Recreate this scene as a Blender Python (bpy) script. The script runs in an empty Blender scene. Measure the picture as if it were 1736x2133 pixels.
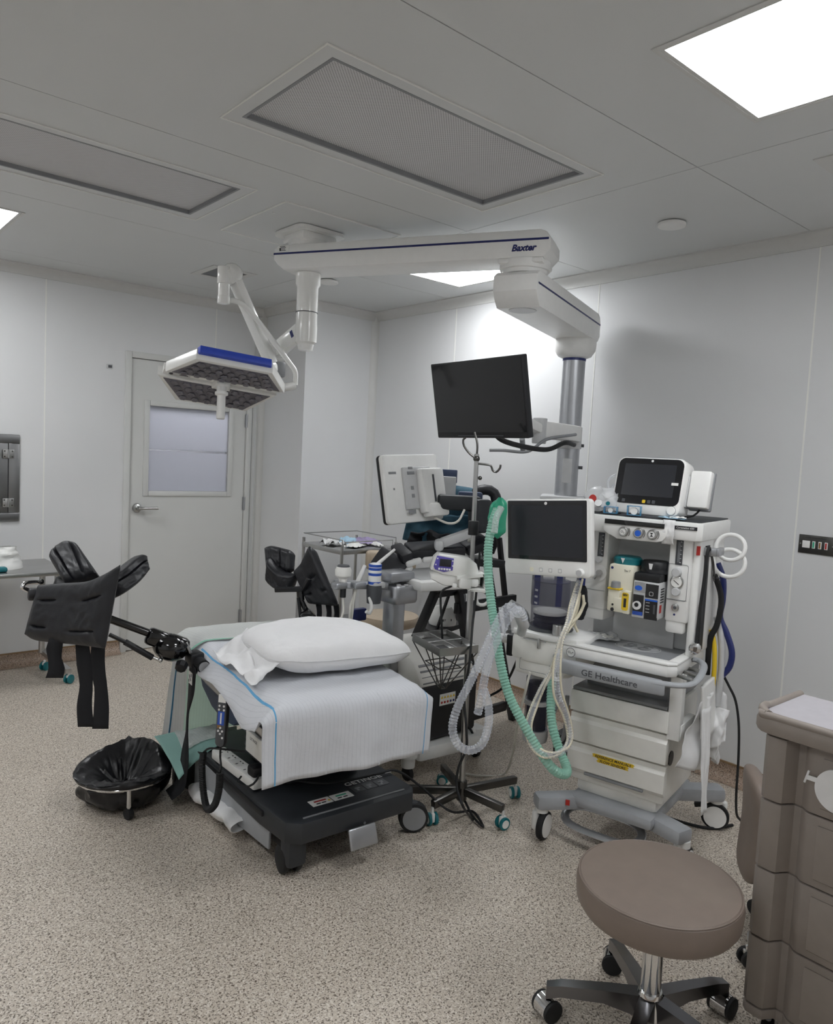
import bpy, bmesh, math, random
from mathutils import Vector, Matrix, Euler, noise
sc = bpy.context.scene
COL = sc.collection
random.seed(7)

# ---------------------------------------------------------------- camera, world, exposure
cam_d = bpy.data.cameras.new('camera')
cam = bpy.data.objects.new('camera', cam_d); COL.objects.link(cam)
cam_d.sensor_fit = 'HORIZONTAL'; cam_d.sensor_width = 36.0
cam_d.lens = 36.0*1552.886/1736.0
cam_d.clip_start = 0.02; cam_d.clip_end = 60
def _cam():
    y, p, r = math.radians(40.6646), math.radians(4.3169), math.radians(-2.9234)
    fw = Vector((math.sin(y)*math.cos(p), math.cos(y)*math.cos(p), -math.sin(p)))
    rt = Vector((math.cos(y), -math.sin(y), 0)); dn = fw.cross(rt)
    r2 = rt*math.cos(r)+dn*math.sin(r); d2 = -rt*math.sin(r)+dn*math.cos(r)
    m = Matrix((r2, -d2, -fw)).transposed().to_4x4(); m.translation = (0, 0, 1.5)
    cam.matrix_world = m
_cam(); sc.camera = cam
w = bpy.data.worlds.new('world'); sc.world = w; w.use_nodes = True
w.node_tree.nodes['Background'].inputs[0].default_value = (0.5, 0.52, 0.55, 1)
w.node_tree.nodes['Background'].inputs[1].default_value = 0.05
sc.view_settings.view_transform = 'Standard'; sc.view_settings.look = 'None'
sc.view_settings.gamma = 1.0; sc.view_settings.use_curve_mapping = False
sc.view_settings.exposure = 0.95
sc.cycles.max_bounces = 8; sc.cycles.diffuse_bounces = 5; sc.cycles.glossy_bounces = 3; sc.cycles.transparent_max_bounces = 12
sc.cycles.caustics_reflective = False; sc.cycles.caustics_refractive = False
PANEL = 9.5          # radiance of the ceiling light panels

# ---------------------------------------------------------------- materials
def lin(c):
    if isinstance(c, str):
        c = c.lstrip('#'); c = [int(c[i:i+2], 16)/255 for i in (0, 2, 4)]
    return tuple((x/12.92 if x <= .04045 else ((x+.055)/1.055)**2.4) for x in c)
MATS = {}
def mat(name, col, rough=.5, metal=0., var=.04, vs=30., bump=0., bs=200., alpha=1., coat=0., spec=.5, sheen=0., emit=0., trans=0.):
    m = bpy.data.materials.new(name); m.use_nodes = True
    nt = m.node_tree; n = nt.nodes; L = nt.links
    b = n['Principled BSDF']; c = lin(col)
    tc = n.new('ShaderNodeTexCoord')
    nz = n.new('ShaderNodeTexNoise'); nz.inputs['Scale'].default_value = vs; nz.inputs['Detail'].default_value = 3
    L.new(tc.outputs['Object'], nz.inputs['Vector'])
    mp = n.new('ShaderNodeMapRange')
    mp.inputs['From Min'].default_value = .3; mp.inputs['From Max'].default_value = .7
    mp.inputs['To Min'].default_value = 1-var; mp.inputs['To Max'].default_value = 1+var
    L.new(nz.outputs['Fac'], mp.inputs['Value'])
    mx = n.new('ShaderNodeVectorMath'); mx.operation = 'SCALE'; mx.inputs[0].default_value = c
    L.new(mp.outputs[0], mx.inputs['Scale']); L.new(mx.outputs[0], b.inputs['Base Color'])
    b.inputs['Roughness'].default_value = rough; b.inputs['Metallic'].default_value = metal
    b.inputs['Specular IOR Level'].default_value = spec
    b.inputs['Coat Weight'].default_value = coat; b.inputs['Sheen Weight'].default_value = sheen
    b.inputs['Alpha'].default_value = alpha; b.inputs['Transmission Weight'].default_value = trans
    if emit:
        b.inputs['Emission Color'].default_value = (*c, 1); b.inputs['Emission Strength'].default_value = emit
    if bump:
        n2 = n.new('ShaderNodeTexNoise'); n2.inputs['Scale'].default_value = bs; n2.inputs['Detail'].default_value = 4
        L.new(tc.outputs['Object'], n2.inputs['Vector'])
        bp = n.new('ShaderNodeBump'); bp.inputs['Strength'].default_value = bump; bp.inputs['Distance'].default_value = .01
        L.new(n2.outputs['Fac'], bp.inputs['Height']); L.new(bp.outputs[0], b.inputs['Normal'])
    MATS[name] = m
    return m
mat('wall', '#dcddde', .42, var=.012, vs=3, bump=.02, bs=600)
mat('wall_bead', '#eeeeea', .4, var=.01)
mat('ceiling', '#d4d6d6', .40, var=.012, vs=2, bump=.02, bs=600)
mat('ceiling_gap', '#6a6a68', .8)
mat('trim', '#d2d2d0', .4, var=.01)
mat('door', '#d3d4d2', .45, var=.012, vs=4, bump=.03, bs=500)
mat('white_gloss', '#e9e9e6', .22, var=.01, coat=.3)
mat('white_plastic', '#ececea', .38, var=.015)
mat('warm_plastic', '#ebeae5', .42, var=.02)
mat('cream', '#e8e4d2', .4, var=.015)
mat('pale_grey', '#c4c5c6', .4, var=.02)
mat('mid_grey', '#8b8d90', .42, var=.03)
mat('machine_grey', '#a3a6aa', .45, var=.04, bump=.05, bs=900)
mat('dark_grey', '#4c4e52', .5, var=.04)
mat('charcoal', '#2a2d31', .5, var=.05, bump=.05, bs=1200)
mat('black', '#131418', .45, var=.05)
mat('black_gloss', '#0a0a0c', .12, var=.03, coat=.5)
mat('black_rubber', '#17181a', .65, var=.06)
mat('black_vinyl', '#1b1c21', .47, var=.08, vs=14, bump=.15, bs=45)
mat('black_fabric', '#101116', .85, var=.1, vs=200, bump=.1, bs=900)
mat('screen_glass', '#16171b', .12, var=.02, coat=.2)
mat('screen_off', '#24262c', .3, var=.05, vs=5)
mat('steel', '#b9b9b8', .28, 1., var=.06, vs=9, bump=.02, bs=90)
mat('brushed_steel', '#8f8f90', .36, 1., var=.12, vs=5, bump=.03, bs=120)
mat('chrome', '#d8d8d8', .07, 1., var=.02)
mat('alu', '#b4b6ba', .33, .85, var=.03)
mat('polished_dark', '#77777a', .22, 1., var=.05, vs=8)
mat('dark_steel', '#5f5e5c', .34, 1., var=.1, vs=8)
mat('navy', '#1e2a66', .4, var=.04)
mat('navy_line', '#1b2460', .45, var=.03)
mat('blue', '#2c55b4', .4, var=.05)
mat('bumper_blue', '#2b49b8', .4, var=.05)
mat('bright_blue', '#1f62d0', .35, var=.05)
mat('drape_teal', '#33586a', .8, var=.12, vs=14, bump=.2, bs=40)
mat('teal', '#127079', .4, var=.06)
mat('green_rubber', '#3fae8c', .5, var=.06)
mat('taupe', '#7e7168', .5, var=.04, vs=20, bump=.06, bs=700)
mat('cart_taupe', '#8d847d', .5, var=.03, bump=.08, bs=900)
mat('cart_top', '#b2afb4', .5, var=.03)
mat('beige', '#b7a894', .55, var=.04)
mat('yellow', '#eac62a', .5, var=.04)
mat('red', '#b02820', .5, var=.05)
mat('paper', '#efefec', .7, var=.03)
mat('ink', '#26262a', .7, var=.03)
mat('ink_grey', '#77797c', .7, var=.03)
mat('ink_white', '#e6e6e6', .6, var=.02)
mat('purple', '#5b52a8', .4, var=.05)
mat('violet_film', '#a396bd', .3, var=.2, vs=40)
mat('light_blue', '#aacbe0', .6, var=.06)
mat('cable_white', '#dcdad2', .45, var=.03)
mat('cable_cream', '#d9d2bb', .45, var=.05)
mat('skirt_brown', '#8d7456', .6, var=.08)
mat('brown', '#8d6a3e', .6, var=.08)

def sheet_mat(name, col, line, stripes=True, rough=.85, subs=.0):
    """non-woven cloth: fine printed stripes across X, slight wrinkle bump"""
    m = mat(name, col, rough, var=.02, vs=8, bump=.0)
    nt = m.node_tree; n = nt.nodes; L = nt.links; b = n['Principled BSDF']
    src = b.inputs['Base Color'].links[0].from_socket
    tc = [x for x in n if x.type == 'TEX_COORD'][0]
    if stripes:
        wv = n.new('ShaderNodeTexWave'); wv.bands_direction = 'X'; wv.inputs['Scale'].default_value = 22
        wv.inputs['Distortion'].default_value = .25; wv.inputs['Detail Scale'].default_value = 4
        L.new(tc.outputs['Object'], wv.inputs['Vector'])
        cr = n.new('ShaderNodeMapRange'); cr.inputs['From Min'].default_value = .92; cr.inputs['From Max'].default_value = 1.
        cr.inputs['To Min'].default_value = 0; cr.inputs['To Max'].default_value = .16
        L.new(wv.outputs['Fac'], cr.inputs['Value'])
        mi = n.new('ShaderNodeMix'); mi.data_type = 'RGBA'
        L.new(cr.outputs[0], mi.inputs['Factor']); L.new(src, mi.inputs[6]); mi.inputs[7].default_value = (*lin(line), 1)
        L.new(mi.outputs[2], b.inputs['Base Color'])
    n1 = n.new('ShaderNodeTexNoise'); n1.inputs['Scale'].default_value = 14; n1.inputs['Detail'].default_value = 6; n1.inputs['Distortion'].default_value = .6
    L.new(tc.outputs['Object'], n1.inputs['Vector'])
    bp = n.new('ShaderNodeBump'); bp.inputs['Strength'].default_value = .5; bp.inputs['Distance'].default_value = .012
    L.new(n1.outputs['Fac'], bp.inputs['Height']); L.new(bp.outputs[0], b.inputs['Normal'])
    if subs:
        t = n.new('ShaderNodeBsdfTranslucent'); L.new(b.inputs['Base Color'].links[0].from_socket, t.inputs[0]); L.new(bp.outputs[0], t.inputs['Normal'])
        mx = n.new('ShaderNodeMixShader'); mx.inputs[0].default_value = subs
        L.new(b.outputs[0], mx.inputs[1]); L.new(t.outputs[0], mx.inputs[2]); L.new(mx.outputs[0], n['Material Output'].inputs[0])
    return m
sheet_mat('sheet', '#e3e5ea', '#8f959c', subs=.2)
sheet_mat('pillow', '#e9e9ea', '#dddddd', stripes=False)
sheet_mat('pad_white', '#eceeec', '#8f959c', subs=.4)
sheet_mat('pad_green', '#cbe5d6', '#7c9a8c', subs=.6)
sheet_mat('pad_mint', '#8fb8b0', '#6c928c', stripes=False)
mat('mint_edge', '#8fcbb4', .8, var=.05)
mat('blue_line', '#63a9d6', .7, var=.05)

def clear_mat(name, col, op, rough=.15, ridged=False):
    """thin clear plastic: part of the light passes straight through"""
    m = mat(name, col, rough, var=.03)
    nt = m.node_tree; n = nt.nodes; L = nt.links; b = n['Principled BSDF']
    tr = n.new('ShaderNodeBsdfTransparent'); mx = n.new('ShaderNodeMixShader')
    lw = n.new('ShaderNodeLayerWeight'); lw.inputs[0].default_value = .35
    mr = n.new('ShaderNodeMapRange'); mr.inputs['To Min'].default_value = op; mr.inputs['To Max'].default_value = min(1, op+.45)
    L.new(lw.outputs['Facing'], mr.inputs['Value']); L.new(mr.outputs[0], mx.inputs[0])
    L.new(tr.outputs[0], mx.inputs[1]); L.new(b.outputs[0], mx.inputs[2])
    L.new(mx.outputs[0], n['Material Output'].inputs[0])
    return m
clear_mat('clear_hose', '#e2e6ee', .20)
clear_mat('green_hose', '#9dd2bf', .62)
clear_mat('green_bag', '#35a583', .82)
clear_mat('clear_film', '#eef0f2', .28, .2)
clear_mat('milky_film', '#f0f0f0', .84, .35)
clear_mat('smoke_plastic', '#55556c', .26, .06)
clear_mat('clear_box_blue', '#4f9cc8', .5, .1)
clear_mat('wire_acrylic', '#e6eaee', .12, .05)
clear_mat('lens_cover', '#77757e', .72, .08)

def floor_mat(name, base, dark, light):
    m = mat(name, base, .42, var=.05, vs=1.2)
    nt = m.node_tree; n = nt.nodes; L = nt.links; b = n['Principled BSDF']
    src = b.inputs['Base Color'].links[0].from_socket
    tc = [x for x in n if x.type == 'TEX_COORD'][0]
    def speck(scale, lo, hi, col, prev, off):
        nz = n.new('ShaderNodeTexNoise'); nz.inputs['Scale'].default_value = scale; nz.inputs['Detail'].default_value = 1.5
        mp = n.new('ShaderNodeMapping'); mp.inputs['Location'].default_value = (off, off*2, off*3)
        L.new(tc.outputs['Object'], mp.inputs[0]); L.new(mp.outputs[0], nz.inputs['Vector'])
        r = n.new('ShaderNodeMapRange'); r.inputs['From Min'].default_value = lo; r.inputs['From Max'].default_value = hi
        L.new(nz.outputs['Fac'], r.inputs['Value'])
        mi = n.new('ShaderNodeMix'); mi.data_type = 'RGBA'
        L.new(r.outputs[0], mi.inputs['Factor']); L.new(prev, mi.inputs[6]); mi.inputs[7].default_value = (*lin(col), 1)
        return mi.outputs[2]
    s = speck(150, .52, .62, light, src, 3)
    s = speck(190, .56, .64, dark, s, 11)
    s = speck(120, .60, .68, '#5d5045', s, 23)
    L.new(s, b.inputs['Base Color'])
    return m
floor_mat('floor', '#c2b7a9', '#6e6459', '#dcd4c9')
floor_mat('cove', '#a58f7e', '#6d5d52', '#b8a797')

def perforated(name, base, dark, sc_):
    m = mat(name, base, .6, var=.02)
    nt = m.node_tree; n = nt.nodes; L = nt.links; b = n['Principled BSDF']
    src = b.inputs['Base Color'].links[0].from_socket
    tc = [x for x in n if x.type == 'TEX_COORD'][0]
    v = n.new('ShaderNodeTexVoronoi'); v.inputs['Scale'].default_value = sc_; v.inputs['Randomness'].default_value = .0
    mp = n.new('ShaderNodeMapping'); mp.inputs['Rotation'].default_value = (0, 0, .785)
    L.new(tc.outputs['Object'], mp.inputs[0]); L.new(mp.outputs[0], v.inputs['Vector'])
    r = n.new('ShaderNodeMapRange'); r.inputs['From Min'].default_value = .32; r.inputs['From Max'].default_value = .42
    r.inputs['To Min'].default_value = .85; r.inputs['To Max'].default_value = 0
    L.new(v.outputs['Distance'], r.inputs['Value'])
    mi = n.new('ShaderNodeMix'); mi.data_type = 'RGBA'
    L.new(r.outputs[0], mi.inputs['Factor']); L.new(src, mi.inputs[6]); mi.inputs[7].default_value = (*lin(dark), 1)
    L.new(mi.outputs[2], b.inputs['Base Color'])
perforated('perforated', '#d6d6d8', '#77777a', 130)

def emit_mat(name, col, s):
    m = bpy.data.materials.new(name); m.use_nodes = True; n = m.node_tree.nodes
    b = n['Principled BSDF']; b.inputs['Base Color'].default_value = (.8, .8, .8, 1)
    b.inputs['Emission Color'].default_value = (*lin(col), 1); b.inputs['Emission Strength'].default_value = s
    MATS[name] = m
emit_mat('panel_glow', '#fbfdff', PANEL)
emit_mat('corridor_glow', '#f6f7ff', 12.0)

def frosted():
    m = mat('frosted_glass', '#b4b6bd', .25, var=.02)
    nt = m.node_tree; n = nt.nodes; L = nt.links; b = n['Principled BSDF']
    t = n.new('ShaderNodeBsdfTranslucent'); t.inputs[0].default_value = (*lin('#dfe0e4'), 1)
    mx = n.new('ShaderNodeMixShader'); mx.inputs[0].default_value = .62
    L.new(b.outputs[0], mx.inputs[1]); L.new(t.outputs[0], mx.inputs[2]); L.new(mx.outputs[0], n['Material Output'].inputs[0])
frosted()

# ---------------------------------------------------------------- mesh builder
def V(*a): return Vector(a[0]) if len(a) == 1 else Vector(a)
def catmull(pts, step=.01):
    P = [Vector(p) for p in pts]
    if len(P) < 3: P = [P[0], (P[0]+P[1])/2, P[1]]
    P = [P[0]*2-P[1]]+P+[P[-1]*2-P[-2]]; out = []
    for i in range(1, len(P)-2):
        a, b, c, d = P[i-1:i+3]; n = max(2, int((c-b).length/step))
        for k in range(n):
            t = k/n
            out.append(.5*((2*b)+(c-a)*t+(2*a-5*b+4*c-d)*t*t+(3*b-a-3*c+d)*t**3))
    out.append(P[-2]); return out
class B:
    def __init__(s, M=None): s.bm = bmesh.new(); s.M = M or Matrix()
    def _add(s, t, M=None):
        t.transform(s.M @ (M or Matrix())); me = bpy.data.meshes.new('t'); t.to_mesh(me); s.bm.from_mesh(me); t.free(); bpy.data.meshes.remove(me); return s
    def box(s, c, d, bev=0., rot=None, seg=2):
        t = bmesh.new(); bmesh.ops.create_cube(t, size=1)
        bmesh.ops.scale(t, vec=d, verts=t.verts)
        if bev: bmesh.ops.bevel(t, geom=t.edges[:], offset=min(bev, min(d)*.49), segments=seg, profile=.5, affect='EDGES')
        M = Matrix.Translation(c)
        if rot is not None: M = M @ (rot if isinstance(rot, Matrix) else Euler(rot).to_matrix().to_4x4())
        return s._add(t, M)
    def span(s, a, b, bev=0., seg=2):
        a, b = Vector(a), Vector(b); return s.box((a+b)/2, tuple(abs(x) for x in (b-a)), bev, seg=seg)
    def beam(s, a, b, w, h, bev=0., up=(0, 0, 1)):
        """box from a to b, w across, h along up"""
        a, b = Vector(a), Vector(b); x = (b-a); l = x.length; x.normalize(); u = Vector(up)
        y = u.cross(x).normalized(); z = x.cross(y)
        R = Matrix((x, y, z)).transposed().to_4x4()
        return s.box((a+b)/2, (l, w, h), bev, rot=R)
    def cyl(s, a, b, r, r2=None, seg=24, bev=0.):
        a, b = Vector(a), Vector(b); d = b-a; t = bmesh.new()
        bmesh.ops.create_cone(t, cap_ends=True, segments=seg, radius1=r, radius2=r if r2 is None else r2, depth=d.length)
        if bev: bmesh.ops.bevel(t, geom=[e for e in t.edges if len(e.link_faces) == 2 and any(len(f.verts) > 4 for f in e.link_faces)], offset=bev, segments=2, profile=.5, affect='EDGES')
        return s._add(t, Matrix.Translation((a+b)/2) @ d.to_track_quat('Z', 'Y').to_matrix().to_4x4())
    def sphere(s, c, r, sc_=(1, 1, 1), rot=None, seg=16):
        t = bmesh.new(); bmesh.ops.create_uvsphere(t, u_segments=seg, v_segments=max(6, seg//2), radius=r)
        M = Matrix.Translation(c)
        if rot is not None: M = M @ Euler(rot).to_matrix().to_4x4()
        return s._add(t, M @ Matrix.Diagonal((*sc_, 1)))
    def tube(s, pts, r, seg=10, step=.012, smooth=True, rib=0., pitch=.006, closed=False, flat=None):
        P = catmull(pts, pitch/2 if rib else step) if smooth else [Vector(p) for p in pts]
        if closed: P = P[:-1] if (P[0]-P[-1]).length < 1e-4 else P
        t = bmesh.new(); N = len(P); up = None; rings = []
        for i, p in enumerate(P):
            d = (P[min(i+1, N-1)]-P[max(i-1, 0)]) if not closed else (P[(i+1) % N]-P[i-1])
            d.normalize()
            if up is None:
                up = Vector((0, 0, 1)) if abs(d.z) < .9 else Vector((1, 0, 0))
            n = (up-d*up.dot(d)).normalized(); up = n; bn = d.cross(n)
            rr = r(i/(N-1)) if callable(r) else r
            if rib and i % 2: rr *= 1-rib
            fl = flat or (1, 1)
            rings.append([t.verts.new(p+(n*math.cos(2*math.pi*k/seg)*fl[0]+bn*math.sin(2*math.pi*k/seg)*fl[1])*rr) for k in range(seg)])
        for i in range(N if closed else N-1):
            a, b = rings[i], rings[(i+1) % N]
            for k in range(seg): t.faces.new((a[k], a[(k+1) % seg], b[(k+1) % seg], b[k]))
        if not closed: t.faces.new(rings[0][::-1]); t.faces.new(rings[-1])
        return s._add(t)
    def lathe(s, prof, c=(0, 0, 0), axis=None, seg=32, M=None):
        t = bmesh.new(); rings = []
        for r, z in prof: rings.append([t.verts.new((max(r, 1e-5)*math.cos(2*math.pi*k/seg), max(r, 1e-5)*math.sin(2*math.pi*k/seg), z)) for k in range(seg)])
        for a, b in zip(rings, rings[1:]):
            for k in range(seg): t.faces.new((a[k], a[(k+1) % seg], b[(k+1) % seg], b[k]))
        t.faces.new(rings[0][::-1]); t.faces.new(rings[-1])
        bmesh.ops.remove_doubles(t, verts=t.verts, dist=1e-4)
        T = Matrix.Translation(c)
        if axis is not None: T = T @ Vector(axis).to_track_quat('Z', 'Y').to_matrix().to_4x4()
        return s._add(t, M or T)
    def prism(s, poly, z0, z1, M=None, bev=0.):
        """polygon in the local XY plane pulled from z0 to z1"""
        t = bmesh.new(); lo = [t.verts.new((x, y, z0)) for x, y in poly]; hi = [t.verts.new((x, y, z1)) for x, y in poly]
        n = len(poly); t.faces.new(lo[::-1]); t.faces.new(hi)
        for i in range(n): t.faces.new((lo[i], lo[(i+1) % n], hi[(i+1) % n], hi[i]))
        bmesh.ops.recalc_face_normals(t, faces=t.faces)
        if bev: bmesh.ops.bevel(t, geom=[e for e in t.edges if abs(e.verts[0].co.z-e.verts[1].co.z) < 1e-6], offset=bev, segments=2, profile=.5, affect='EDGES')
        return s._add(t, M)
    def grid(s, fn, nu, nv, closeu=False):
        t = bmesh.new(); g = [[t.verts.new(fn(i/nu, j/nv)) for j in range(nv+1)] for i in range(nu+(0 if closeu else 1))]
        m = len(g)
        for i in range(nu if closeu else nu):
            for j in range(nv):
                a, b = g[i], g[(i+1) % m]
                t.faces.new((a[j], b[j], b[j+1], a[j+1]))
        return s._add(t)
    def quad(s, *p):
        t = bmesh.new(); t.faces.new([t.verts.new(x) for x in p]); return s._add(t)
    def build(s, name, m, parent=None, ang=35., solid=0., sub=0, kind=None, label=None):
        bm = s.bm
        if solid == 0: bmesh.ops.recalc_face_normals(bm, faces=bm.faces)
        me = bpy.data.meshes.new(name)
        if bm.verts:
            lo = Vector([min(v.co[i] for v in bm.verts) for i in range(3)]); hi = Vector([max(v.co[i] for v in bm.verts) for i in range(3)])
            c = (lo+hi)/2
            for v in bm.verts: v.co -= c
        else: c = Vector()
        bm.to_mesh(me); bm.free()
        me.materials.append(MATS[m])
        if ang:
            for p in me.polygons: p.use_smooth = True
            me.set_sharp_from_angle(angle=math.radians(ang))
        o = bpy.data.objects.new(name, me); COL.objects.link(o)
        place(o, c, parent)
        if solid:
            md = o.modifiers.new('thick', 'SOLIDIFY'); md.thickness = solid; md.offset = 0
        if sub:
            md = o.modifiers.new('sub', 'SUBSURF'); md.levels = sub; md.render_levels = sub
        if kind: o['kind'] = kind
        if label: o['label'] = label
        return o
WM = {}
def place(o, c, parent):
    T = Matrix.Translation(c); WM[o.name] = T
    if parent is not None:
        o.parent = parent; o.matrix_parent_inverse = WM[parent.name].inverted()
    o.location = c
def tag(o, label, cat, group=None):
    o['label'] = label; o['category'] = cat
    if group: o['group'] = group
    return o
def thing(name, label, cat, loc, group=None):
    o = bpy.data.objects.new(name, None); COL.objects.link(o); o.empty_display_size = .1
    place(o, Vector(loc), None); return tag(o, label, cat, group)
def frame(o, deg): return Matrix.Translation(o) @ Matrix.Rotation(math.radians(deg), 4, 'Z')
def axes(o, x, y, z): return Matrix.Translation(o) @ Matrix((Vector(x), Vector(y), Vector(z))).transposed().to_4x4()
def text(s, size, M, m, parent, name='lettering', ext=.0006, ax='CENTER', shear=0., bold=0., sx=1.):
    cu = bpy.data.curves.new(name, 'FONT'); cu.body = s; cu.size = size; cu.extrude = ext; cu.align_x = ax; cu.align_y = 'CENTER'
    cu.shear = shear; cu.offset = bold; cu.resolution_u = 3
    t = bpy.data.objects.new('t', cu); COL.objects.link(t)
    dg = bpy.context.evaluated_depsgraph_get(); me = bpy.data.meshes.new_from_object(t.evaluated_get(dg))
    bpy.data.objects.remove(t); bpy.data.curves.remove(cu)
    b = B(); b.bm.from_mesh(me); bpy.data.meshes.remove(me)
    b.bm.transform(M @ Matrix.Diagonal((sx, 1, 1, 1)))
    return b.build(name, m, parent, ang=0)
def rrect(w, h, r, n=5, c=(0, 0)):
    out = []
    for cx, cy, a0 in ((w/2-r, h/2-r, 0), (-w/2+r, h/2-r, 90), (-w/2+r, -h/2+r, 180), (w/2-r, -h/2+r, 270)):
        for k in range(n+1):
            a = math.radians(a0+90*k/n); out.append((c[0]+cx+r*math.cos(a), c[1]+cy+r*math.sin(a)))
    return out
def nz(p, s=1.): return noise.noise(Vector(p)*s)

# ---------------------------------------------------------------- room shell
X0, X1, Y0, Y1, CZ = -1.55, 3.507, -1.35, 5.289, 2.57
CX, CY = 2.89, 4.67            # corner chase: its left side and its front
def struct(o): o['kind'] = 'structure'; return o
def rects_minus(x0, x1, y0, y1, holes):
    xs = sorted({x0, x1, *[min(max(h[i], x0), x1) for h in holes for i in (0, 1)]})
    ys = sorted({y0, y1, *[min(max(h[i], y0), y1) for h in holes for i in (2, 3)]})
    for a, b in zip(xs, xs[1:]):
        for c, d in zip(ys, ys[1:]):
            if b-a < 1e-5 or d-c < 1e-5: continue
            mx, my = (a+b)/2, (c+d)/2
            if any(h[0] < mx < h[1] and h[2] < my < h[3] for h in holes): continue
            yield a, b, c, d
b = B(); b.span((X0-.1, Y0-.1, -.05), (X1+.1, Y1+.1, 0)); floor = struct(b.build('floor', 'floor', ang=0))

LIGHTS = [(1.726, 2.272, .607, 1.153), (.36, .904, 4.082, 4.626), (2.722, 3.267, 2.956, 3.5), (-.75, -.205, .607, 1.153), (-.75, -.205, 2.956, 3.5), (1.726, 2.272, -.9, -.354)]  # last three panels are out of view, added to continue a guessed grid
DIFF = [(1.159, 2.276, 1.797, 2.322), (.36, 1.477, 2.95, 3.455)]
VENTS = [(2.0, 2.25, 4.29, 4.58), (2.70, 3.0, .83, 1.13)]
HOLES = LIGHTS+DIFF+VENTS
b = B(); b.span((X0-.1, Y0-.1, CZ+.06), (X1+.1, Y1+.1, CZ+.1)); ceiling = struct(b.build('ceiling', 'ceiling_gap', ang=0))
cxs = [X0, .10, 2.49, X1]; cys = [Y0, .295, 1.465, 2.635, 3.80, 4.97, Y1]
for xa, xb in zip(cxs, cxs[1:]):
    for ya, yb in zip(cys, cys[1:]):
        b = B(); g = .0018
        hs = [h for h in HOLES if h[0] < xb and h[1] > xa and h[2] < yb and h[3] > ya]
        for r in rects_minus(xa+g, xb-g, ya+g, yb-g, hs):
            b.span((r[0], r[2], CZ), (r[1], r[3], CZ+.05))
        b.build('ceiling_panel', 'ceiling', ceiling, ang=0)
def border(b, x0, x1, y0, y1, wd, z0, z1):
    b.span((x0, y0, z0), (x1, y0+wd, z1)); b.span((x0, y1-wd, z0), (x1, y1, z1))
    b.span((x0, y0+wd, z0), (x0+wd, y1-wd, z1)); b.span((x1-wd, y0+wd, z0), (x1, y1-wd, z1))

# walls: a backing slab, panels standing a little proud, and light joint strips
def wall(name, axis, c, out, a0, a1, seams, openings=()):
    """axis 'x': plane x=c ; out = +1/-1 direction into the room; spans a0..a1 along the other axis"""
    def P(a, t, z): return (c+out*t, a, z) if axis == 'x' else (a, c+out*t, z)
    b = B()
    for r in rects_minus(a0, a1, 0, CZ+.08, [(o[0], o[1], o[2], o[3]) for o in openings]):
        b.span(P(r[0], -.09, r[2]), P(r[1], -.004, r[3]))
    wl = struct(b.build(name, 'wall', ang=0))
    ed = [a0]+[s_ for s_ in seams if a0 < s_ < a1]+[a1]
    for p, q in zip(ed, ed[1:]):
        b = B(); g = .003
        for r in rects_minus(p+g, q-g, .0, CZ+.05, [o for o in openings if o[0] < q and o[1] > p]):
            b.span(P(r[0], -.004, r[2]), P(r[1], 0, r[3]))
        b.build('wall_panel', 'wall', wl, ang=0)
    for s_ in ed[1:-1]:
        if any(o[0] < s_ < o[1] for o in openings):
            zs = [o[3] for o in openings if o[0] < s_ < o[1]][0]
        else: zs = .0
        b = B(); b.span(P(s_-.0035, -.003, max(.08, zs)), P(s_+.0035, .0015, CZ)); b.build('joint_strip', 'wall_bead', wl, ang=0)
    return wl
DX0, DX1, DZ = 1.868, 2.758, 2.078
wall_left = wall('wall_left', 'y', Y1, -1, X0, CX, [-1.02, .15, 1.316, 2.487], [(DX0-.04, DX1+.04, -.01, DZ+.04)])
wall_right = wall('wall_right', 'x', X1, -1, Y0, CY, [-.90, .27, 1.437, 2.607, 3.77])
wall_chase_front = wall('wall_chase_front', 'y', CY, -1, CX+.006, X1, [])
wall_chase_side = wall('wall_chase_side', 'x', CX, -1, CY+.006, Y1, [])
wall_back = wall('wall_back', 'x', X0, 1, Y0, Y1, [-.2, .97, 2.14, 3.31, 4.48])
wall_near = wall('wall_near', 'y', Y0, 1, X0, X1, [-.4, .77, 1.94, 3.1])
# corner post where the chase turns
b = B(); b.span((CX-.007, CY-.007, .0), (CX-.0005, CY+.05, CZ)); b.span((CX-.0005, CY-.007, .0), (CX+.05, CY-.0005, CZ))
struct(b.build('trim_1', 'wall', ang=0))
# inner corner coves
def corner(name, x, y, sx, sy):
    b = B(); r = .045
    pts = [(x, y)]+[(x+sx*(r-r*math.sin(math.radians(a))), y+sy*(r-r*math.cos(math.radians(a)))) for a in range(90, -1, -15)]
    b.prism(pts, .0, CZ); struct(b.build(name, 'trim', ang=40))
corner('trim_2', CX, Y1, -1, -1); corner('trim_3', X1, CY, -1, -1)
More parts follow.
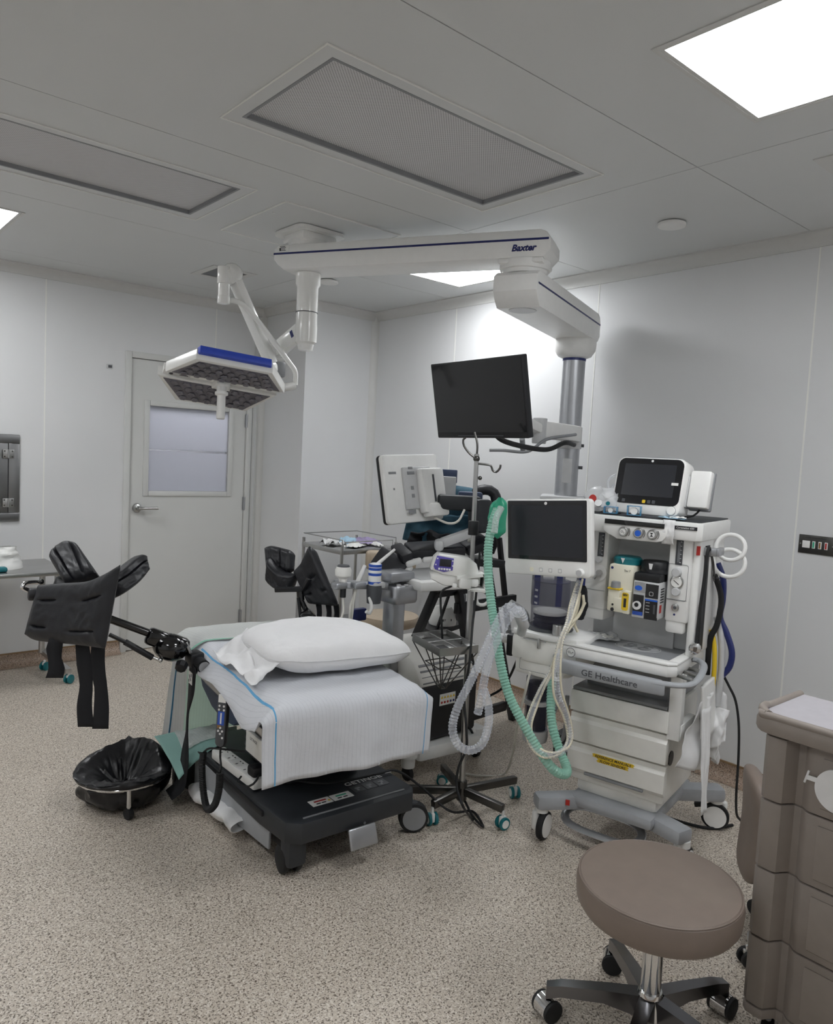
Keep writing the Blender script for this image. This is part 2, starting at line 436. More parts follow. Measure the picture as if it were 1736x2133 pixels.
# ceiling cove trim and coved floor skirting
RUNS = [('left', (X0, Y1), (CX, Y1), (0, -1)), ('chase_side', (CX, Y1), (CX, CY), (-1, 0)), ('chase_front', (CX, CY), (X1, CY), (0, -1)), ('right', (X1, CY), (X1, Y0), (-1, 0)), ('back', (X0, Y0), (X0, Y1), (1, 0)), ('near', (X0, Y0), (X1, Y0), (0, 1))]
def run_profile(name, a, bb, n, prof, m, ang=50):
    b = B(); a, bb = Vector((*a, 0)), Vector((*bb, 0)); n = Vector((*n, 0)); t = bmesh.new()
    lo = [t.verts.new(a+n*d+Vector((0, 0, z))) for d, z in prof]; hi = [t.verts.new(bb+n*d+Vector((0, 0, z))) for d, z in prof]
    k = len(prof); t.faces.new(lo); t.faces.new(hi[::-1])
    for i in range(k): t.faces.new((lo[i], lo[(i+1) % k], hi[(i+1) % k], hi[i]))
    b._add(t); return struct(b.build(name, m, ang=ang))
for i, (nm, a, bb, n) in enumerate(RUNS):
    r = .05; arc = [(r-r*math.sin(math.radians(q)), CZ-r+r*math.sin(math.radians(90-q)) if 0 else CZ-(r-r*math.cos(math.radians(q)))) for q in range(90, -1, -15)]
    prof = [(0, CZ)]+[(.0, CZ-.062), (.007, CZ-.062), (.007, CZ-.052)]+[(.007+.045*(1-math.cos(math.radians(q))), CZ-.052+.045*math.sin(math.radians(q))) for q in range(0, 91, 15)]+[(.058, CZ-.007), (.058, CZ)]
    run_profile('trim_%d' % (i+4), a, bb, n, prof, 'trim')
def skirt(nm, a, bb, n):
    prof = [(0, 0)]+[(.065-.06*math.sin(math.radians(q)), .055-.055*math.cos(math.radians(q))+.0015) for q in range(0, 91, 15)]+[(.005, .082), (0, .082)]
    bs = run_profile('baseboard_'+nm, a, bb, n, prof, 'cove', 60)
    b = B(); nn = Vector((*n, 0)); p, q = Vector((*a, .086)), Vector((*bb, .086)); d = (q-p)
    b.beam(p+nn*.004, q+nn*.004, .008, .009); b.build('cap_strip', 'skirt_brown', bs, ang=0)
skirt('left_of_door', (X0, Y1), (DX0-.045, Y1), (0, -1)); skirt('right_of_door', (DX1+.045, Y1), (CX, Y1), (0, -1))
for nm, a, bb, n in RUNS[1:]: skirt(nm, a, bb, n)

# ---------------------------------------------------------------- corridor behind the door
b = B(); b.span((DX0-.9, Y1+1.5, -.05), (DX1+.9, Y1+1.55, 2.6)); struct(b.build('wall_corridor', 'wall', ang=0))
b = B(); b.span((DX0-.9, Y1+.1, -.05), (DX1+.9, Y1+1.55, -.001)); struct(b.build('floor_corridor', 'floor', ang=0))
b = B(); b.span((DX0-.9, Y1+.1, 2.5), (DX1+.9, Y1+1.55, 2.55)); struct(b.build('ceiling_corridor', 'ceiling', ang=0))
t = thing('corridor_light', 'cool white light panel on the corridor ceiling behind the frosted door pane', 'ceiling light', (2.4, Y1+.6, 2.5))
b = B(); b.span((2.1, Y1+.35, 2.488), (2.75, Y1+.95, 2.4995)); b.build('diffuser', 'corridor_glow', t, ang=0)
b = B(); border(b, 2.08, 2.77, Y1+.33, Y1+.97, .02, 2.482, 2.4995); b.build('frame', 'white_plastic', t, ang=0)

# ---------------------------------------------------------------- door
door = bpy.data.objects.new('door_1', None); COL.objects.link(door); place(door, Vector(((DX0+DX1)/2, Y1, 0)), None); struct(door)
WX0, WX1, WZ0, WZ1 = 2.004, 2.612, 1.152, 1.757
b = B()
for r in rects_minus(DX0+.004, DX1-.004, .006, DZ-.004, [(WX0, WX1, WZ0, WZ1)]): b.span((r[0], Y1+.002, r[2]), (r[1], Y1+.045, r[3]))
b.build('door_leaf', 'door', door, ang=0)
b = B()
for x0, x1, z0, z1 in ((DX0-.042, DX0, 0, DZ+.042), (DX1, DX1+.042, 0, DZ+.042), (DX0, DX1, DZ, DZ+.042)):
    b.span((x0, Y1-.016, z0), (x1, Y1+.08, z1), .004)
b.span((DX1+.05, Y1-.008, .0), (DX1+.062, Y1, CZ-.07)); b.span((DX1+.085, Y1-.008, .0), (DX1+.092, Y1, CZ-.07))
b.build('door_frame', 'door', door)
b = B(); wd = .038
for x0, x1, z0, z1 in ((WX0-wd, WX0, WZ0-wd, WZ1+wd), (WX1, WX1+wd, WZ0-wd, WZ1+wd), (WX0, WX1, WZ0-wd, WZ0), (WX0, WX1, WZ1, WZ1+wd)):
    b.span((x0, Y1-.01, z0), (x1, Y1+.012, z1), .006)
wf = b.build('window_frame', 'door', door)
zs = 1.445
b = B(); b.span((WX0, Y1+.014, WZ0), (WX1, Y1+.02, zs-.006)); b.build('pane', 'frosted_glass', wf, ang=0)
b = B(); b.span((WX0, Y1+.014, zs+.006), (WX1, Y1+.02, WZ1)); b.build('pane', 'frosted_glass', wf, ang=0)
b = B(); b.span((WX0, Y1+.0145, zs-.006), (WX1, Y1+.0195, zs+.006)); b.build('clear_slit', 'smoke_plastic', wf, ang=0)
hx, hz = 1.927, 1.03
b = B(); b.lathe([(.0, 0), (.031, 0), (.033, .004), (.028, .018), (.016, .022), (.013, .05), (0, .05)], (hx, Y1+.002, hz), (0, -1, 0))
b.tube([(hx, Y1-.045, hz), (hx+.02, Y1-.052, hz), (hx+.07, Y1-.052, hz), (hx+.135, Y1-.05, hz)], .010, seg=12, step=.006); b.build('lever_handle', 'steel', door)
for zz in (1.70, 1.06, .17):
    b = B(); b.cyl((DX1-.001, Y1-.012, zz-.05), (DX1-.001, Y1-.012, zz+.05), .008, seg=12); b.span((DX1-.012, Y1-.006, zz-.05), (DX1+.012, Y1-.002, zz+.05)); b.build('hinge', 'alu', door)
for x0, x1, z0, z1 in ((DX0-.03, DX0+.02, 0, DZ), (DX1-.02, DX1+.03, 0, DZ), (DX0, DX1, DZ-.02, DZ+.03)):
    b = B(); b.span((x0, Y1+.046, z0), (x1, Y1+.06, z1)); b.build('door_stop', 'black', door, ang=0)

# ---------------------------------------------------------------- ceiling fittings
lab = ['large square light panel glowing above the drawer cart at the picture edge', 'light panel cut by the left picture edge near the door wall', 'light panel partly hidden behind the pendant arm', 'extra unseen light panel added above the near left of the room', 'extra unseen light panel added above the far left of the room', 'extra unseen light panel added near the front wall of the room']
for (x0, x1, y0, y1), l in zip(LIGHTS, lab):
    t = thing('ceiling_light', l, 'ceiling light', ((x0+x1)/2, (y0+y1)/2, CZ), 'recessed light panels')
    b = B(); b.span((x0+.012, y0+.012, CZ+.006), (x1-.012, y1-.012, CZ+.012)); b.build('diffuser', 'panel_glow', t, ang=0)
    b = B(); border(b, x0+.0005, x1-.0005, y0+.0005, y1-.0005, .012, CZ-.002, CZ+.05); b.build('frame', 'trim', t, ang=0)
    b = B(); border(b, x0-.012, x1+.012, y0-.012, y1+.012, .012, CZ-.003, CZ-.0005); b.build('flange', 'trim', t, ang=0)
lab = ['big perforated air diffuser in the middle of the ceiling', 'perforated air diffuser at the left of the ceiling']
for (x0, x1, y0, y1), l in zip(DIFF, lab):
    t = thing('air_diffuser', l, 'diffuser', ((x0+x1)/2, (y0+y1)/2, CZ), 'ceiling air diffusers')
    b = B(); b.span((x0+.01, y0+.01, CZ+.016), (x1-.01, y1-.01, CZ+.02)); b.build('perforated_plate', 'perforated', t, ang=0)
    b = B(); border(b, x0+.0005, x1-.0005, y0+.0005, y1-.0005, .01, CZ-.001, CZ+.05); b.build('recess_frame', 'mid_grey', t, ang=0)
    b = B(); e = .052; border(b, x0-e, x1+e, y0-e, y1+e, .004, CZ-.004, CZ-.0004); b.build('outer_bead', 'wall_bead', t, ang=0)
lab = ['small square air vent behind the surgical light arm', 'small air vent at the right edge of the ceiling']
for (x0, x1, y0, y1), l in zip(VENTS, lab):
    t = thing('air_vent', l, 'vent', ((x0+x1)/2, (y0+y1)/2, CZ), 'small ceiling vents')
    b = B(); border(b, x0-.02, x1+.02, y0-.02, y1+.02, .045, CZ-.004, CZ-.0004); b.build('frame', 'trim', t, ang=0)
    b = B(); b.span((x0+.001, y0+.001, CZ+.03), (x1-.001, y1-.001, CZ+.034)); b.build('backing', 'dark_grey', t, ang=0)
    for k in range(9):
        yy = y0+.035+k*(y1-y0-.07)/8
        b = B(); b.box(((x0+x1)/2, yy, CZ+.012), (x1-x0-.01, .002, .024), rot=(.5, 0, 0)); b.build('louvre', 'mid_grey', t, ang=0)
for (x, y), l in (((2.972, 1.851), 'flat white ceiling disc between the pendant arm and the right wall'), ((2.642, 4.037), 'flat white ceiling disc behind the pendant spindle')):
    b = B(); b.lathe([(0, 0), (.058, 0), (.06, .004), (.06, .012), (.05, .016), (0, .016)], (x, y, CZ-.018)); tag(b.build('ceiling_disc', 'white_plastic'), l, 'ceiling disc', 'ceiling blanking discs')
# access panel outline round the pendant mount
t = thing('access_panel', 'square ceiling access panel with light beading around the pendant mount', 'panel', (1.99, 3.25, CZ))
b = B(); b.span((1.682, 2.93, CZ-.003), (2.32, 3.55, CZ-.0004)); b.build('plate', 'ceiling', t, ang=0)
b = B(); border(b, 1.678, 2.324, 2.926, 3.554, .005, CZ-.006, CZ-.0004); b.build('outer_bead', 'wall_bead', t, ang=0)
b = B(); b.lathe([(0, 0), (.006, 0), (.006, .004), (0, .004)], (1.72, 3.1, CZ-.007)); b.build('screw_cap', 'white_plastic', t)

# ---------------------------------------------------------------- ceiling pendant
SP = Vector((2.008, 3.253, 0)); P1 = Vector((2.525, 2.285, 0)); P2 = Vector((3.297, 2.586, 0))
pend = thing('ceiling_pendant', 'white two-armed ceiling pendant with blue stripe and grey column', 'pendant', (2.008, 3.253, CZ))
b = B(); b.prism(rrect(.27, .27, .045), CZ-.022, CZ-.006, Matrix.Translation(SP)); b.build('flange_plate', 'white_plastic', pend)
b = B(); b.box(SP+Vector((0, 0, CZ-.04)), (.2, .2, .05), .02); b.cyl(SP+Vector((0, 0, 2.49)), SP+Vector((0, 0, CZ-.05)), .105, seg=40, bev=.004); b.cyl(SP+Vector((0, 0, 2.47)), SP+Vector((0, 0, 2.495)), .098, seg=40)
b.build('ceiling_hub', 'white_plastic', pend)
d1 = (P1-SP).normalized(); a1 = math.degrees(math.atan2(d1.y, d1.x)); L1 = (P1-SP).length
M1 = frame(SP, a1)
def arm(M, L, e0, e1, wd, z0, z1, name, slope=.0):
    """hollow-section arm: flat sides, bevelled underside and a sloped tail"""
    h = z1-z0; x0, x1 = -e0, L+e1
    prof = [(x0, z0+h*.42), (x0+.02, z0+h*.22), (x0+.055, z0), (x1-.03, z0), (x1, z0+.03), (x1, z1-.045), (x1-.02, z1-.012), (x1-.05, z1), (x0+.03, z1), (x0, z1-.02)]
    R = M @ Matrix.Translation((0, wd/2, 0)) @ Matrix.Rotation(math.pi/2, 4, 'X')
    b = B(); b.prism(prof, 0, wd, R, bev=.008)
    return b.build(name, 'white_plastic', pend, ang=30)
A1 = arm(M1, L1, .14, .13, .2, 2.372, 2.49, 'arm')
for sgn in (-1, 1):
    b = B(M1); b.box((L1/2-.01, sgn*.1, 2.448), (L1+.26, .002, .009)); b.build('blue_stripe', 'navy_line', A1, ang=0)
# text sits on the near side of the arm (local -y)
text('Baxter', .039, M1 @ Matrix.Translation((L1+.012, -.1015, 2.412)) @ Matrix.Rotation(math.pi/2, 4, 'X'), 'navy_line', A1, shear=.25, bold=.0013)
b = B(M1); b.box((-.085, -.1012, 2.47), (.062, .0015, .030)); lb = b.build('rating_label', 'paper', A1, ang=0)
b = B(M1)
for k in range(4): b.box((-.09+.004*(k % 2), -.1022, 2.48-.006*k), (.03, .0008, .0025))
b.box((-.103, -.1022, 2.467), (.008, .0008, .014)); b.build('print', 'ink', lb, ang=0)
b = B(); b.cyl(P1+Vector((0, 0, 2.335)), P1+Vector((0, 0, 2.374)), .112, seg=40, bev=.004); b.cyl(P1+Vector((0, 0, 2.318)), P1+Vector((0, 0, 2.337)), .10, seg=40); b.box(P1+Vector((0, 0, 2.362)), (.2, .2, .022), .008, rot=(0, 0, math.radians(a1))); b.build('joint', 'white_plastic', pend)
d2 = (P2-P1).normalized(); a2 = math.degrees(math.atan2(d2.y, d2.x)); L2 = (P2-P1).length
M2 = frame(P1, a2)
A2 = arm(M2, L2, .115, .11, .205, 2.168, 2.318, 'arm')
for sgn in (-1, 1):
    b = B(M2); b.box((L2/2, sgn*.1025, 2.262), (L2+.2, .002, .008)); b.build('blue_stripe', 'navy_line', A2, ang=0)
b = B(M2); b.lathe([(0, 0), (.062, 0), (.062, .002), (0, .002)], (0, 0, 2.1655)); b.build('cover_disc', 'pale_grey', A2)
b = B(); b.lathe([(0, 0), (.062, .0), (.09, .012), (.108, .04), (.112, .075), (.112, .10), (0, .10)], P2+Vector((0, 0, 2.068)), seg=40); b.build('bearing_bowl', 'white_plastic', pend)
b = B(); b.cyl(P2+Vector((0, 0, 2.055)), P2+Vector((0, 0, 2.07)), .0625, seg=40); b.build('blue_ring', 'navy', pend)
b = B(); b.cyl(P2+Vector((0, 0, 1.30)), P2+Vector((0, 0, 2.056)), .061, seg=40); colm = b.build('column', 'alu', pend)
Mc = frame(P2, math.degrees(math.atan2(-P2.y, -P2.x)))     # local +x looks toward the middle of the room
b = B(Mc); b.box((.06, 0, 1.46), (.006, .05, .13), .002); b.build('cable_cover', 'pale_grey', colm)
for z in (1.60, 1.48):
    b = B(Mc); b.cyl((0, .058, z), (0, .082, z), .009, seg=12); b.build('knob', 'dark_grey', colm)
b = B(Mc); b.box((0, 0, 1.305), (.26, .27, .035), .012); b.build('shelf_flange', 'pale_grey', pend)
sv = B(Mc); sv.box((0, 0, 1.0), (.15, .30, .58), .012); svc = sv.build('service_head', 'mid_grey', pend)
for yy in (-.12, 0, .12):
    b = B(Mc); b.box((.0765, yy, 1.0), (.004, .032, .57)); b.build('blue_strip', 'navy', svc, ang=0)
for yy, zz in ((-.06, 1.14), (-.06, 1.02), (.06, 1.14), (.06, 1.02), (-.06, .9), (.06, .9)):
    b = B(Mc); b.box((.078, yy, zz), (.006, .06, .075), .004); so = b.build('socket', 'white_plastic', svc)
    b = B(Mc); b.box((.082, yy, zz+.012), (.002, .008, .012)); b.box((.082, yy-.011, zz-.012), (.002, .006, .005)); b.box((.082, yy+.011, zz-.012), (.002, .006, .005)); b.build('pin_hole', 'ink', so, ang=0)
b = B(Mc); b.box((.05, .2, 1.0), (.012, .12, .03), .002); b.build('rail', 'steel', svc)

# ---------------------------------------------------------------- monitor on the pendant
mo = thing('pendant_monitor', 'black flat screen hung from the grey pendant column', 'monitor', (2.335, 2.35, 1.76))
tl, tr, br, bl = [Vector(p) for p in ((2.31, 2.656, 1.925), (2.293, 2.077, 1.931), (2.359, 2.045, 1.595), (2.377, 2.624, 1.59))]
ctr = (tl+tr+br+bl)/4; ax = ((tr-tl)+(br-bl)).normalized(); up = ((tl-bl)+(tr-br)); up = (up-ax*up.dot(ax)).normalized(); nn = ax.cross(up)
MM = axes(ctr, ax, up, nn); mw, mh = ((tr-tl).length+(br-bl).length)/2, ((tl-bl).length+(tr-br).length)/2
b = B(); b.prism(rrect(mw, mh, .006), -.03, 0, MM, bev=.003); b.build('housing', 'black', mo)
b = B(); b.prism(rrect(mw-.016, mh-.034, .002), 0, .0012, MM @ Matrix.Translation((0, .009, 0))); b.build('screen', 'screen_glass', mo)
b = B(MM); b.box((0, -mh/2+.011, .0015), (mw*.5, .004, .001)); b.build('button_strip', 'dark_grey', mo)
b = B(MM); b.box((0, 0, -.05), (.14, .14, .04), .01); b.build('mount_plate', 'mid_grey', mo)
j0 = MM @ Vector((0, -.03, -.07)); j1 = Vector((2.85, 2.42, 1.66)); j2 = Vector((3.24, 2.53, 1.66))
b = B(); b.beam(j2+Vector((.04, 0, 0)), j1, .075, .085, .012); b.build('arm', 'white_plastic', mo)
b = B(); b.beam(j1+Vector((0, 0, .0)), j0, .055, .05, .012); b.build('arm', 'white_plastic', mo)
b = B(); b.cyl(P2+Vector((0, 0, 1.58)), P2+Vector((0, 0, 1.70)), .068, seg=32, bev=.004); b.build('collar', 'pale_grey', mo)
b = B(); b.cyl(j1+Vector((0, 0, -.07)), j1+Vector((0, 0, .055)), .035, seg=24, bev=.004); b.build('elbow', 'pale_grey', mo)
b = B(); b.tube([j2+Vector((-.02, -.04, -.06)), j1+Vector((.1, -.08, -.06)), j1+Vector((-.05, -.08, -.10)), j0+Vector((.05, -.06, -.16)), j0+Vector((0, -.02, -.1))], .012, seg=8, step=.01); b.build('cable', 'black_rubber', mo)
b = B(); b.tube([(3.05, 2.352, 1.647), (2.861, 2.379, 1.612), (2.751, 2.401, 1.548), (2.663, 2.477, 1.547), (2.61, 2.522, 1.544)], .008, seg=8, step=.01); b.build('lower_rod', 'mid_grey', mo)
b = B(); b.tube([(2.693, 2.391, 1.606), (2.733, 2.417, 1.556)], .013, seg=10, step=.01); b.build('post', 'mid_grey', mo)

# ---------------------------------------------------------------- surgical light
sl = thing('surgical_light', 'white hexagonal surgical light with blue bumper on a jointed arm', 'surgical light', (2.008, 3.253, 2.372))
b = B(); b.lathe([(0, 0), (.062, 0), (.062, -.055), (.053, -.068), (.053, -.19), (0, -.19)], SP+Vector((0, 0, 2.371)), seg=40); b.build('drop_tube', 'white_gloss', sl)
b = B(); b.lathe([(0, 0), (.036, 0), (.042, .03), (.054, .04), (.055, .10), (.052, .185), (0, .185)], SP+Vector((0, 0, 1.995)), seg=40); b.build('swivel_housing', 'white_gloss', sl)
b = B(); b.cyl(SP+Vector((0, 0, 2.179)), SP+Vector((0, 0, 2.183)), .0545, seg=40); b.build('joint_line', 'dark_grey', sl)
jA = Vector((1.981, 3.28, 2.082)); jB = Vector((1.946, 3.45, 1.99))
b = B(); b.beam(jA+(jA-jB)*.3, jB, .055, .085, .02); la = b.build('lower_arm', 'white_gloss', sl)
dd = (jB-jA).normalized(); sid = dd.cross(Vector((0, 0, 1))).normalized()
b = B(); b.beam(jA+dd*.012-sid*.0285*(1 if sid.y > 0 else -1), jA+dd*.030-sid*.0285*(1 if sid.y > 0 else -1), .002, .035); b.build('blue_mark', 'navy', la, ang=0)
b = B(); b.cyl(jB+sid*.05, jB-sid*.05, .042, seg=28, bev=.006); b.build('elbow', 'white_gloss', sl)
b = B(); b.cyl(jB+sid*.056, jB-sid*.056, .03, seg=28); b.build('elbow_cap', 'mid_grey', sl)
jC = Vector((1.663, 3.38, 2.324))
b = B(); b.beam(Vector((1.932, 3.43, 1.906)), jC+(jC-jB)*.02, .05, .062, .014, up=(0.3, -1, 0)); b.build('spring_arm', 'white_gloss', sl)
b = B(); b.sphere(jC, .052, (1.0, .8, .95), seg=24); b.beam(jC+Vector((.0, 0, .0)), Vector((1.622, 3.38, 2.294)), .07, .085, .02); b.build('head_joint', 'white_gloss', sl)
vl = Vector((1.623, 3.38, 2.267)); vb = Vector((1.626, 3.38, 2.175)); vt = Vector((1.622, 3.38, 2.348))
b = B(); b.cyl((vl.x, vl.y, vt.z), (vl.x, vl.y, vl.z), .033, seg=28, bev=.005); b.cyl((vl.x, vl.y, vb.z+.035), (vl.x, vl.y, vl.z), .028, seg=28); b.cyl((vl.x, vl.y, vb.z), (vl.x, vl.y, vb.z+.037), .0295, seg=28, bev=.004); b.build('swivel_tube', 'white_gloss', sl)
b = B(); b.tube([(vl.x, vl.y, vb.z+.018), (1.703, 3.37, 2.192), (1.777, 3.36, 2.136), (1.876, 3.34, 2.027), (1.959, 3.32, 1.932), (1.988, 3.31, 1.889), (1.991, 3.31, 1.825)], .0135, seg=14, step=.01); b.build('yoke_tube', 'white_gloss', sl)
HC = Vector((1.638, 3.4, 1.798))
AX = Vector((.275, -.085, -.028)); BX = Vector((-.0645, -.247, .115)); AL = AX.length; AX.normalize(); BX = (BX-AX*BX.dot(AX)).normalized(); NX = AX.cross(BX)
if NX.z > 0: NX = -NX        # points down at the table
HM = axes(HC, AX, BX, NX) if AX.cross(BX).dot(NX) > 0 else axes(HC, -AX, BX, NX)
flip = 1 if AX.cross(BX).dot(NX) > 0 else -1
def wing(off, sgn, tilt, shift):
    M = HM @ Matrix.Translation((shift*flip, off, 0)) @ Matrix.Rotation(tilt, 4, 'X')
    lng, sht, dp, th = .285, .175, .20, .055
    poly = [(-lng, 0), (lng, 0), (sht, sgn*dp), (-sht, sgn*dp)]
    if sgn < 0: poly = poly[::-1]
    b = B(); b.prism(poly, -th, 0, M, bev=.006); wg = b.build('wing', 'white_gloss', sl)
    ins = [(x*.90, sgn*(.014+abs(y)*.83)) for x, y in poly]
    b = B(); b.prism(ins, .0, .0025, M); b.build('lens_cover', 'lens_cover', wg)
    b = B()
    for r in range(4):
        yy = .034+r*.041; ln = (lng-(lng-sht)*yy/dp)*.86; n = max(3, int(ln*2/.052))
        for i in range(n):
            xx = -ln+.026+(2*ln-.052)*i/(n-1)
            b.lathe([(0, .0), (.0185, .0), (.021, .0045), (.017, .008), (.01, .006), (0, .004)], M=M @ Matrix.Translation((xx, sgn*yy, .0026)), seg=6)
    b.build('lens_array', 'lens_cover', wg, ang=20, kind='stuff')
    if sgn > 0:
        b = B(); b.prism([(-sht*1.0, dp-.02), (sht*1.0, dp-.02), (sht*.93, dp+.022), (-sht*.93, dp+.022)], -th-.008, -.026, M, bev=.006); b.build('bumper', 'bumper_blue', wg)
    else:
        b = B(); b.prism([(-sht*.9, -dp-.014), (sht*.9, -dp-.014), (sht, -dp+.004), (-sht, -dp+.004)], -th, -.012, M, bev=.004); b.build('bumper', 'navy', wg)
    return wg
wing(.018, 1, math.radians(6), .018); lw = wing(-.022, -1, math.radians(-3), -.012)
b = B(); b.prism([(-.275, -.022), (.27, -.022), (.27, .02), (-.275, .02)], -.05, -.012, HM, bev=.004); sp = b.build('spine', 'white_plastic', sl)
b = B(HM); b.box((-.2*flip, -.001, -.010), (.1, .022, .003), .001); b.build('name_plate', 'pale_grey', sp)
b = B(HM); b.lathe([(0, 0), (.009, 0), (.009, .002), (0, .002)], (-.238*flip, -.001, -.0095)); b.build('emblem', 'ink', sp)
b = B(HM); b.box((-.18*flip, -.001, -.0082), (.04, .005, .001)); b.build('print', 'ink', sp)
hb = HM @ Vector((0, -.002, 0))
b = B(); b.prism([(-.045, -.03), (.045, -.03), (.03, .03), (-.03, .03)], -.02, .02, HM, bev=.008); b.cyl(hb+NX*.02, hb+NX*.055, .024, seg=28); b.build('handle_mount', 'white_plastic', sl)
b = B(); b.lathe([(0, 0), (.031, 0), (.031, .012), (.02, .018), (.0205, .125), (.018, .13), (0, .13)], hb+NX*.045, tuple(NX*.55+Vector((0, 0, -1))), seg=32); b.build('sterile_handle', 'white_plastic', sl)
ye = Vector((1.991, 3.31, 1.822)); yi = HM @ Vector((.27*flip, .0, -.03))
b = B(); b.cyl(ye, yi, .021, seg=24, bev=.004); b.build('yoke_pivot', 'white_gloss', sl)
b = B(); b.beam(HM @ Vector((.1*flip, .05, -.06)), Vector((1.915, 3.42, 1.911)), .1, .06, .02); b.build('back_bracket', 'white_gloss', sl)
b = B(); b.box((1.949, 3.4, 1.902), (.05, .05, .08), .012); b.build('control_block', 'mid_grey', sl)

# ---------------------------------------------------------------- operating table
BM = frame((1.6, 2.1, 0), -3); TM = frame((1.53017, 2.10488, 0), -8.2)
ot = thing('operating_table', 'charcoal operating table under a white sheet, grey side panel, rolling base', 'operating table', (1.6, 2.4, 0))
def caster(M, p, r, wd, name, parent, fork='dark_grey', tyre='black_rubber', hub=None, spin=0., twin=True, stem=.03):
    """swivel caster standing on the floor at local p, wheel axis turned by spin"""
    A = M @ Matrix.Translation(p) @ Matrix.Rotation(spin, 4, 'Z')
    b = B(A); b.cyl((0, 0, r*1.4), (0, 0, r*2+stem), r*.28, seg=14); b.box((0, 0, r*1.55), (r*1.1, wd*.75, r*.7), r*.25)
    o = b.build(name, fork, parent)
    for sy in ((-1, 1) if twin else (0,)):
        y = sy*wd*.34; h = wd*.15 if twin else wd*.5
        b = B(A); b.cyl((0, y-h, r), (0, y+h, r), r, seg=28, bev=r*.12); wh = b.build('wheel', tyre, o)
        if hub and sy != 1:
            for f in (-1, 1): pass
            b = B(A); b.cyl((0, y-h-.002, r), (0, y-h+.001, r), r*.78, seg=28); b.cyl((0, y+h-.001, r), (0, y+h+.002, r), r*.78, seg=28); b.build('hub_cap', hub, wh)
    return o
plan = [(-.285, .03), (-.24, -.01), (.24, -.01), (.27, .03), (.27, .80), (.22, .92), (-.22, .92), (-.30, .80), (-.30, .2)]
b = B(BM); b.prism(plan, .135, .215, bev=.012); base = b.build('base', 'charcoal', ot)
b = B(BM); b.box((0, .02, .217), (.44, .006, .003)); b.build('edge_line', 'mid_grey', base)
b = B(BM); b.beam((-.268, .17, .115), (-.312, .78, .115), .012, .135, .004); b.build('side_panel', 'machine_grey', base)
b = B(BM); b.prism([(-.24, .14), (.22, .14), (.24, .8), (-.28, .8)], .06, .14, bev=.006); b.build('chassis', 'black', base)
b = B(BM); b.box((-.296, .47, .19), (.02, .6, .022), .004); b.build('side_strip', 'black', base)
b = B(BM); b.box((-.16, -.015+.12, .2168), (.0, .0, .0)) if 0 else b.box((-.105, .098, .2165), (.085, .045, .002), .0005); b.box((-.015, .098, .2165), (.085, .045, .002), .0005); lb = b.build('warning_label', 'paper', base, ang=0)
b = B(BM); b.box((-.105, .103, .2182), (.05, .008, .0008)); b.build('print', 'red', lb, ang=0)
b = B(BM); b.box((-.015, .103, .2182), (.045, .008, .0008)); b.build('print', 'green_rubber', lb, ang=0)
b = B(BM); b.prism([(-.078, .088), (-.066, .088), (-.072, .1)], .2177, .2187); b.build('print', 'yellow', lb, ang=0)
b = B(BM)
for x in (-.12, -.098, -.03, -.005): b.box((x, .086, .2182), (.018, .006, .0008))
b.build('print', 'ink', lb, ang=0)
for k in range(3):
    b = B(BM); b.box((.07+k*.054, .118, .2163), (.05, .05, .0015), .0005); ic = b.build('pictogram', 'dark_grey', base, ang=0)
    b = B(BM); b.box((.07+k*.054, .122, .2173), (.022, .012, .0006)); b.box((.066+k*.054, .112, .2173), (.01, .02, .0006)); b.build('print', 'mid_grey', ic, ang=0)
text('GETINGE', .036, BM @ Matrix.Translation((.128, .168, .2165)), 'ink_white', base, bold=.0002, sx=1.15)
b = B(BM); b.prism([(.238, .175), (.268, .175), (.25, .19)], .2160, .2170); b.build('emblem', 'ink_white', base, ang=0)
b = B(BM); b.lathe([(0, 0), (.005, 0), (.005, .002), (0, .002)], (.02, -.0115, .15), (0, -1, 0)); b.build('bolt', 'alu', base)
b = B(BM); b.box((.0, -.035, .114), (.118, .012, .075), .014, rot=(-.35, 0, 0), seg=3); pd = b.build('foot_pedal', 'alu', ot)
b = B(BM); b.cyl((.0, -.03, .11), (.0, .1, .1), .012, seg=12); b.build('pedal_lever', 'dark_grey', ot)
caster(BM, (-.235, .085, 0), .05, .075, 'caster', ot, 'charcoal', 'black_rubber', None, 1.45, stem=0)
b = B(BM); b.box((-.235, .055, .10), (.075, .075, .12), .016); b.build('caster_shroud', 'charcoal', ot)
caster(BM, (.315, .075, 0), .060, .045, 'caster', ot, 'charcoal', 'black_rubber', 'mid_grey', -.45, twin=False, stem=0)
caster(BM, (-.24, .8, 0), .05, .075, 'caster', ot, 'charcoal', 'black_rubber', None, 1.3, stem=0); caster(BM, (.24, .8, 0), .05, .075, 'caster', ot, 'charcoal', 'black_rubber', None, 1.3, stem=0)
b = B(BM); b.box((0.0, .44, .33), (.32, .34, .24), .03); b.box((0, .44, .49), (.36, .40, .1), .02); b.build('column', 'charcoal', ot)
for k in range(5):
    b = B(BM); b.box((0, .44, .245+k*.028), (.345, .365, .016), .006); b.build('bellows_fold', 'dark_grey', ot)
b = B(TM); b.box((-.215, .31, .375), (.018, .17, .085), .006, rot=(0, 0, .06)); wb = b.build('control_box', 'warm_plastic', ot)
text('GETINGE', .016, TM @ Matrix.Translation((-.2245, .32, .395)) @ Matrix.Rotation(-math.pi/2+.06, 4, 'Z') @ Matrix.Rotation(math.pi/2, 4, 'X'), 'ink', wb, ext=.0003)
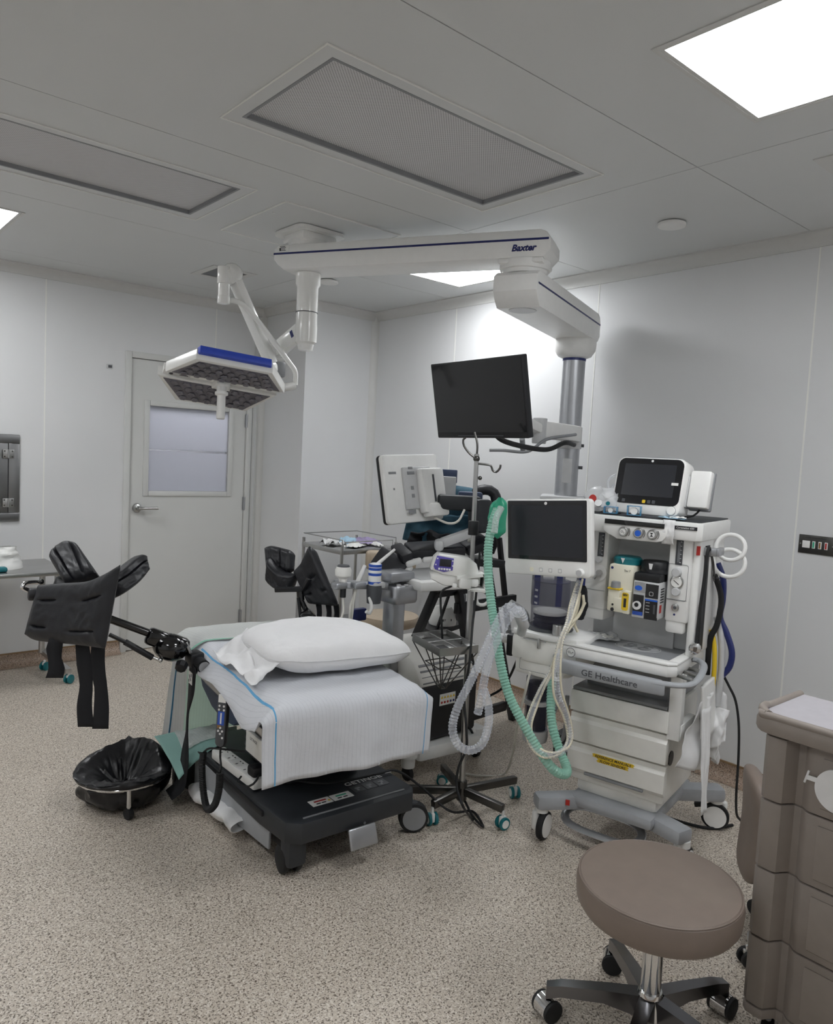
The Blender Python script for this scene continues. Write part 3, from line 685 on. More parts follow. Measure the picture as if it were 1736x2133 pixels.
# table top, rails and mattress
b = B(TM); b.box((0, .5, .545), (.52, 1.08, .05), .012); b.build('top_frame', 'dark_grey', ot)
b = B(TM); b.box((0, .5, .61), (.60, 1.13, .075), .03, seg=3); b.build('mattress', 'black_vinyl', ot)
for s_ in (-1, 1):
    b = B(TM); b.box((s_*.272, .42, .535), (.012, .72, .085), .003); sp_ = b.build('side_plate', 'brushed_steel', ot)
    b = B(TM); b.box((s_*.305, .45, .545), (.010, .86, .028), .002); rl = b.build('side_rail', 'steel', ot)
    for vv in (.1, .45, .8): b = B(TM); b.cyl((s_*.278, vv, .545), (s_*.303, vv, .545), .01, seg=12); b.build('rail_spacer', 'steel', rl)
    if s_ < 0:
        b = B(TM); b.box((-.2785, .33, .535), (.0012, .05, .05)); b.build('plate_label', 'paper', sp_, ang=0)
        b = B(TM); b.box((-.2795, .335, .545), (.0008, .03, .01)); b.build('plate_label', 'red', sp_, ang=0)
        for vv, dz in ((.70, .018), (.68, .018), (.47, .012)): b = B(TM); b.lathe([(0, 0), (.006, 0), (.006, .002), (0, .002)], (-.2785, vv, .535+dz), (-1, 0, 0)); b.build('plate_bolt', 'ink', sp_)
mat('shroud_blue', '#2b3a58', .5, var=.08)
cr = [(1.0, .52), (.92, .43), (.78, .385), (.64, .375), (.50, .395), (.38, .46), (.36, .52)]
b = B(); b.prism(cr, 0, .34, TM @ Matrix.Translation((-.245, 0, 0)) @ Matrix.Rotation(math.pi/2, 4, 'Z') @ Matrix.Rotation(math.pi/2, 4, 'X'), bev=.006); b.build('curved_shroud', 'shroud_blue', ot)

# ---------------------------------------------------------------- white sheet over the table
def wr(p, a=.004, s=9.): return a*nz(p, s)+a*.5*nz((p[1]*1.7, p[0]*1.3, p[2]+3), s*2.2)
def sheet_pt(i, j, off=0.):
    """i across (left to right), j along: foot edge -> head edge -> down the front"""
    Lt = .95; Ld = .205; Rr = .045; tot = Lt+Rr*1.57+Ld; s = j*tot
    e = 2*i-1
    if s < Lt:
        v = .92-s*(.92+.05)/Lt; z = .658; x = e*.315
        edge = max(0., abs(e)-.84)/.16
        if e < 0:
            x -= edge*.045; z -= edge**1.4*(.072+.016*math.sin(v*9+1)+.02*max(0, 1-abs(v-.08)/.12))
        else: z -= edge*.06
        z += .008*math.exp(-((v-.2)/.3)**2)*(1-abs(e)); ux = x
    else:
        k = min(1, (s-Lt)/(Rr*1.57)); a = k*math.pi/2
        v = -.05-Rr*math.sin(a); z = .658-Rr*(1-math.cos(a)); x = e*.315
        if s > Lt+Rr*1.57:
            z -= s-Lt-Rr*1.57; q = (s-Lt-Rr*1.57)/Ld
        else: q = 0
        edge = max(0., abs(e)-.84)/.16
        x = -.015+e*.318-(edge*.02 if e < 0 else 0)
        z -= (1-k)*edge**1.6*.05
        v -= .010*math.sin(e*5+1)*q+.006*q*math.sin(e*11)
    p = (x, v, z); d = wr(p, .0055, 8)+.003*nz((x*5, v*5, z*22))
    return (x, v+(d if s > Lt+.07 else 0)-off*(1 if s > Lt+.04 else 0), z+(d if s <= Lt+.07 else 0)+off*(1 if s <= Lt+.04 else 0))
b = B(TM); b.grid(lambda i, j: sheet_pt(i, j), 60, 70); sh = b.build('table_sheet', 'sheet', None, ang=180, solid=.0015)
tag(sh, 'white striped sheet with blue border lines draped over the table head end', 'sheet')
for i0, i1, nm in ((.050, .0555, 'border_line'), (.957, .962, 'border_line')):
    b = B(TM); b.grid(lambda i, j: sheet_pt(i0+(i1-i0)*i, .12+.88*j, .0016), 1, 70); b.build(nm, 'blue_line', sh, ang=180)
for ic in (.34, .655):
    b = B(TM); b.grid(lambda i, j: sheet_pt(ic-.004+.008*i, .77+.23*j, .0022-.0044*abs(i-.5)), 2, 24); b.build('fold_crease', 'sheet', sh, ang=180)

# ---------------------------------------------------------------- absorbent pad over the foot end, mint backing
def pad_pt(i, j, off=0., ext=0.):
    e = 2*i-1; s = j*(.26+.07+.47); Rr = .045
    if s < .26: v = .80+s; z = .668; q = 0
    else:
        k = min(1, (s-.26)/.07); a = k*math.pi/2; v = 1.06+Rr*math.sin(a); z = .668-Rr*(1-math.cos(a)); q = 0
        if s > .33: q = (s-.33)/.47; z -= (s-.33)
    x = e*(.335-.0*q)-.02*q; edge = max(0, abs(e)-.8)/.2
    if s < .33: z -= edge**1.5*(.055 if e < 0 else .03); x += -.015*edge if e < 0 else 0
    else:
        z -= edge**1.5*.055*(1-q*.6); v -= .05*edge**1.4*(1-.4*q); v += .012*math.sin(e*4+q*3)*q
        x -= .03*edge*q if e < 0 else 0
    d = wr((x, v, z), .004, 9)
    return (x, v+(d-off if s > .3 else 0), z+(d+off if s <= .3 else 0))
pad = thing('absorbent_pad', 'white absorbent pad with mint edge hanging over the table foot end', 'pad', TM @ Vector((0, 1.0, .67)))
b = B(TM); b.grid(lambda i, j: pad_pt(i, .42*j), 50, 26); b.build('pad_face', 'pad_white', pad, ang=180, solid=.001)
b = B(TM); b.grid(lambda i, j: pad_pt(.12*i, .42+.58*j), 8, 40); b.build('white_hem', 'pad_white', pad, ang=180)
b = B(TM); b.grid(lambda i, j: pad_pt(.12+.88*i, .42+.58*j), 50, 40); b.build('mint_backing', 'pad_green', pad, ang=180)
b = B(TM); b.grid(lambda i, j: pad_pt(.035+.01*i, .42+.58*j, .004), 1, 40); b.build('border_line', 'blue_line', pad, ang=180)
b = B(TM); b.grid(lambda i, j: pad_pt(i, -.0+.018*j, .0025), 50, 1); b.build('mint_edge', 'mint_edge', pad, ang=180)

# ---------------------------------------------------------------- pillow
def pil(i, j):
    a = i*2*math.pi; h = (j*2-1)
    ca, sa = math.cos(a), math.sin(a); n = .42
    x = .30*math.copysign(abs(ca)**n, ca); y = .245*math.copysign(abs(sa)**n, sa)
    ph = h*math.pi/2; rr = math.cos(ph)**.36 if abs(h) < 1 else 0
    zz = .068*math.copysign(abs(math.sin(ph))**1.05, h)
    px, py = x*rr, y*rr
    d = .012*nz((px*5, py*5, zz*8+2))*(1-abs(h))+.006*nz((px*14, py*14, h))
    drp = -.018*max(0, px/.275)**2
    return (.075+px*(1+.0*h), .345+py, .742+zz*(1.0-.22*(px/.275)**2)+d+drp)
pw = thing('pillow', 'plump white pillow lying across the table sheet', 'pillow', TM @ Vector((.06, .345, .68)))
b = B(TM); b.grid(lambda i, j: pil(i, j), 72, 28, closeu=True); bmesh.ops.remove_doubles(b.bm, verts=b.bm.verts, dist=1e-4); b.build('cushion', 'pillow', pw, ang=180)
b = B(TM); b.grid(lambda i, j: tuple(Vector(pil(i, .5))+Vector((math.cos(i*2*math.pi)*.004*(2*j-1), math.sin(i*2*math.pi)*.006*j, .004*(j-.5)))), 72, 2, closeu=True); b.build('seam', 'pillow', pw, ang=180)
def flap(i, j):
    y = .16+.42*i; fold = .5+.5*math.sin(i*6.5+j*3)
    x = -.17-.15*j*(.88+.12*fold)+.02*nz((i*3, j*2, 1))
    z = .765-.085*j**.8*(.75+.35*fold)+.035*nz((i*5, j*5, 5))*(.3+j)-.02*(1-i)*j
    return (x, y+.04*nz((i*4, j*3, 9))*j-.03*j*(1-i), max(z, .676+.012*fold*(1-j)))
b = B(TM); b.grid(flap, 26, 16); b.build('open_end', 'pillow', pw, ang=180, solid=.002)

# ---------------------------------------------------------------- hand control, strap, power strip
RM = TM @ Matrix.Translation((-.355, .31, .50)) @ Matrix.Rotation(math.radians(-90+42), 4, 'Z') @ Matrix.Rotation(math.radians(86), 4, 'X')
hc = thing('hand_control', 'grey push-button hand control with coiled black cord hooked on the table side', 'remote control', RM @ Vector((0, -.1, 0)))
b = B(); b.prism(rrect(.042, .205, .02), -.022, -.002, RM, bev=.004); b.build('housing', 'black', hc)
b = B(); b.prism(rrect(.036, .2, .017), -.002, .001, RM, bev=.0005); b.build('keypad', 'dark_grey', hc)
b = B(RM); b.box((0, .078, .0016), (.03, .03, .001)); b.build('top_label', 'paper', hc, ang=0)
b = B(RM); b.box((0, 0.005, .0016), (.026, .05, .001)); b.build('blue_field', 'blue', hc, ang=0)
b = B(RM); b.box((0, 0.005, .0024), (.006, .04, .001)); b.build('figure_print', 'ink_white', hc, ang=0)
b = B(RM); b.box((-.006, -.026, .0016), (.014, .012, .001)); b.build('orange_key', 'brown', hc, ang=0)
for kx, ky in ((-.009, .05), (.009, .05), (-.01, .036), (.01, .036), (0, -.03), (-.008, -.042), (.008, -.042), (0, -.052), (.01, -.066)):
    b = B(RM); b.lathe([(0, 0), (.0042, 0), (.0042, .0016), (0, .0016)], (kx, ky, .001), seg=10); b.build('button', 'ink_white', hc)
b = B(); b.tube([RM @ Vector((0, -.1, -.01)), RM @ Vector((0, -.14, -.012)), (1.1925, 2.391, 0.36), (1.1869, 2.3867, 0.335)], .004, seg=8); b.build('cord', 'black_rubber', hc)
cpts = catmull([Vector((1.1869, 2.3867, 0.335)), Vector((1.1876, 2.3917, 0.27)), Vector((1.1869, 2.4221, 0.2)), Vector((1.1912, 2.4871, 0.162)), Vector((1.2062, 2.5557, 0.2)), Vector((1.2168, 2.5946, 0.28)), Vector((1.2225, 2.5988, 0.33))], .012)
coil = []
for k in range(len(cpts)-1):
    d = (cpts[k+1]-cpts[k]); n1 = d.cross(Vector((1, .2, 0))).normalized(); n2 = d.normalized().cross(n1)
    for q in range(14):
        a = 2*math.pi*q/7; coil.append(cpts[k]+d*q/14+(n1*math.cos(a)+n2*math.sin(a))*.0105)
b = B(); b.tube(coil, .0036, seg=5, smooth=False); b.build('coiled_cord', 'black_rubber', hc)
b = B(); b.tube([(1.2225, 2.5988, 0.33), (1.2338, 2.5719, 0.352), (1.2662, 2.5167, 0.36), (1.3312, 2.4771, 0.35)], .004, seg=8); b.build('cord', 'black_rubber', hc)

PM = BM @ Matrix.Translation((-.262, .47, .222)) @ Matrix.Rotation(math.radians(93), 4, 'Z')
ps = thing('power_strip', 'white multi-socket power strip lying on the table base', 'power strip', PM @ Vector((0, 0, 0)))
b = B(PM); b.box((0, 0, .02), (.36, .06, .04), .008); b.build('housing', 'white_plastic', ps)
for k in range(5):
    b = B(PM); b.box((-.14+k*.066, 0, .0405), (.045, .045, .001)); so = b.build('socket', 'paper', ps, ang=0)
    b = B(PM); b.box((-.14+k*.066, .012, .0415), (.004, .01, .001)); b.box((-.15+k*.066, -.01, .0415), (.008, .004, .001)); b.box((-.13+k*.066, -.01, .0415), (.008, .004, .001)); b.build('pin_hole', 'ink', so, ang=0)
b = B(PM); b.box((-.14, 0, .06), (.055, .05, .04), .01); pl = b.build('black_plug', 'black', ps)
b = B(PM); b.tube([(-.165, 0, .055), (-.2, .03, .05), (-.2, .06, .035), (-.14, .075, .03), (-.1, .04, .03)], .004, seg=8); b.build('plug_cord', 'black_rubber', pl)
b = B(); b.tube([(1.4193, 2.3833, 0.26), (1.5641, 2.303, 0.232), (1.692, 2.269, 0.228), (1.8114, 2.2556, 0.228), (1.8905, 2.2401, 0.225), (1.9881, 2.2032, 0.15), (2.0716, 2.1071, 0.06), (2.222, 2.122, 0.01), (2.165, 2.003, 0.01), (2.178, 2.078, 0.02), (2.205, 2.168, 0.06)], .005, seg=8); tag(b.build('power_cable', 'black_rubber'), 'black power cable running over the table base to the drip stand', 'cable')

def ribbon(b, pts, wds, normals=None, th=.002):
    """flat strap along pts; wds = list of (half-width vector)"""
    P = catmull(pts, .02); n = len(P)
    def hw(t):
        k = t*(len(wds)-1); i = min(int(k), len(wds)-2); f = k-i; return Vector(wds[i])*(1-f)+Vector(wds[i+1])*f
    b.grid(lambda i, j: P[min(n-1, int(round(j*(n-1))))]+hw(j)*(2*i-1), 2, n-1)
u_ = Vector((math.sin(math.radians(8.2)), math.cos(math.radians(8.2)), 0))
st = thing('table_strap', 'black webbing strap looped over the side rail and hanging to the floor', 'strap', TM @ Vector((-.335, .66, .62)))
b = B(); c0 = TM @ Vector((-.335, .655, .615)); b.cyl(c0-u_*.05, c0+u_*.05, .026, seg=24); b.build('loop', 'black_fabric', st)
b = B(); b.cyl(c0-u_*.057, c0-u_*.049, .022, seg=24); b.build('ring', 'steel', st)
fx = Vector((.76, -.65, 0))
b = B(); ribbon(b, [TM @ Vector((-.363, .66, .61)), TM @ Vector((-.366, .665, .5)), TM @ Vector((-.37, .69, .40)), TM @ Vector((-.372, .69, .30)), TM @ Vector((-.38, .69, .18)), TM @ Vector((-.39, .70, .10)), TM @ Vector((-.43, .72, .055))], [u_*.045, u_*.04, u_*.012, u_*.014, u_*.05, u_*.055, u_*.05]); b.build('webbing', 'black_fabric', st, ang=180, solid=.003)
b = B(TM); b.box((-.368, .675, .555), (.002, .05, .05), rot=(0, 0, 0)); lb = b.build('instruction_label', 'paper', st, ang=0)
b = B(TM); b.box((-.3695, .675, .555), (.001, .03, .004), rot=(.8, 0, 0)); b.box((-.3695, .69, .54), (.001, .006, .012)); b.box((-.3695, .66, .568), (.001, .006, .012)); b.build('print', 'ink', lb, ang=0)

# ---------------------------------------------------------------- step box with mint pad under the foot end
bx_ = thing('step_box', 'low black platform standing under the table foot end', 'platform', (1.38, 2.93, 0))
bp_ = [(1.30, 3.085), (1.60, 3.06), (1.50, 2.86), (1.33, 2.83)]
b = B(); b.prism(bp_, .185, .214, bev=.004); b.build('top_board', 'black', bx_)
cn_ = sum((Vector((*p, 0)) for p in bp_), Vector())/4
for p in bp_:
    q = cn_+(Vector((*p, 0))-cn_)*.85; b = B(); b.box(q+Vector((0, 0, .093)), (.03, .03, .186), .004); b.build('leg', 'black', bx_)
for p, q in zip(bp_, bp_[1:]+bp_[:1]):
    p_, q_ = cn_+(Vector((*p, 0))-cn_)*.95, cn_+(Vector((*q, 0))-cn_)*.95
    b = B(); b.beam(p_+Vector((0, 0, .105)), q_+Vector((0, 0, .105)), .006, .16); b.build('apron', 'black', bx_)
for k in range(2): b = B(); b.box((1.335+k*.055, 2.835+.008*k, .17), (.035, .003, .03), rot=(0, 0, .16)); b.build('tape', 'pale_grey', bx_, ang=0)
q4 = [Vector(p) for p in ((1.244, 3.107, 0.226), (1.55, 3.076, 0.226), (1.433, 2.855, 0.226), (1.294, 2.836, 0.222))]
def under(i, j):
    p = (q4[0]*(1-i)+q4[1]*i)*(1-j)+(q4[3]*(1-i)+q4[2]*i)*j
    c = max(0, (1-i)*.7+j*.55-.55)
    return p+Vector((-.10*c, -.02*c, -.12*c*c*1.5+.005*nz(p*14)+.004))
mp_ = thing('underpad', 'crumpled mint underpad with white centre lying on the black platform', 'pad', (1.38, 2.95, .22))
b = B(); b.grid(under, 26, 22); b.build('mint_backing', 'pad_mint', mp_, ang=180, solid=.001)
b = B(); b.grid(lambda i, j: under(.22+.76*i, .04+.62*j)+Vector((0, 0, .004+.012*max(0, nz((i*7, j*7, 3))))), 26, 22); b.build('white_centre', 'pad_white', mp_, ang=180)

# ---------------------------------------------------------------- white pouch on the floor
p0, p1 = Vector((1.337, 2.836, 0.03)), Vector((1.344, 2.526, 0.03))
p0 += Vector((-.022, -.005, 0)); p1 += Vector((-.022, -.005, 0))
dx = (p1-p0).normalized(); dy = Vector((-dx.y, dx.x, 0))
def pouch(i, j):
    a = i*2*math.pi; t = j; taper = min(1, (t+.05)*6)*min(1, (1.08-t)*9)
    r1, r2 = .047*(.85+.15*t), .028
    p = p0-dx*.05+dx*((p1-p0).length+.1)*t+dy*math.cos(a)*r1*(.55+.45*taper)+Vector((0, 0, .034+math.sin(a)*r2*taper))
    d = .012*nz(p*12)+.006*nz(p*30); return p+Vector((0, 0, d if p.z > .03 else 0))+dy*d
b = B(); b.grid(pouch, 24, 30, closeu=True); tag(b.build('plastic_pouch', 'milky_film', ang=60), 'crumpled white plastic pouch on the floor beside the table base', 'pouch')

# ---------------------------------------------------------------- leg holders
def padq(b, tl, tr, br, bl, th, puff=.012, quilt=(), seed=0, back=True, nu=22, nv=18):
    tl, tr, br, bl = [Vector(x) for x in (tl, tr, br, bl)]
    n = ((tr-tl).cross(bl-tl)).normalized()
    if n.dot(Vector((0, 0, 1.5))-tl) < 0: n = -n
    def f(i, j, s):
        p = (tl*(1-i)+tr*i)*(1-j)+(bl*(1-i)+br*i)*j
        e = min(i, 1-i, j, 1-j); rim = min(1, e*9)
        h = th*.5*(1-(1-rim)**2)**.5
        q = 0
        for ax_, pos, a0, a1 in quilt:
            t, o = (j, i) if ax_ == 'h' else (i, j)
            if a0 <= o <= a1: q = max(q, math.exp(-((t-pos)/.03)**2)*min(1, (o-a0)*12+.0, (a1-o)*12))
        h += puff*rim*(1-q*1.4)*(.6+.6*nz((i*3+seed, j*3, seed)))-.006*q
        h += .004*nz((i*11+seed, j*11, 4))*rim
        return p+n*h*s
    b.grid(lambda i, j: f(i, j, 1), nu, nv); b.grid(lambda i, j: f(i, j, -1), nu, nv)
    bmesh.ops.remove_doubles(b.bm, verts=b.bm.verts, dist=.0006)
def padp(b, top, bot, th, puff=.012, quilt=(), seed=0, nu=30, nv=22, wr_=.006):
    top = catmull(top, .01); bot = catmull(bot, .01)
    def ed(P, t): k = t*(len(P)-1); i = min(int(k), len(P)-2); return P[i]*(1-(k-i))+P[i+1]*(k-i)
    n = ((top[-1]-top[0]).cross(bot[0]-top[0])).normalized()
    if n.dot(Vector((0, 0, 1.5))-top[0]) < 0: n = -n
    def f(i, j, s):
        p = ed(top, i)*(1-j)+ed(bot, i)*j
        e = min(i*1.3, (1-i)*1.3, j, 1-j); rim = min(1, e*6.5)
        h = th*.5*(1-(1-rim)**2)**.5; q = 0
        for ax_, pos, a0, a1 in quilt:
            t, o = (j, i) if ax_ == 'h' else (i, j)
            if a0 <= o <= a1: q = max(q, math.exp(-((t-pos)/.022)**2)*min(1, (o-a0)*12, (a1-o)*12))
        h += puff*rim*(.75+.5*nz((i*2.5+seed, j*2.5, seed)))-(puff*.9+.006)*q*rim
        d = nz((i*9+seed, j*5, 4)); h += wr_*rim*(1-abs(d)*2.2)*(.4+.6*nz((i*2+seed, j*2, 8)))
        return p+n*h*s
    b.grid(lambda i, j: f(i, j, 1), nu, nv); b.grid(lambda i, j: f(i, j, -1), nu, nv)
    bmesh.ops.remove_doubles(b.bm, verts=b.bm.verts, dist=.0008)
lh = thing('leg_holder', 'padded black leg holder at the left with long hanging straps', 'leg holder', (1.256, 2.802, 0.644), 'lithotomy leg holders')
b = B(); padp(b, [(0.781, 3.197, 0.909), (0.84, 3.082, 0.932), (0.893, 2.96, 0.955), (0.929, 2.88, 0.991), (0.965, 2.801, 1.039)], [(0.734, 3.192, 0.716), (0.761, 3.14, 0.701), (0.826, 3.019, 0.708), (0.878, 2.897, 0.719), (0.918, 2.81, 0.724)], .032, .010, (('h', .30, .07, .36), ('h', .33, .58, .93), ('h', .76, .05, .33), ('h', .80, .5, .93)), 1, nu=44, nv=34, wr_=.009); b.build('side_flap', 'black_vinyl', lh, ang=60)
b = B(); padp(b, [(0.862, 3.333, 0.984), (0.885, 3.369, 1.019), (0.929, 3.362, 1.049), (0.957, 3.311, 1.048), (0.969, 3.272, 1.024)], [(0.883, 3.174, 0.896), (0.91, 3.152, 0.905), (0.939, 3.128, 0.919), (0.965, 3.107, 0.932), (0.987, 3.089, 0.941)], .075, .012, (('v', .3, 0, 1), ('v', .68, 0, 1)), 2); b.build('foot_pad', 'black_vinyl', lh, ang=60)
b = B(); padp(b, [(0.947, 2.992, 0.954), (1.018, 3.014, 0.982), (1.088, 3.063, 1.014), (1.132, 3.079, 1.028), (1.161, 3.078, 1.006)], [(1.004, 2.976, 0.877), (1.031, 2.98, 0.886), (1.075, 2.984, 0.911), (1.123, 3.025, 0.934), (1.163, 3.072, 0.96)], .07, .010, (('h', .4, .05, .95),), 3); b.build('calf_pad', 'black_vinyl', lh, ang=60)
b = B(); padp(b, [(0.88, 3.286, 0.926), (0.931, 3.215, 0.923), (1.004, 3.114, 0.94)], [(0.793, 3.275, 0.734), (0.896, 3.146, 0.726), (0.988, 2.979, 0.774)], .05, .006, (), 4); b.build('boot_shell', 'black', lh, ang=60)
b = B(); b.cyl((0.752, 3.231, 0.869), (0.824, 3.222, 0.865), .026, seg=20, bev=.008); b.build('roll_end', 'black_vinyl', lh)
b = B(); b.tube([(0.808, 3.274, 0.859), (0.752, 3.259, 0.884), (0.736, 3.248, 0.898), (0.753, 3.261, 0.911), (0.819, 3.308, 0.902)], .0095, seg=12, step=.006); b.build('grab_handle', 'chrome', lh)
b = B(); b.sphere((0.814, 3.287, 0.906), .012); b.build('handle_knob', 'black_gloss', lh)
b = B(); b.cyl((0.977, 2.964, 0.802), (1.137, 2.913, 0.729), .016, seg=20); b.build('support_tube', 'black_gloss', lh)
b = B(); b.cyl((0.971, 2.925, 0.746), (1.03, 2.911, 0.711), .008, seg=16); b.cyl((1.027, 2.913, 0.713), (1.128, 2.885, 0.642), .0125, seg=16, bev=.002); b.build('gas_strut', 'black', lh)
b = B(); b.cyl((1.127, 2.887, 0.644), (1.152, 2.877, 0.631), .006, seg=12); b.sphere((1.155, 2.874, 0.631), .01); b.build('strut_end', 'chrome', lh)
b = B(); b.beam((1.114, 2.919, 0.73), (1.191, 2.889, 0.696), .05, .07, .016); b.sphere((1.202, 2.891, 0.674), .062, (1.15, 1, .9), (0, .3, -.6), seg=28); b.beam((1.191, 2.89, 0.701), (1.266, 2.862, 0.668), .06, .07, .02); b.build('joint_housing', 'black_gloss', lh, ang=50)
b = B(); b.beam((1.251, 2.865, 0.7), (1.278, 2.861, 0.637), .05, .012, .003); b.build('clamp_plate', 'steel', lh)
b = B(); b.box((1.289, 2.851, 0.624), (.06, .07, .06), .01); b.build('rail_clamp', 'black', lh)
b = B(); b.lathe([(0, 0), (.022, 0), (.026, .006), (.022, .03), (.012, .034), (0, .034)], (1.227, 2.825, 0.619), (-.4, -.5, -.3), seg=8); b.build('clamp_knob', 'black', lh, ang=20)
rx = Vector((.76, -.65, .05))
STRAPS = (([(0.809, 3.036, 0.726), (0.802, 3.038, 0.687), (0.803, 3.034, 0.65), (0.808, 3.025, 0.612), (0.801, 3.027, 0.574)], 0.0310), ([(0.884, 2.97, 0.712), (0.889, 2.957, 0.632), (0.894, 2.945, 0.552), (0.888, 2.942, 0.472), (0.892, 2.931, 0.392)], 0.0290), ([(0.931, 2.929, 0.706), (0.928, 2.923, 0.626), (0.937, 2.908, 0.547), (0.938, 2.899, 0.467), (0.934, 2.895, 0.387)], 0.0290), )
for pts, wd_ in STRAPS:
    b = B(); ribbon(b, [Vector(q) for q in pts], [rx*wd_*.9, rx*wd_, rx*wd_*.85, rx*wd_, rx*wd_*1.08]); b.build('strap', 'black_fabric', lh, ang=180, solid=.003)

rh = thing('leg_holder', 'padded black leg holder standing up behind the table sheet', 'leg holder', (1.957, 3.023, 0.683), 'lithotomy leg holders')
b = B(); padp(b, [(1.906, 3.401, 0.984), (1.914, 3.357, 1.002), (1.94, 3.281, 0.998), (1.957, 3.225, 0.99), (1.965, 3.217, 0.966)], [(1.889, 3.338, 0.865), (1.905, 3.298, 0.875), (1.923, 3.244, 0.882), (1.932, 3.197, 0.884), (1.946, 3.187, 0.904)], .04, .008, (('v', .6, 0, 1), ('v', .25, 0, 1)), 5); b.build('foot_pad', 'black_vinyl', rh, ang=60)
b = B(); padp(b, [(1.864, 3.289, 0.956), (1.881, 3.244, 0.918), (1.912, 3.188, 0.891), (1.934, 3.116, 0.891)], [(1.867, 3.302, 0.845), (1.881, 3.26, 0.809), (1.897, 3.193, 0.8), (1.926, 3.143, 0.825)], .05, .010, (), 6); b.build('boot_shell', 'black_vinyl', rh, ang=60)
b = B(); padp(b, [(1.927, 3.15, 0.901), (1.94, 3.104, 0.95), (1.943, 3.068, 1.011), (1.945, 3.043, 1.038), (1.964, 3.025, 1.018)], [(1.953, 3.035, 0.757), (1.97, 3.006, 0.758), (1.996, 2.971, 0.76), (2.024, 2.946, 0.757), (2.034, 2.912, 0.765)], .035, .008, (('h', .72, .1, .4), ('h', .72, .6, .95), ('h', .45, .45, .8)), 7, wr_=.008); b.build('side_flap', 'black_vinyl', rh, ang=60)
b = B(); b.beam((1.849, 3.181, 0.81), (1.92, 3.044, 0.831), .03, .025, .004); b.beam((1.92, 3.044, 0.828), (1.921, 2.995, 0.89), .025, .02, .004); b.build('bracket', 'black', rh)
b = B(); b.cyl((1.918, 3.071, 0.824), (1.921, 3.063, 0.773), .018, seg=16); b.cyl((1.919, 3.065, 0.777), (1.952, 3.029, 0.694), .014, seg=16); b.build('support_tube', 'black_gloss', rh)
b = B(); b.cyl((1.901, 3.055, 0.788), (1.909, 3.038, 0.68), .008, seg=12); b.build('gas_strut', 'black', rh)
b = B(); b.beam((1.918, 3.034, 0.727), (1.964, 3.016, 0.674), .05, .06, .015); b.beam((1.932, 3.019, 0.686), (1.96, 3.016, 0.636), .05, .05, .01); b.build('joint_housing', 'black_gloss', rh)
for pts in (((1.986, 3.006, 0.759), (1.989, 2.999, 0.717), (1.985, 2.997, 0.661)), ((2.022, 2.976, 0.761), (2.025, 2.969, 0.72), (2.021, 2.967, 0.664)), ((2.05, 2.952, 0.763), (2.053, 2.945, 0.721), (2.049, 2.943, 0.666))):
    b = B(); ribbon(b, [Vector(q) for q in pts], [rx*.014, rx*.012, rx*.013]); b.build('strap', 'black_fabric', rh, ang=180, solid=.003)

# ---------------------------------------------------------------- kick bucket with bin liner
KC = Vector((1.085, 3.055, 0)); KR = .182
kb = thing('kick_bucket_frame', 'chrome ring frame on small casters holding a black bin liner', 'bucket frame', KC)
b = B(); b.tube([KC+Vector((KR*math.cos(a), KR*math.sin(a), .122)) for a in [2*math.pi*k/48 for k in range(48)]], .0085, seg=10, smooth=False, closed=True); b.build('ring', 'chrome', kb)
for k in range(3):
    a = math.radians(-103+120*k); p = KC+Vector((KR*math.cos(a), KR*math.sin(a), 0))
    b = B(); b.cyl(p+Vector((0, 0, .05)), p+Vector((0, 0, .12)), .0095, seg=14); lg = b.build('leg', 'chrome', kb)
    caster(Matrix.Translation(p), (0, 0, 0), .022, .022, 'caster', kb, 'chrome', 'black_rubber', None, a+.5, twin=False, stem=.006)
def liner(i, j):
    a = i*2*math.pi; c, s_ = math.cos(a), math.sin(a)
    far = max(0, (c*.65+s_*.76))
    prof = [(.11, .006), (.145, .025), (.168, .06), (.174, .095), (.188, .122), (.194, .134), (.182, .14+.035*far), (.155, .135+.075*far), (.115, .12+.05*far), (.05, .07), (.005, .05)]
    k = j*(len(prof)-1); q = min(int(k), len(prof)-2); f = k-q
    r = prof[q][0]*(1-f)+prof[q+1][0]*f; z = prof[q][1]*(1-f)+prof[q+1][1]*f
    w1 = nz((c*3, s_*3, j*5))*.022+nz((c*9, s_*9, j*8))*.012
    g = 1 if .35 > j or j > .55 else .15
    r += w1*g*min(1, r*12); z += abs(w1)*(.9 if j > .58 else .3)*g
    return KC+Vector((r*c, r*s_, max(.003, z+.012*math.sin(3*a+1)*(j > .5)*(1-j)*2)))
b = B(); b.grid(liner, 72, 44, closeu=True); mat('bin_bag', '#131316', .33, var=.1, vs=20, bump=.3, bs=26); bl_ = b.build('bin_liner', 'bin_bag', ang=60)
tag(bl_, 'crumpled black bin liner hung in the chrome ring on the floor', 'bin bag')

# ---------------------------------------------------------------- anaesthesia machine
AO = Vector((2.45, 1.6, 0)); AA = math.degrees(math.atan2(-.974, .225)); AMx = frame(AO, AA)
def A(u, v, z): return AMx @ Vector((u, v, z))
FR_ = Matrix.Rotation(math.pi/2, 4, 'X')                 # text / prism plane facing local -y (front)
def front(u, v, z): return AMx @ Matrix.Translation((u, v, z)) @ FR_
am = thing('anaesthesia_machine', 'white anaesthesia machine with grey tray, drawers and two vaporisers', 'anaesthesia machine', A(0, .2, 0))
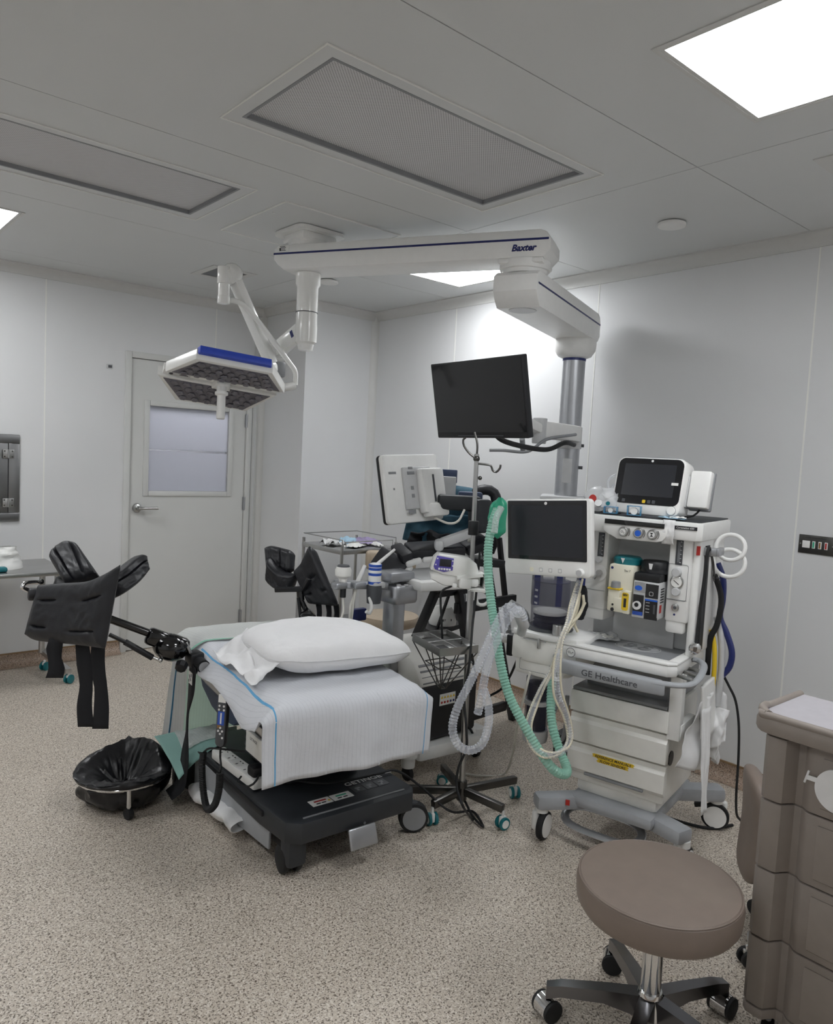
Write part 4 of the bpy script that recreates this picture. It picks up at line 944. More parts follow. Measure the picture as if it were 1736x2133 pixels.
# rolling base
b = B(AMx)
b.box((0, .22, .165), (.34, .5, .05), .02)
b.beam((-.10, .06, .155), (-.27, -.115, .155), .075, .06, .018); b.beam((.08, .08, .155), (.29, .0, .155), .085, .06, .018)
b.beam((.1, .35, .155), (.29, .5, .155), .085, .06, .018); b.beam((-.1, .35, .155), (-.27, .5, .155), .085, .06, .018)
bs = b.build('base_frame', 'machine_grey', am)
for u, v in ((-.155, -.03), (.155, .02)):
    b = B(AMx); b.box((u, v-.030, .165), (.016, .002, .022), rot=(0, 0, .3 if u < 0 else -.3)); b.build('lock_mark', 'red', bs, ang=0)
for u, v, sp_ in ((-.25, -.09, -1.52), (.275, .02, -1.6), (.27, .49, -2.92), (-.25, .49, -2.5)):
    C_ = AMx @ Matrix.Translation((u, v, 0)) @ Matrix.Rotation(sp_, 4, 'Z')
    b = B(C_); b.cyl((0, 0, .11), (0, 0, .135), .026, seg=20); b.box((-.008, -.018, .075), (.075, .028, .085), .014, seg=3); cs = b.build('caster', 'white_plastic', am)
    b = B(C_); b.cyl((0, .0, .056), (0, .026, .056), .056, seg=36, bev=.006); wh = b.build('wheel', 'black_rubber', cs)
    b = B(C_); b.cyl((0, .0262, .056), (0, .029, .056), .045, seg=36); b.cyl((0, -.003, .056), (0, -.0005, .056), .045, seg=36); b.build('hub_cap', 'white_plastic', wh)
    if v < .1:
        b = B(C_)
        for q in (-.03, .03): b.cyl((-.035, q-.02, .003), (-.03, q-.02, .04), .003, seg=8)
        b.build('cable_guard', 'dark_steel', cs)
    if u > 0 and v > .3:
        b = B(C_); b.box((.06, .01, .095), (.05, .03, .02), .004, rot=(0, .3, 0)); b.build('brake_pedal', 'black', cs)
lp = [A(-.02+.16*math.cos(a), .06+.055*math.sin(a), .085-.018*math.sin(a)) for a in [2*math.pi*k/48 for k in range(48)]]
lp = [A(-.03+.155*math.copysign(abs(math.cos(a))**.55, math.cos(a)), -.0+.06*math.sin(a), .095+.02*math.sin(a)) for a in [2*math.pi*k/48 for k in range(48)]]
b = B(); b.tube(lp, .017, seg=12, smooth=False, closed=True, flat=(.45, 1.0)); b.build('foot_bar', 'alu', am)
# drawer unit
b = B(AMx); b.box((0, .2, .42), (.385, .36, .38), .02); b.box((0, .2, .215), (.33, .34, .06), .02); du = b.build('drawer_unit', 'warm_plastic', am)
for k, (z0, z1) in enumerate(((.518, .605), (.398, .512), (.268, .392))):
    R_ = AMx @ Matrix.Translation((-.195, 0, 0)) @ Matrix.Rotation(math.pi/2, 4, 'Z') @ Matrix.Rotation(math.pi/2, 4, 'X')
    top = z1-.004; h = z1-z0
    prof = [(.03, z0+.002), (-.002+(.014 if k == 2 else 0), z0+.002), (-.007, z0+(.022 if k == 2 else .005)), (-.007, z1-(.032 if k else .006)), (.006 if k else -.004, z1-(.020 if k else .002)), (.006 if k else .002, z1-.002), (.03, z1-.002)]
    b = B(); b.prism(prof, 0, .39, R_, bev=.002); dr = b.build('drawer', 'warm_plastic', am)
    if k == 2:
        text('REFERENCE MANUALS', .0145, front(-.005, -.0078, .362), 'ink', dr, ext=.0003, bold=.0002, shear=.15)
        text('FLOW SENSORS', .0145, front(-.005, -.0078, .346), 'ink', dr, ext=.0003, bold=.0002, shear=.15)
        b = B(); b.prism([(-.085, -.004), (-.078, -.0), (-.085, .005), (-.078, .0085), (.08, .0085), (.088, .004), (.08, 0), (.086, -.005), (.06, -.006), (.066, -.012), (.06, -.016), (.065, -.022), (-.06, -.022), (-.066, -.017), (-.058, -.012), (-.066, -.006)], 0, .0008, front(-.005, -.0066, .362)); b.build('yellow_label', 'yellow', dr, ang=0)
        b = B(AMx); b.box((0, -.004, .278), (.24, .012, .012), .005); b.build('grip', 'mid_grey', dr)
b = B(AMx); b.prism([(-.19, -.002), (.185, -.002), (.185, .12), (-.19, .12)], .605, .62, bev=.006); b.build('drawer_top', 'mid_grey', am)
b = B(AMx); b.box((0, .09, .68), (.33, .05, .13), .01); b.box((0, .27, .69), (.38, .22, .16), .02); b.build('under_tray_body', 'mid_grey', am)
b = B(AMx); b.cyl((.193, .05, .565), (.203, .05, .565), .008, seg=14); b.build('side_lock', 'steel', du)
b = B(AMx); b.cyl((.1925, .06, .41), (.196, .06, .41), .028, seg=24); b.build('side_grommet', 'black', du)
b = B(AMx); b.prism([(.19, .0), (.235, .0), (.235, .04), (.215, .04), (.19, .03)], .50, .755, bev=.003); b.box((.225, .1, .53), (.03, .18, .06), .008); b.box((.25, .2, .50), (.03, .1, .12), .008); b.build('side_bracket', 'white_plastic', am)
# work tray
def rim(z0, z1, i): return
b = B(AMx); b.prism([(-.2, -.1), (.205, -.1), (.232, -.075), (.232, .26), (-.225, .26), (-.225, -.078)], .755, .8, bev=.012); tr_ = b.build('work_tray', 'white_plastic', am)
b = B(AMx); b.prism([(-.2, -.1), (.205, -.1), (.232, -.075), (.232, -.05), (-.225, -.05), (-.225, -.078)], .798, .808, bev=.004); b.prism([(.192, -.05), (.232, -.05), (.232, .2), (.2, .2)], .798, .808, bev=.003); b.prism([(-.225, -.05), (-.195, -.05), (-.2, .2), (-.225, .2)], .798, .808, bev=.003); b.build('tray_rim', 'white_plastic', tr_)
b = B(AMx); b.prism([(-.197, -.052), (.195, -.052), (.203, .22), (-.2, .22)], .799, .8015); b.build('tray_mat', 'mid_grey', tr_, ang=0)
mat('logo_grey', '#b9bbbd', .5, var=.03)
def ell(rx_, ry_, n=40): return [(rx_*math.cos(2*math.pi*k/n), ry_*math.sin(2*math.pi*k/n)) for k in range(n)]
b = B(AMx @ Matrix.Translation((.03, .08, 0))); b.tube([Vector((x, y, .8022)) for x, y in ell(.088, .062)], .0016, seg=5, smooth=False, closed=True); lg = b.build('logo_ring', 'logo_grey', tr_)
b = B(AMx @ Matrix.Translation((.03, .08, 0))); b.prism(ell(.08, .055), .8014, .8022); b.build('logo_field', 'logo_grey', tr_, ang=0)
def curl(pts, r=.0035):
    b = B(AMx @ Matrix.Translation((.03, .08, .8032))); b.tube([Vector((x, y, 0)) for x, y in pts], r, seg=6, step=.004, flat=(.5, 1)); b.build('logo_script', 'mid_grey', tr_)
curl([(-.018, .026), (-.036, .03), (-.044, .012), (-.03, .0), (-.014, .012), (-.016, .03), (-.014, .002), (-.022, -.026), (-.042, -.03), (-.046, -.018), (-.028, -.008), (-.004, .004)])
curl([(.05, .026), (.032, .034), (.018, .024), (.026, .01), (.038, .006), (.016, .0), (.008, -.018), (.026, -.03), (.046, -.022), (.052, -.006)])
curl([(-.082, .006), (-.068, .022), (-.06, .04)], .002); curl([(.06, -.04), (.07, -.022), (.082, -.006)], .002)
b = B(AMx); b.cyl((-.165, -.1015, .776), (-.165, -.105, .776), .018, seg=28); kn = b.build('oxygen_button', 'white_plastic', tr_)
b = B(AMx); b.tube([Vector((-.165+.0175*math.cos(a), -.105, .776+.0175*math.sin(a))) for a in [2*math.pi*k/28 for k in range(28)]], .0012, seg=6, smooth=False, closed=True); b.build('button_ring', 'ink_grey', kn)
text('O₂+', .013, front(-.165, -.1055, .776), 'ink', kn, ext=.0003)
# handle rail
b = B(); b.tube([A(-.215, -.07, .758), A(-.225, -.1, .752), A(-.2, -.13, .746), A(-.1, -.142, .742), A(.1, -.142, .742), A(.22, -.135, .744), A(.285, -.105, .75), A(.30, -.04, .765), A(.29, .05, .785), A(.26, .10, .79), A(.235, .105, .79)], .0125, seg=12, step=.01, flat=(.75, 1.0)); hr = b.build('push_handle', 'machine_grey', am)
b = B(AMx); b.prism([(-.2, -.148), (-.12, -.155), (.14, -.155), (.215, -.148), (.19, -.10), (-.17, -.10)], .700, .748, bev=.008); b.build('handle_apron', 'machine_grey', hr)
text('GE Healthcare', .033, front(.012, -.1558, .723), 'dark_grey', hr, ext=.0004, sx=1.1, bold=.0003)
for u0, v0, u1, v1 in ((.225, -.05, .29, -.09), (.225, .02, .29, -.03), (.225, .08, .28, .05)): b = B(AMx); b.beam((u0, v0, .76), (u1, v1, .765), .012, .012, .002); b.build('handle_strut', 'steel', hr)
# back housing
b = B(AMx); b.span((-.2, .17, .8), (.225, .42, 1.24), .012); b.build('back_housing', 'pale_grey', am)
b = B(AMx); b.span((-.105, .158, .80), (.14, .172, 1.24)); b.build('niche_panel', 'pale_grey', am)
b = B(AMx); b.span((-.195, .05, .93), (-.105, .2, 1.25), .008); b.span((-.19, .055, .885), (-.108, .18, .945), .012); lc = b.build('left_column', 'white_plastic', am)
b = B(AMx); b.span((.132, .05, .93), (.215, .2, 1.25), .008); b.span((.134, .055, .885), (.205, .18, .945), .012); rc = b.build('right_column', 'white_plastic', am)
b = B(AMx); b.span((.212, .062, .80), (.242, .40, 1.25), .014, seg=3); b.build('side_post', 'white_plastic', am)
b = B(AMx); b.span((.2415, .12, .82), (.247, .17, 1.22), .002); b.build('equipment_rail', 'black', am)
b = B(AMx); b.prism([(-.205, .03), (-.19, .015), (.235, .015), (.252, .035), (.252, .42), (-.205, .42)], 1.24, 1.308, bev=.008); tc_ = b.build('top_cap', 'white_plastic', am)
b = B(AMx); b.prism([(-.195, .03), (.236, .03), (.244, .045), (.244, .41), (-.195, .41)], 1.307, 1.313, bev=.002); b.build('top_mat', 'charcoal', tc_)
val = [(-.11, .0), (-.11, -.03), (-.095, -.042), (-.07, -.052), (-.055, -.06), (.1, -.058), (.12, -.052), (.135, -.034), (.14, 0)]
b = B(); b.prism([(x, y+.035) for x, y in val], 0, .05, front(0, .045, 1.248), bev=.004); va = b.build('gauge_valance', 'white_plastic', am)
b = B(AMx); b.box((.01, -.0055+.0, 1.287), (.23, .006, .018), .001, rot=None); b.build('status_bar', 'black_gloss', va) 
for x, m_ in ((-.026, 'white_plastic'), (.032, 'bright_blue'), (.085, 'ink_white')):
    b = B(); b.lathe([(0, 0), (.019, 0), (.019, .010), (.016, .014), (.012, .014), (0, .012)], front(x, -.0055, 1.253) @ Vector((0, 0, 0)), tuple(AMx.to_3x3() @ Vector((0, -1, 0))), seg=28); g_ = b.build('pressure_gauge', 'steel', va)
    b = B(); b.lathe([(0, 0), (.0115, 0), (.0115, .0015), (0, .0015)], A(x, -.0195, 1.253), tuple(AMx.to_3x3() @ Vector((0, -1, 0))), seg=24); b.build('dial', m_, g_)
    b = B(); b.tube([A(x+.023*math.cos(a), -.006, 1.253+.023*math.sin(a)) for a in [math.radians(-40+8*k) for k in range(11)]], .001, seg=5, smooth=False); b.build('scale_arc', 'ink', g_)
b = B(); b.prism([(-.006, -.007), (.006, -.007), (0, 0)], 0, .0006, front(.085, -.0212, 1.253)); b.prism([(-.006, .007), (.006, .007), (0, 0)], 0, .0006, front(.085, -.0212, 1.253)); b.build('dial_mark', 'ink', va, ang=0)
text('O₂', .012, front(-.026, -.0212, 1.253), 'ink', va, ext=.0003)
b = B(AMx); b.box((.195, .0135, 1.287), (.085, .002, .013)); nb = b.build('name_strip', 'ink', tc_, ang=0)
text('Carestation 650', .0098, front(.195, .0122, 1.287), 'ink_white', nb, ext=.0003)
# flow tubes, knobs
def flow(u, z0, z1, par):
    b = B(AMx); b.box((u, .0485, (z0+z1)/2), (.026, .004, z1-z0+.02), .002); f_ = b.build('flow_window', 'dark_grey', par)
    b = B(AMx); b.cyl((u, .045, z0), (u, .045, z1), .004, seg=10); b.build('flow_tube', 'wire_acrylic', f_)
    for k in range(6): b = B(AMx); b.box((u+.006, .046, z0+(z1-z0)*k/5), (.006, .001, .0015)); b.build('tick', 'ink_white', f_, ang=0)
flow(-.135, 1.15, 1.225, lc); flow(.17, 1.155, 1.232, rc)
def knob(u, z, r, d, m_, par, v=.05, name='knob'):
    b = B(); b.lathe([(0, 0), (r, 0), (r, d*.8), (r*.85, d), (0, d)], A(u, v, z), tuple(AMx.to_3x3() @ Vector((0, -1, 0))), seg=24); return b.build(name, m_, par)
knob(-.138, 1.128, .013, .018, 'pale_grey', lc); knob(-.135, 1.075, .031, .004, 'white_plastic', lc, name='suction_dish')
b = B(AMx); b.cyl((-.13, .04, 1.077), (-.13, .03, 1.077), .012, seg=16); b.beam((-.132, .034, 1.075), (-.148, .034, 1.05), .006, .008, .001); b.build('selector_lever', 'steel', lc)
b = B(AMx); b.box((-.15, .049, 1.005), (.082, .001, .0015)); b.build('seam_line', 'mid_grey', lc, ang=0)
b = B(); b.tube([A(.17+x, .0492, 1.08+y) for x, y in rrect(.074, .135, .008)], .0008, seg=4, smooth=False, closed=True); b.build('panel_outline', 'ink_grey', rc)
knob(.168, 1.118, .017, .02, 'pale_grey', rc); 
g_ = knob(.17, 1.082, .024, .01, 'steel', rc, name='vacuum_gauge'); b = B(); b.lathe([(0, 0), (.02, 0), (.02, .0015), (0, .0015)], A(.17, .0398, 1.082), tuple(AMx.to_3x3() @ Vector((0, -1, 0)))); b.build('dial', 'paper', g_)
b = B(AMx); b.beam((.16, .0378, 1.088), (.18, .0378, 1.074), .001, .002); b.build('needle', 'ink', g_)
knob(.17, 1.045, .016, .016, 'pale_grey', rc); g_ = knob(.17, .985, .014, .006, 'steel', rc, name='gas_outlet'); knob(.17, .985, .006, .009, 'dark_grey', rc, name='gas_outlet_core')
b = B(AMx); b.box((.172, .0492, 1.015), (.075, .001, .0015)); b.build('seam_line', 'mid_grey', rc, ang=0)
knob(.168, .958, .004, .001, 'navy', rc, name='emblem')
b = B(AMx); b.box((.2345, .0605, 1.205), (.014, .002, .034), rot=(0, 0, .7)); b.build('red_tag', 'red', am, ang=0)
# sevoflurane vaporiser (white, teal cap)
vp = thing('vaporiser', 'cream vaporiser with teal cap and yellow filler block on the machine', 'vaporiser', A(-.025, .08, .94))
b = B(AMx); b.span((-.078, .0, .94), (.022, .145, 1.125), .01); b.prism([(-.075, .0), (-.04, -.022), (.0, -.02), (.02, 0)], .945, 1.0, bev=.004); b.build('body', 'cream', vp)
b = B(AMx); b.span((-.068, -.02, .945), (-.02, .01, 1.03), .006); fb = b.build('filler_block', 'cream', vp)
b = B(AMx); b.prism([(-.068, -.024), (-.022, -.026), (-.016, .0), (-.068, .0)], 1.03, 1.036, bev=.001); b.build('yellow_collar', 'yellow', fb)
b = B(AMx); b.lathe([(0, 0), (.019, 0), (.017, .022), (.014, .024), (0, .024)], (-.042, -.008, 1.036)); b.build('filler_cap', 'mid_grey', fb)
b = B(); b.prism(rrect(.026, .068, .008), 0, .0012, front(.003, -.0205+.0, .99) @ Matrix.Rotation(0, 4, 'Y')); b.box
yl = b.build('yellow_label', 'yellow', vp, ang=0)
b = B(AMx); b.box((.003, -.0224, .985), (.010, .0008, .034)); b.build('level_window', 'ink', yl, ang=0)
text('SEV', .012, front(.003, -.0222, 1.015), 'ink', yl, ext=.0003, bold=.0003)
b = B(AMx); b.span((-.005, -.02, .943), (.02, .002, 1.03), .003); b.build('label_block', 'cream', vp)
text('Tec 7', .011, front(-.004, -.0012, 1.104), 'ink', vp, ext=.0003)
b = B(); b.lathe([(0, 0), (.005, 0), (.005, .0008), (0, .0008)], A(-.064, -.0002, 1.11), tuple(AMx.to_3x3() @ Vector((0, -1, 0)))); b.build('emblem', 'navy', vp)
b = B(AMx); b.lathe([(0, 0), (.054, 0), (.054, .02), (.047, .028), (.03, .03), (0, .033)], (-.028, .065, 1.125), seg=36); cp = b.build('dial_cap', 'teal', vp)
b = B(); b.prism([(-.008, .012), (.008, .012), (.0, -.008)], 0, .001, front(-.028, .0095, 1.138)); b.build('dial_mark', 'ink_white', cp, ang=0)
for u, z, r in ((-.045, .953, .007), (-.045, .972, .004)): b = B(); b.lathe([(0, 0), (r, 0), (r, .002), (0, .002)], A(u, -.021, z), tuple(AMx.to_3x3() @ Vector((0, -1, 0)))); b.build('drain_plug', 'ink', vp)
# desflurane vaporiser (black top, blue labels)
vd = thing('vaporiser', 'black-topped vaporiser with blue labels beside the cream one', 'vaporiser', A(.075, .08, .94))
b = B(AMx); b.span((.027, -.01, .935), (.124, .14, 1.075), .004); b.build('body', 'pale_grey', vd)
b = B(AMx); b.prism([(.028, -.01), (.124, -.01), (.128, .12), (.03, .12)], 1.075, 1.108, bev=.008); b.lathe([(0, 0), (.052, 0), (.052, .02), (.046, .03), (0, .034)], (.08, .065, 1.118), seg=36); b.lathe([(0, 0), (.055, 0), (.052, .016), (0, .016)], (.08, .065, 1.104), seg=36); b.build('dial_cap', 'black', vd)
b = B(); b.prism([(-.008, .012), (.008, .012), (.004, -.010), (-.004, -.010)], 0, .001, front(.08, .0115, 1.13)); b.build('dial_mark', 'ink_white', vd, ang=0)
b = B(AMx); b.box((.052, -.0108, 1.052), (.04, .0014, .036)); b.build('grey_plate', 'alu', vd, ang=0)
b = B(); b.prism(ell(.014, .0095), 0, .001, front(.048, -.0118, 1.048)); b.build('blue_oval', 'bright_blue', vd, ang=0)
b = B(AMx); b.box((.099, -.0108, 1.042), (.048, .0014, .052)); dp_ = b.build('display', 'black_gloss', vd, ang=0)
b = B(); b.tube([A(.097+x, -.0116, 1.032+y) for x, y in rrect(.014, .014, .003, 3)], .0006, seg=4, smooth=False, closed=True); b.build('alarm_key', 'ink_white', dp_)
b = B(AMx); b.box((.05, -.0108, .985), (.04, .0014, .075)); b.build('front_panel', 'black_gloss', vd, ang=0)
b = B(AMx); b.cyl((.047, -.011, .982), (.047, -.019, .982), .016, seg=24); b.build('filler_ring', 'ink_white', vd)
b = B(AMx); b.cyl((.047, -.0185, .985), (.047, -.021, .985), .008, seg=20); b.build('filler_port', 'black', vd)
b = B(AMx); b.box((.05, -.0116, .952), (.038, .0014, .014)); b.build('blue_label', 'blue', vd, ang=0)
b = B(AMx); b.box((.099, -.0110, .978), (.048, .0016, .066)); lv = b.build('level_panel', 'black', vd, ang=0)
b = B(AMx); b.box((.099, -.0122, 1.008), (.046, .0012, .006)); b.build('blue_line', 'bright_blue', lv, ang=0)
for k in range(4): b = B(AMx); b.box((.087, -.0122, .998-k*.012), (.014, .0008, .0016)); b.build('tick', 'ink_white', lv, ang=0)
b = B(AMx); b.box((.112, -.0122, .976), (.007, .0008, .034)); b.build('level_window', 'dark_grey', lv, ang=0)
b = B(AMx); b.box((.1, -.0108, .94), (.05, .0014, .01)); b.build('base_label', 'black', vd, ang=0)
b = B(AMx); b.box((.1248, .02, .975), (.0012, .02, .03)); b.build('red_tag', 'red', vd, ang=0)
for k in range(6): b = B(AMx); b.box((.1248, .03, 1.0+k*.01), (.0015, .035, .004)); b.build('vent_slot', 'ink', vd, ang=0)
# ventilator display on its arm
dc = [Vector(p) for p in ((2.2012, 2.0105, 1.35), (2.2652, 1.6446, 1.371), (2.265, 1.6455, 1.085), (2.1992, 2.0193, 1.046))]
cc = sum(dc, Vector())/4; xx = ((dc[1]-dc[0])+(dc[2]-dc[3])).normalized(); yy = ((dc[0]-dc[3])+(dc[1]-dc[2])); yy = (yy-xx*yy.dot(xx)).normalized(); DM = axes(cc, xx, yy, xx.cross(yy))
dw, dh = (dc[1]-dc[0]).length, ((dc[0]-dc[3]).length+(dc[1]-dc[2]).length)/2
vs_ = thing('ventilator_display', 'white-framed dark touch screen on the left arm of the anaesthesia machine', 'screen', cc)
b = B(); b.prism(rrect(dw, dh, .016), -.035, 0, DM, bev=.005); b.build('housing', 'white_plastic', vs_)
b = B(); b.prism(rrect(dw-.03, dh-.067, .004), 0, .0012, DM @ Matrix.Translation((.0, .027, 0))); bz = b.build('bezel', 'screen_glass', vs_, ang=0)
b = B(); b.prism(rrect(dw-.062, dh-.1, .002), 0.0012, .0018, DM @ Matrix.Translation((0, .025, 0))); b.build('screen', 'screen_off', bz, ang=0)
b = B(DM); b.lathe([(0, 0), (.006, 0), (.006, .001), (0, .001)], (0, dh/2-.017, .0012)); b.build('emblem', 'ink_white', bz)
b = B(DM); b.lathe([(0, 0), (.016, 0), (.016, .01), (.0135, .014), (0, .014)], (dw/2-.042, -dh/2+.02, 0), seg=28); kn = b.build('rotary_knob', 'white_plastic', vs_)
b = B(DM); b.lathe([(0, 0), (.012, 0), (.011, .001), (0, .001)], (dw/2-.042, -dh/2+.02, .014), seg=24); b.build('knob_face', 'pale_grey', kn)
for k in range(4):
    x = -dw/2+.122+k*.041
    b = B(); b.prism(rrect(.016, .016, .003), 0, .0008, DM @ Matrix.Translation((x, -dh/2+.022, 0))); ky = b.build('key', 'cream' if k == 0 else 'pale_grey', vs_, ang=0)
    b = B(); b.prism(rrect(.010, .010, .002), .0008, .0012, DM @ Matrix.Translation((x, -dh/2+.022, 0))); b.build('key_icon', 'cream' if k == 0 else 'white_plastic', ky, ang=0)
b = B(); b.beam(cc-DM.col[2].to_3d()*.04, A(-.15, .15, 1.18), .05, .07, .012); b.build('arm', 'pale_grey', vs_)
# breathing circuit block on the left
b = B(AMx); b.prism([(-.455, -.03), (-.43, -.085), (-.36, -.105), (-.24, -.105), (-.15, -.09), (-.12, -.03), (-.14, .12), (-.42, .12)], .70, .80, bev=.014); ab = b.build('absorber_block', 'warm_plastic', am)
b = B(AMx); b.prism([(-.455, -.03), (-.43, -.085), (-.36, -.108), (-.24, -.108), (-.15, -.092), (-.12, -.03), (-.14, .12), (-.42, .12)], .798, .822, bev=.006); b.build('block_lid', 'white_plastic', ab)
b = B(AMx); b.prism([(-.43, -.03), (-.41, -.085), (-.25, -.10), (-.2, -.02), (-.2, .1), (-.42, .1)], .645, .705, bev=.01); b.build('lower_shell', 'warm_plastic', ab)
b = B(); b.tube([A(-.32+x, -.098, .688+y) for x, y in rrect(.13, .045, .006)], .001, seg=4, smooth=False, closed=True); b.build('hatch_outline', 'mid_grey', ab)
b = B(AMx); b.box((-.30, -.108, .785), (.01, .012, .04), .002); b.box((-.32, -.1085, .795), (.1, .002, .004)); b.build('latch', 'steel', ab)
b = B(AMx); b.lathe([(0, 0), (.095, 0), (.098, .006), (.09, .014), (0, .014)], (-.323, .02, .82), seg=40); b.build('bellows_seat', 'dark_grey', ab)
b = B(AMx); b.grid(lambda i, j: ((-.323+.078*math.cos(i*6.28318)), .02+.078*math.sin(i*6.28318), .832+.186*j), 40, 1, closeu=True); b.lathe([(.078, 0), (.078, .004), (.0, .004), (0, 0)], (-.323, .02, 1.018), seg=40); bl = b.build('bellows_dome', 'smoke_plastic', ab)
b = B(AMx); b.lathe([(0, 0), (.068, 0), (.07, .006), (.068, .012), (0, .014)], (-.323, .02, .885), seg=40); b.build('bellows_disc', 'white_plastic', bl)
b = B(AMx); b.lathe([(0, 0), (.066, 0), (.066, .012), (.06, .018), (.066, .024), (.06, .034), (.066, .044), (0, .05)], (-.323, .02, .834), seg=40); b.build('bellows', 'black_rubber', bl)
for k, s_ in enumerate(('300', '600', '900', '1200')):
    text(s_, .012, AMx @ Matrix.Translation((-.352, -.056, .985-k*.026)) @ Matrix.Rotation(-.38, 4, 'Z') @ FR_, 'ink_white', bl, ext=.0003)
for k in range(5): b = B(AMx); b.box((-.40+.155*math.sin(k*.7)*.5, .02-.0785, .925), (.0015, .0015, .18)); 
b = B(AMx); b.lathe([(0, 0), (.021, 0), (.021, .038), (.019, .042), (0, .042)], (-.245, -.065, .822), seg=24); b.build('apl_valve', 'steel', ab)
# soda-lime canister below
b = B(AMx); b.lathe([(0, 0), (.05, 0), (.054, .02), (.054, .05), (0, .05)], (-.37, .05, .33), seg=32); cn = b.build('canister_base', 'pale_grey', ab)
b = B(AMx); b.cyl((-.37, .05, .375), (-.37, .05, .60), .050, seg=32); b.build('canister', 'smoke_plastic', cn)
b = B(AMx); b.cyl((-.37, .05, .38), (-.37, .05, .58), .042, seg=32); b.build('absorbent', 'black_rubber', cn)
b = B(AMx); b.lathe([(.051, 0), (.057, 0), (.057, .018), (.051, .018)], (-.37, .05, .49), seg=32); b.cyl((-.37, .05, .60), (-.37, .05, .65), .03, seg=24); b.build('canister_clip', 'pale_grey', cn)
b = B(); b.tube([A(-.29, .06, .60), A(-.285, .06, .5), A(-.30, .05, .44), A(-.29, .05, .38), A(-.25, .05, .36), A(-.235, .05, .42), A(-.24, .06, .55)], .009, seg=8); b.build('pipe', 'mid_grey', ab)
b = B(AMx); b.box((-.26, .1, .33), (.06, .08, .1), .006); b.build('lower_module', 'black', ab)
# elbow with Y-piece connector on the absorber, hose hooks
b = B(); b.tube([A(-.44, .03, .83), A(-.445, .02, .86), A(-.47, .0, .885), A(-.49, -.02, .9)], .022, seg=16, step=.01); b.build('hose_elbow', 'pale_grey', ab)
b = B(); b.tube([A(-.215, -.1, .75), A(-.225, -.11, .70), A(-.215, -.125, .668), A(-.195, -.125, .668), A(-.185, -.12, .69), A(-.17, -.115, .70)], .008, seg=10, step=.006); b.build('hose_hook', 'white_plastic', am)
# inlet filter and white corrugated stub at the far left
b = B(); b.cyl(A(-.47, .08, .74), A(-.6, .03, .73), .02, seg=20); b.build('inlet_stub', 'white_plastic', ab)
b = B(AMx); b.box((-.475, .0, .73), (.03, .06, .09), .006); b.build('sensor_block', 'black', ab)
b = B(AMx); b.lathe([(0, 0), (.02, 0), (.02, .03), (.01, .035), (.008, .05), (0, .05)], (-.52, .04, .75)); b.build('water_trap', 'wire_acrylic', ab)

# ---------------------------------------------------------------- patient monitor on the machine top
mc = [Vector(p) for p in ((2.5483, 1.752, 1.539), (2.5909, 1.4786, 1.539), (2.542, 1.4683, 1.32), (2.5036, 1.7232, 1.319))]
cc = sum(mc, Vector())/4; xx = ((mc[1]-mc[0])+(mc[2]-mc[3])).normalized(); yy = ((mc[0]-mc[3])+(mc[1]-mc[2])); yy = (yy-xx*yy.dot(xx)).normalized(); PMn = axes(cc, xx, yy, xx.cross(yy))
pw_, ph_ = (mc[1]-mc[0]).length, ((mc[0]-mc[3]).length+(mc[1]-mc[2]).length)/2
pm = thing('patient_monitor', 'white patient monitor with dark screen standing on the machine top', 'monitor', cc-Vector((0, 0, .12)))
b = B(); b.prism(rrect(pw_, ph_, .03), -.09, 0, PMn, bev=.008); b.build('housing', 'white_plastic', pm)
b = B(); b.prism(rrect(pw_-.016, ph_*.80, .026), 0, .0015, PMn @ Matrix.Translation((0, ph_*.075, 0))); bz = b.build('bezel', 'screen_glass', pm, ang=0)
b = B(); b.prism(rrect(pw_-.07, ph_*.56, .002), .0015, .002, PMn @ Matrix.Translation((0, ph_*.1, 0))); b.build('screen', 'screen_off', bz, ang=0)
b = B(PMn); b.lathe([(0, 0), (.0048, 0), (.0048, .001), (0, .001)], (.005, ph_*.435, .0015)); b.build('emblem', 'ink_white', bz)
for x, m_ in ((-.088, 'dark_grey'), (-.005, 'yellow'), (.015, 'dark_grey'), (.034, 'dark_grey')):
    b = B(); b.prism(rrect(.013, .013, .003), .0015, .0023, PMn @ Matrix.Translation((x, -ph_*.275, 0))); b.build('key', m_, bz, ang=0)
b = B(PMn); b.box((pw_/2-.032, .012, .003), (.026, .010, .002)); b.build('tape_tab', 'paper', pm)
b = B(PMn); b.lathe([(0, 0), (.0165, 0), (.0165, .008), (.014, .011), (0, .011)], (pw_/2-.03, -ph_/2+.022, 0), seg=28); kn = b.build('trim_knob', 'white_plastic', pm)
b = B(PMn); b.tube([Vector((pw_/2-.03+.0168*math.cos(a), -ph_/2+.022+.0168*math.sin(a), .004)) for a in [2*math.pi*k/28 for k in range(28)]], .0014, seg=5, smooth=False, closed=True); b.build('knob_ring', 'mid_grey', kn)
b = B(PMn); b.box((0, ph_/2-.005, -.04), (pw_*.8, .02, .06), .008); b.build('carry_handle', 'mid_grey', pm)
b = B(PMn); b.box((pw_/2+.045, .008, -.055), (.078, .142, .035), .008); sm = b.build('side_module', 'white_plastic', pm)
b = B(PMn); b.box((pw_/2+.045, .006, -.078), (.084, .15, .02), .006); b.build('module_back', 'mid_grey', sm)
b = B(PMn); b.box((pw_/2+.003, -.005, -.05), (.006, .12, .03), .002); b.build('module_slot', 'pale_grey', pm)
b = B(PMn); b.tube([Vector((pw_/2+.05, -.066, -.065)), Vector((pw_/2+.03, -.09, -.065)), Vector((pw_/2-.02, -.1, -.07)), Vector((pw_/2-.05, -.105, -.07))], .004, seg=8); b.build('cable', 'black_rubber', pm)
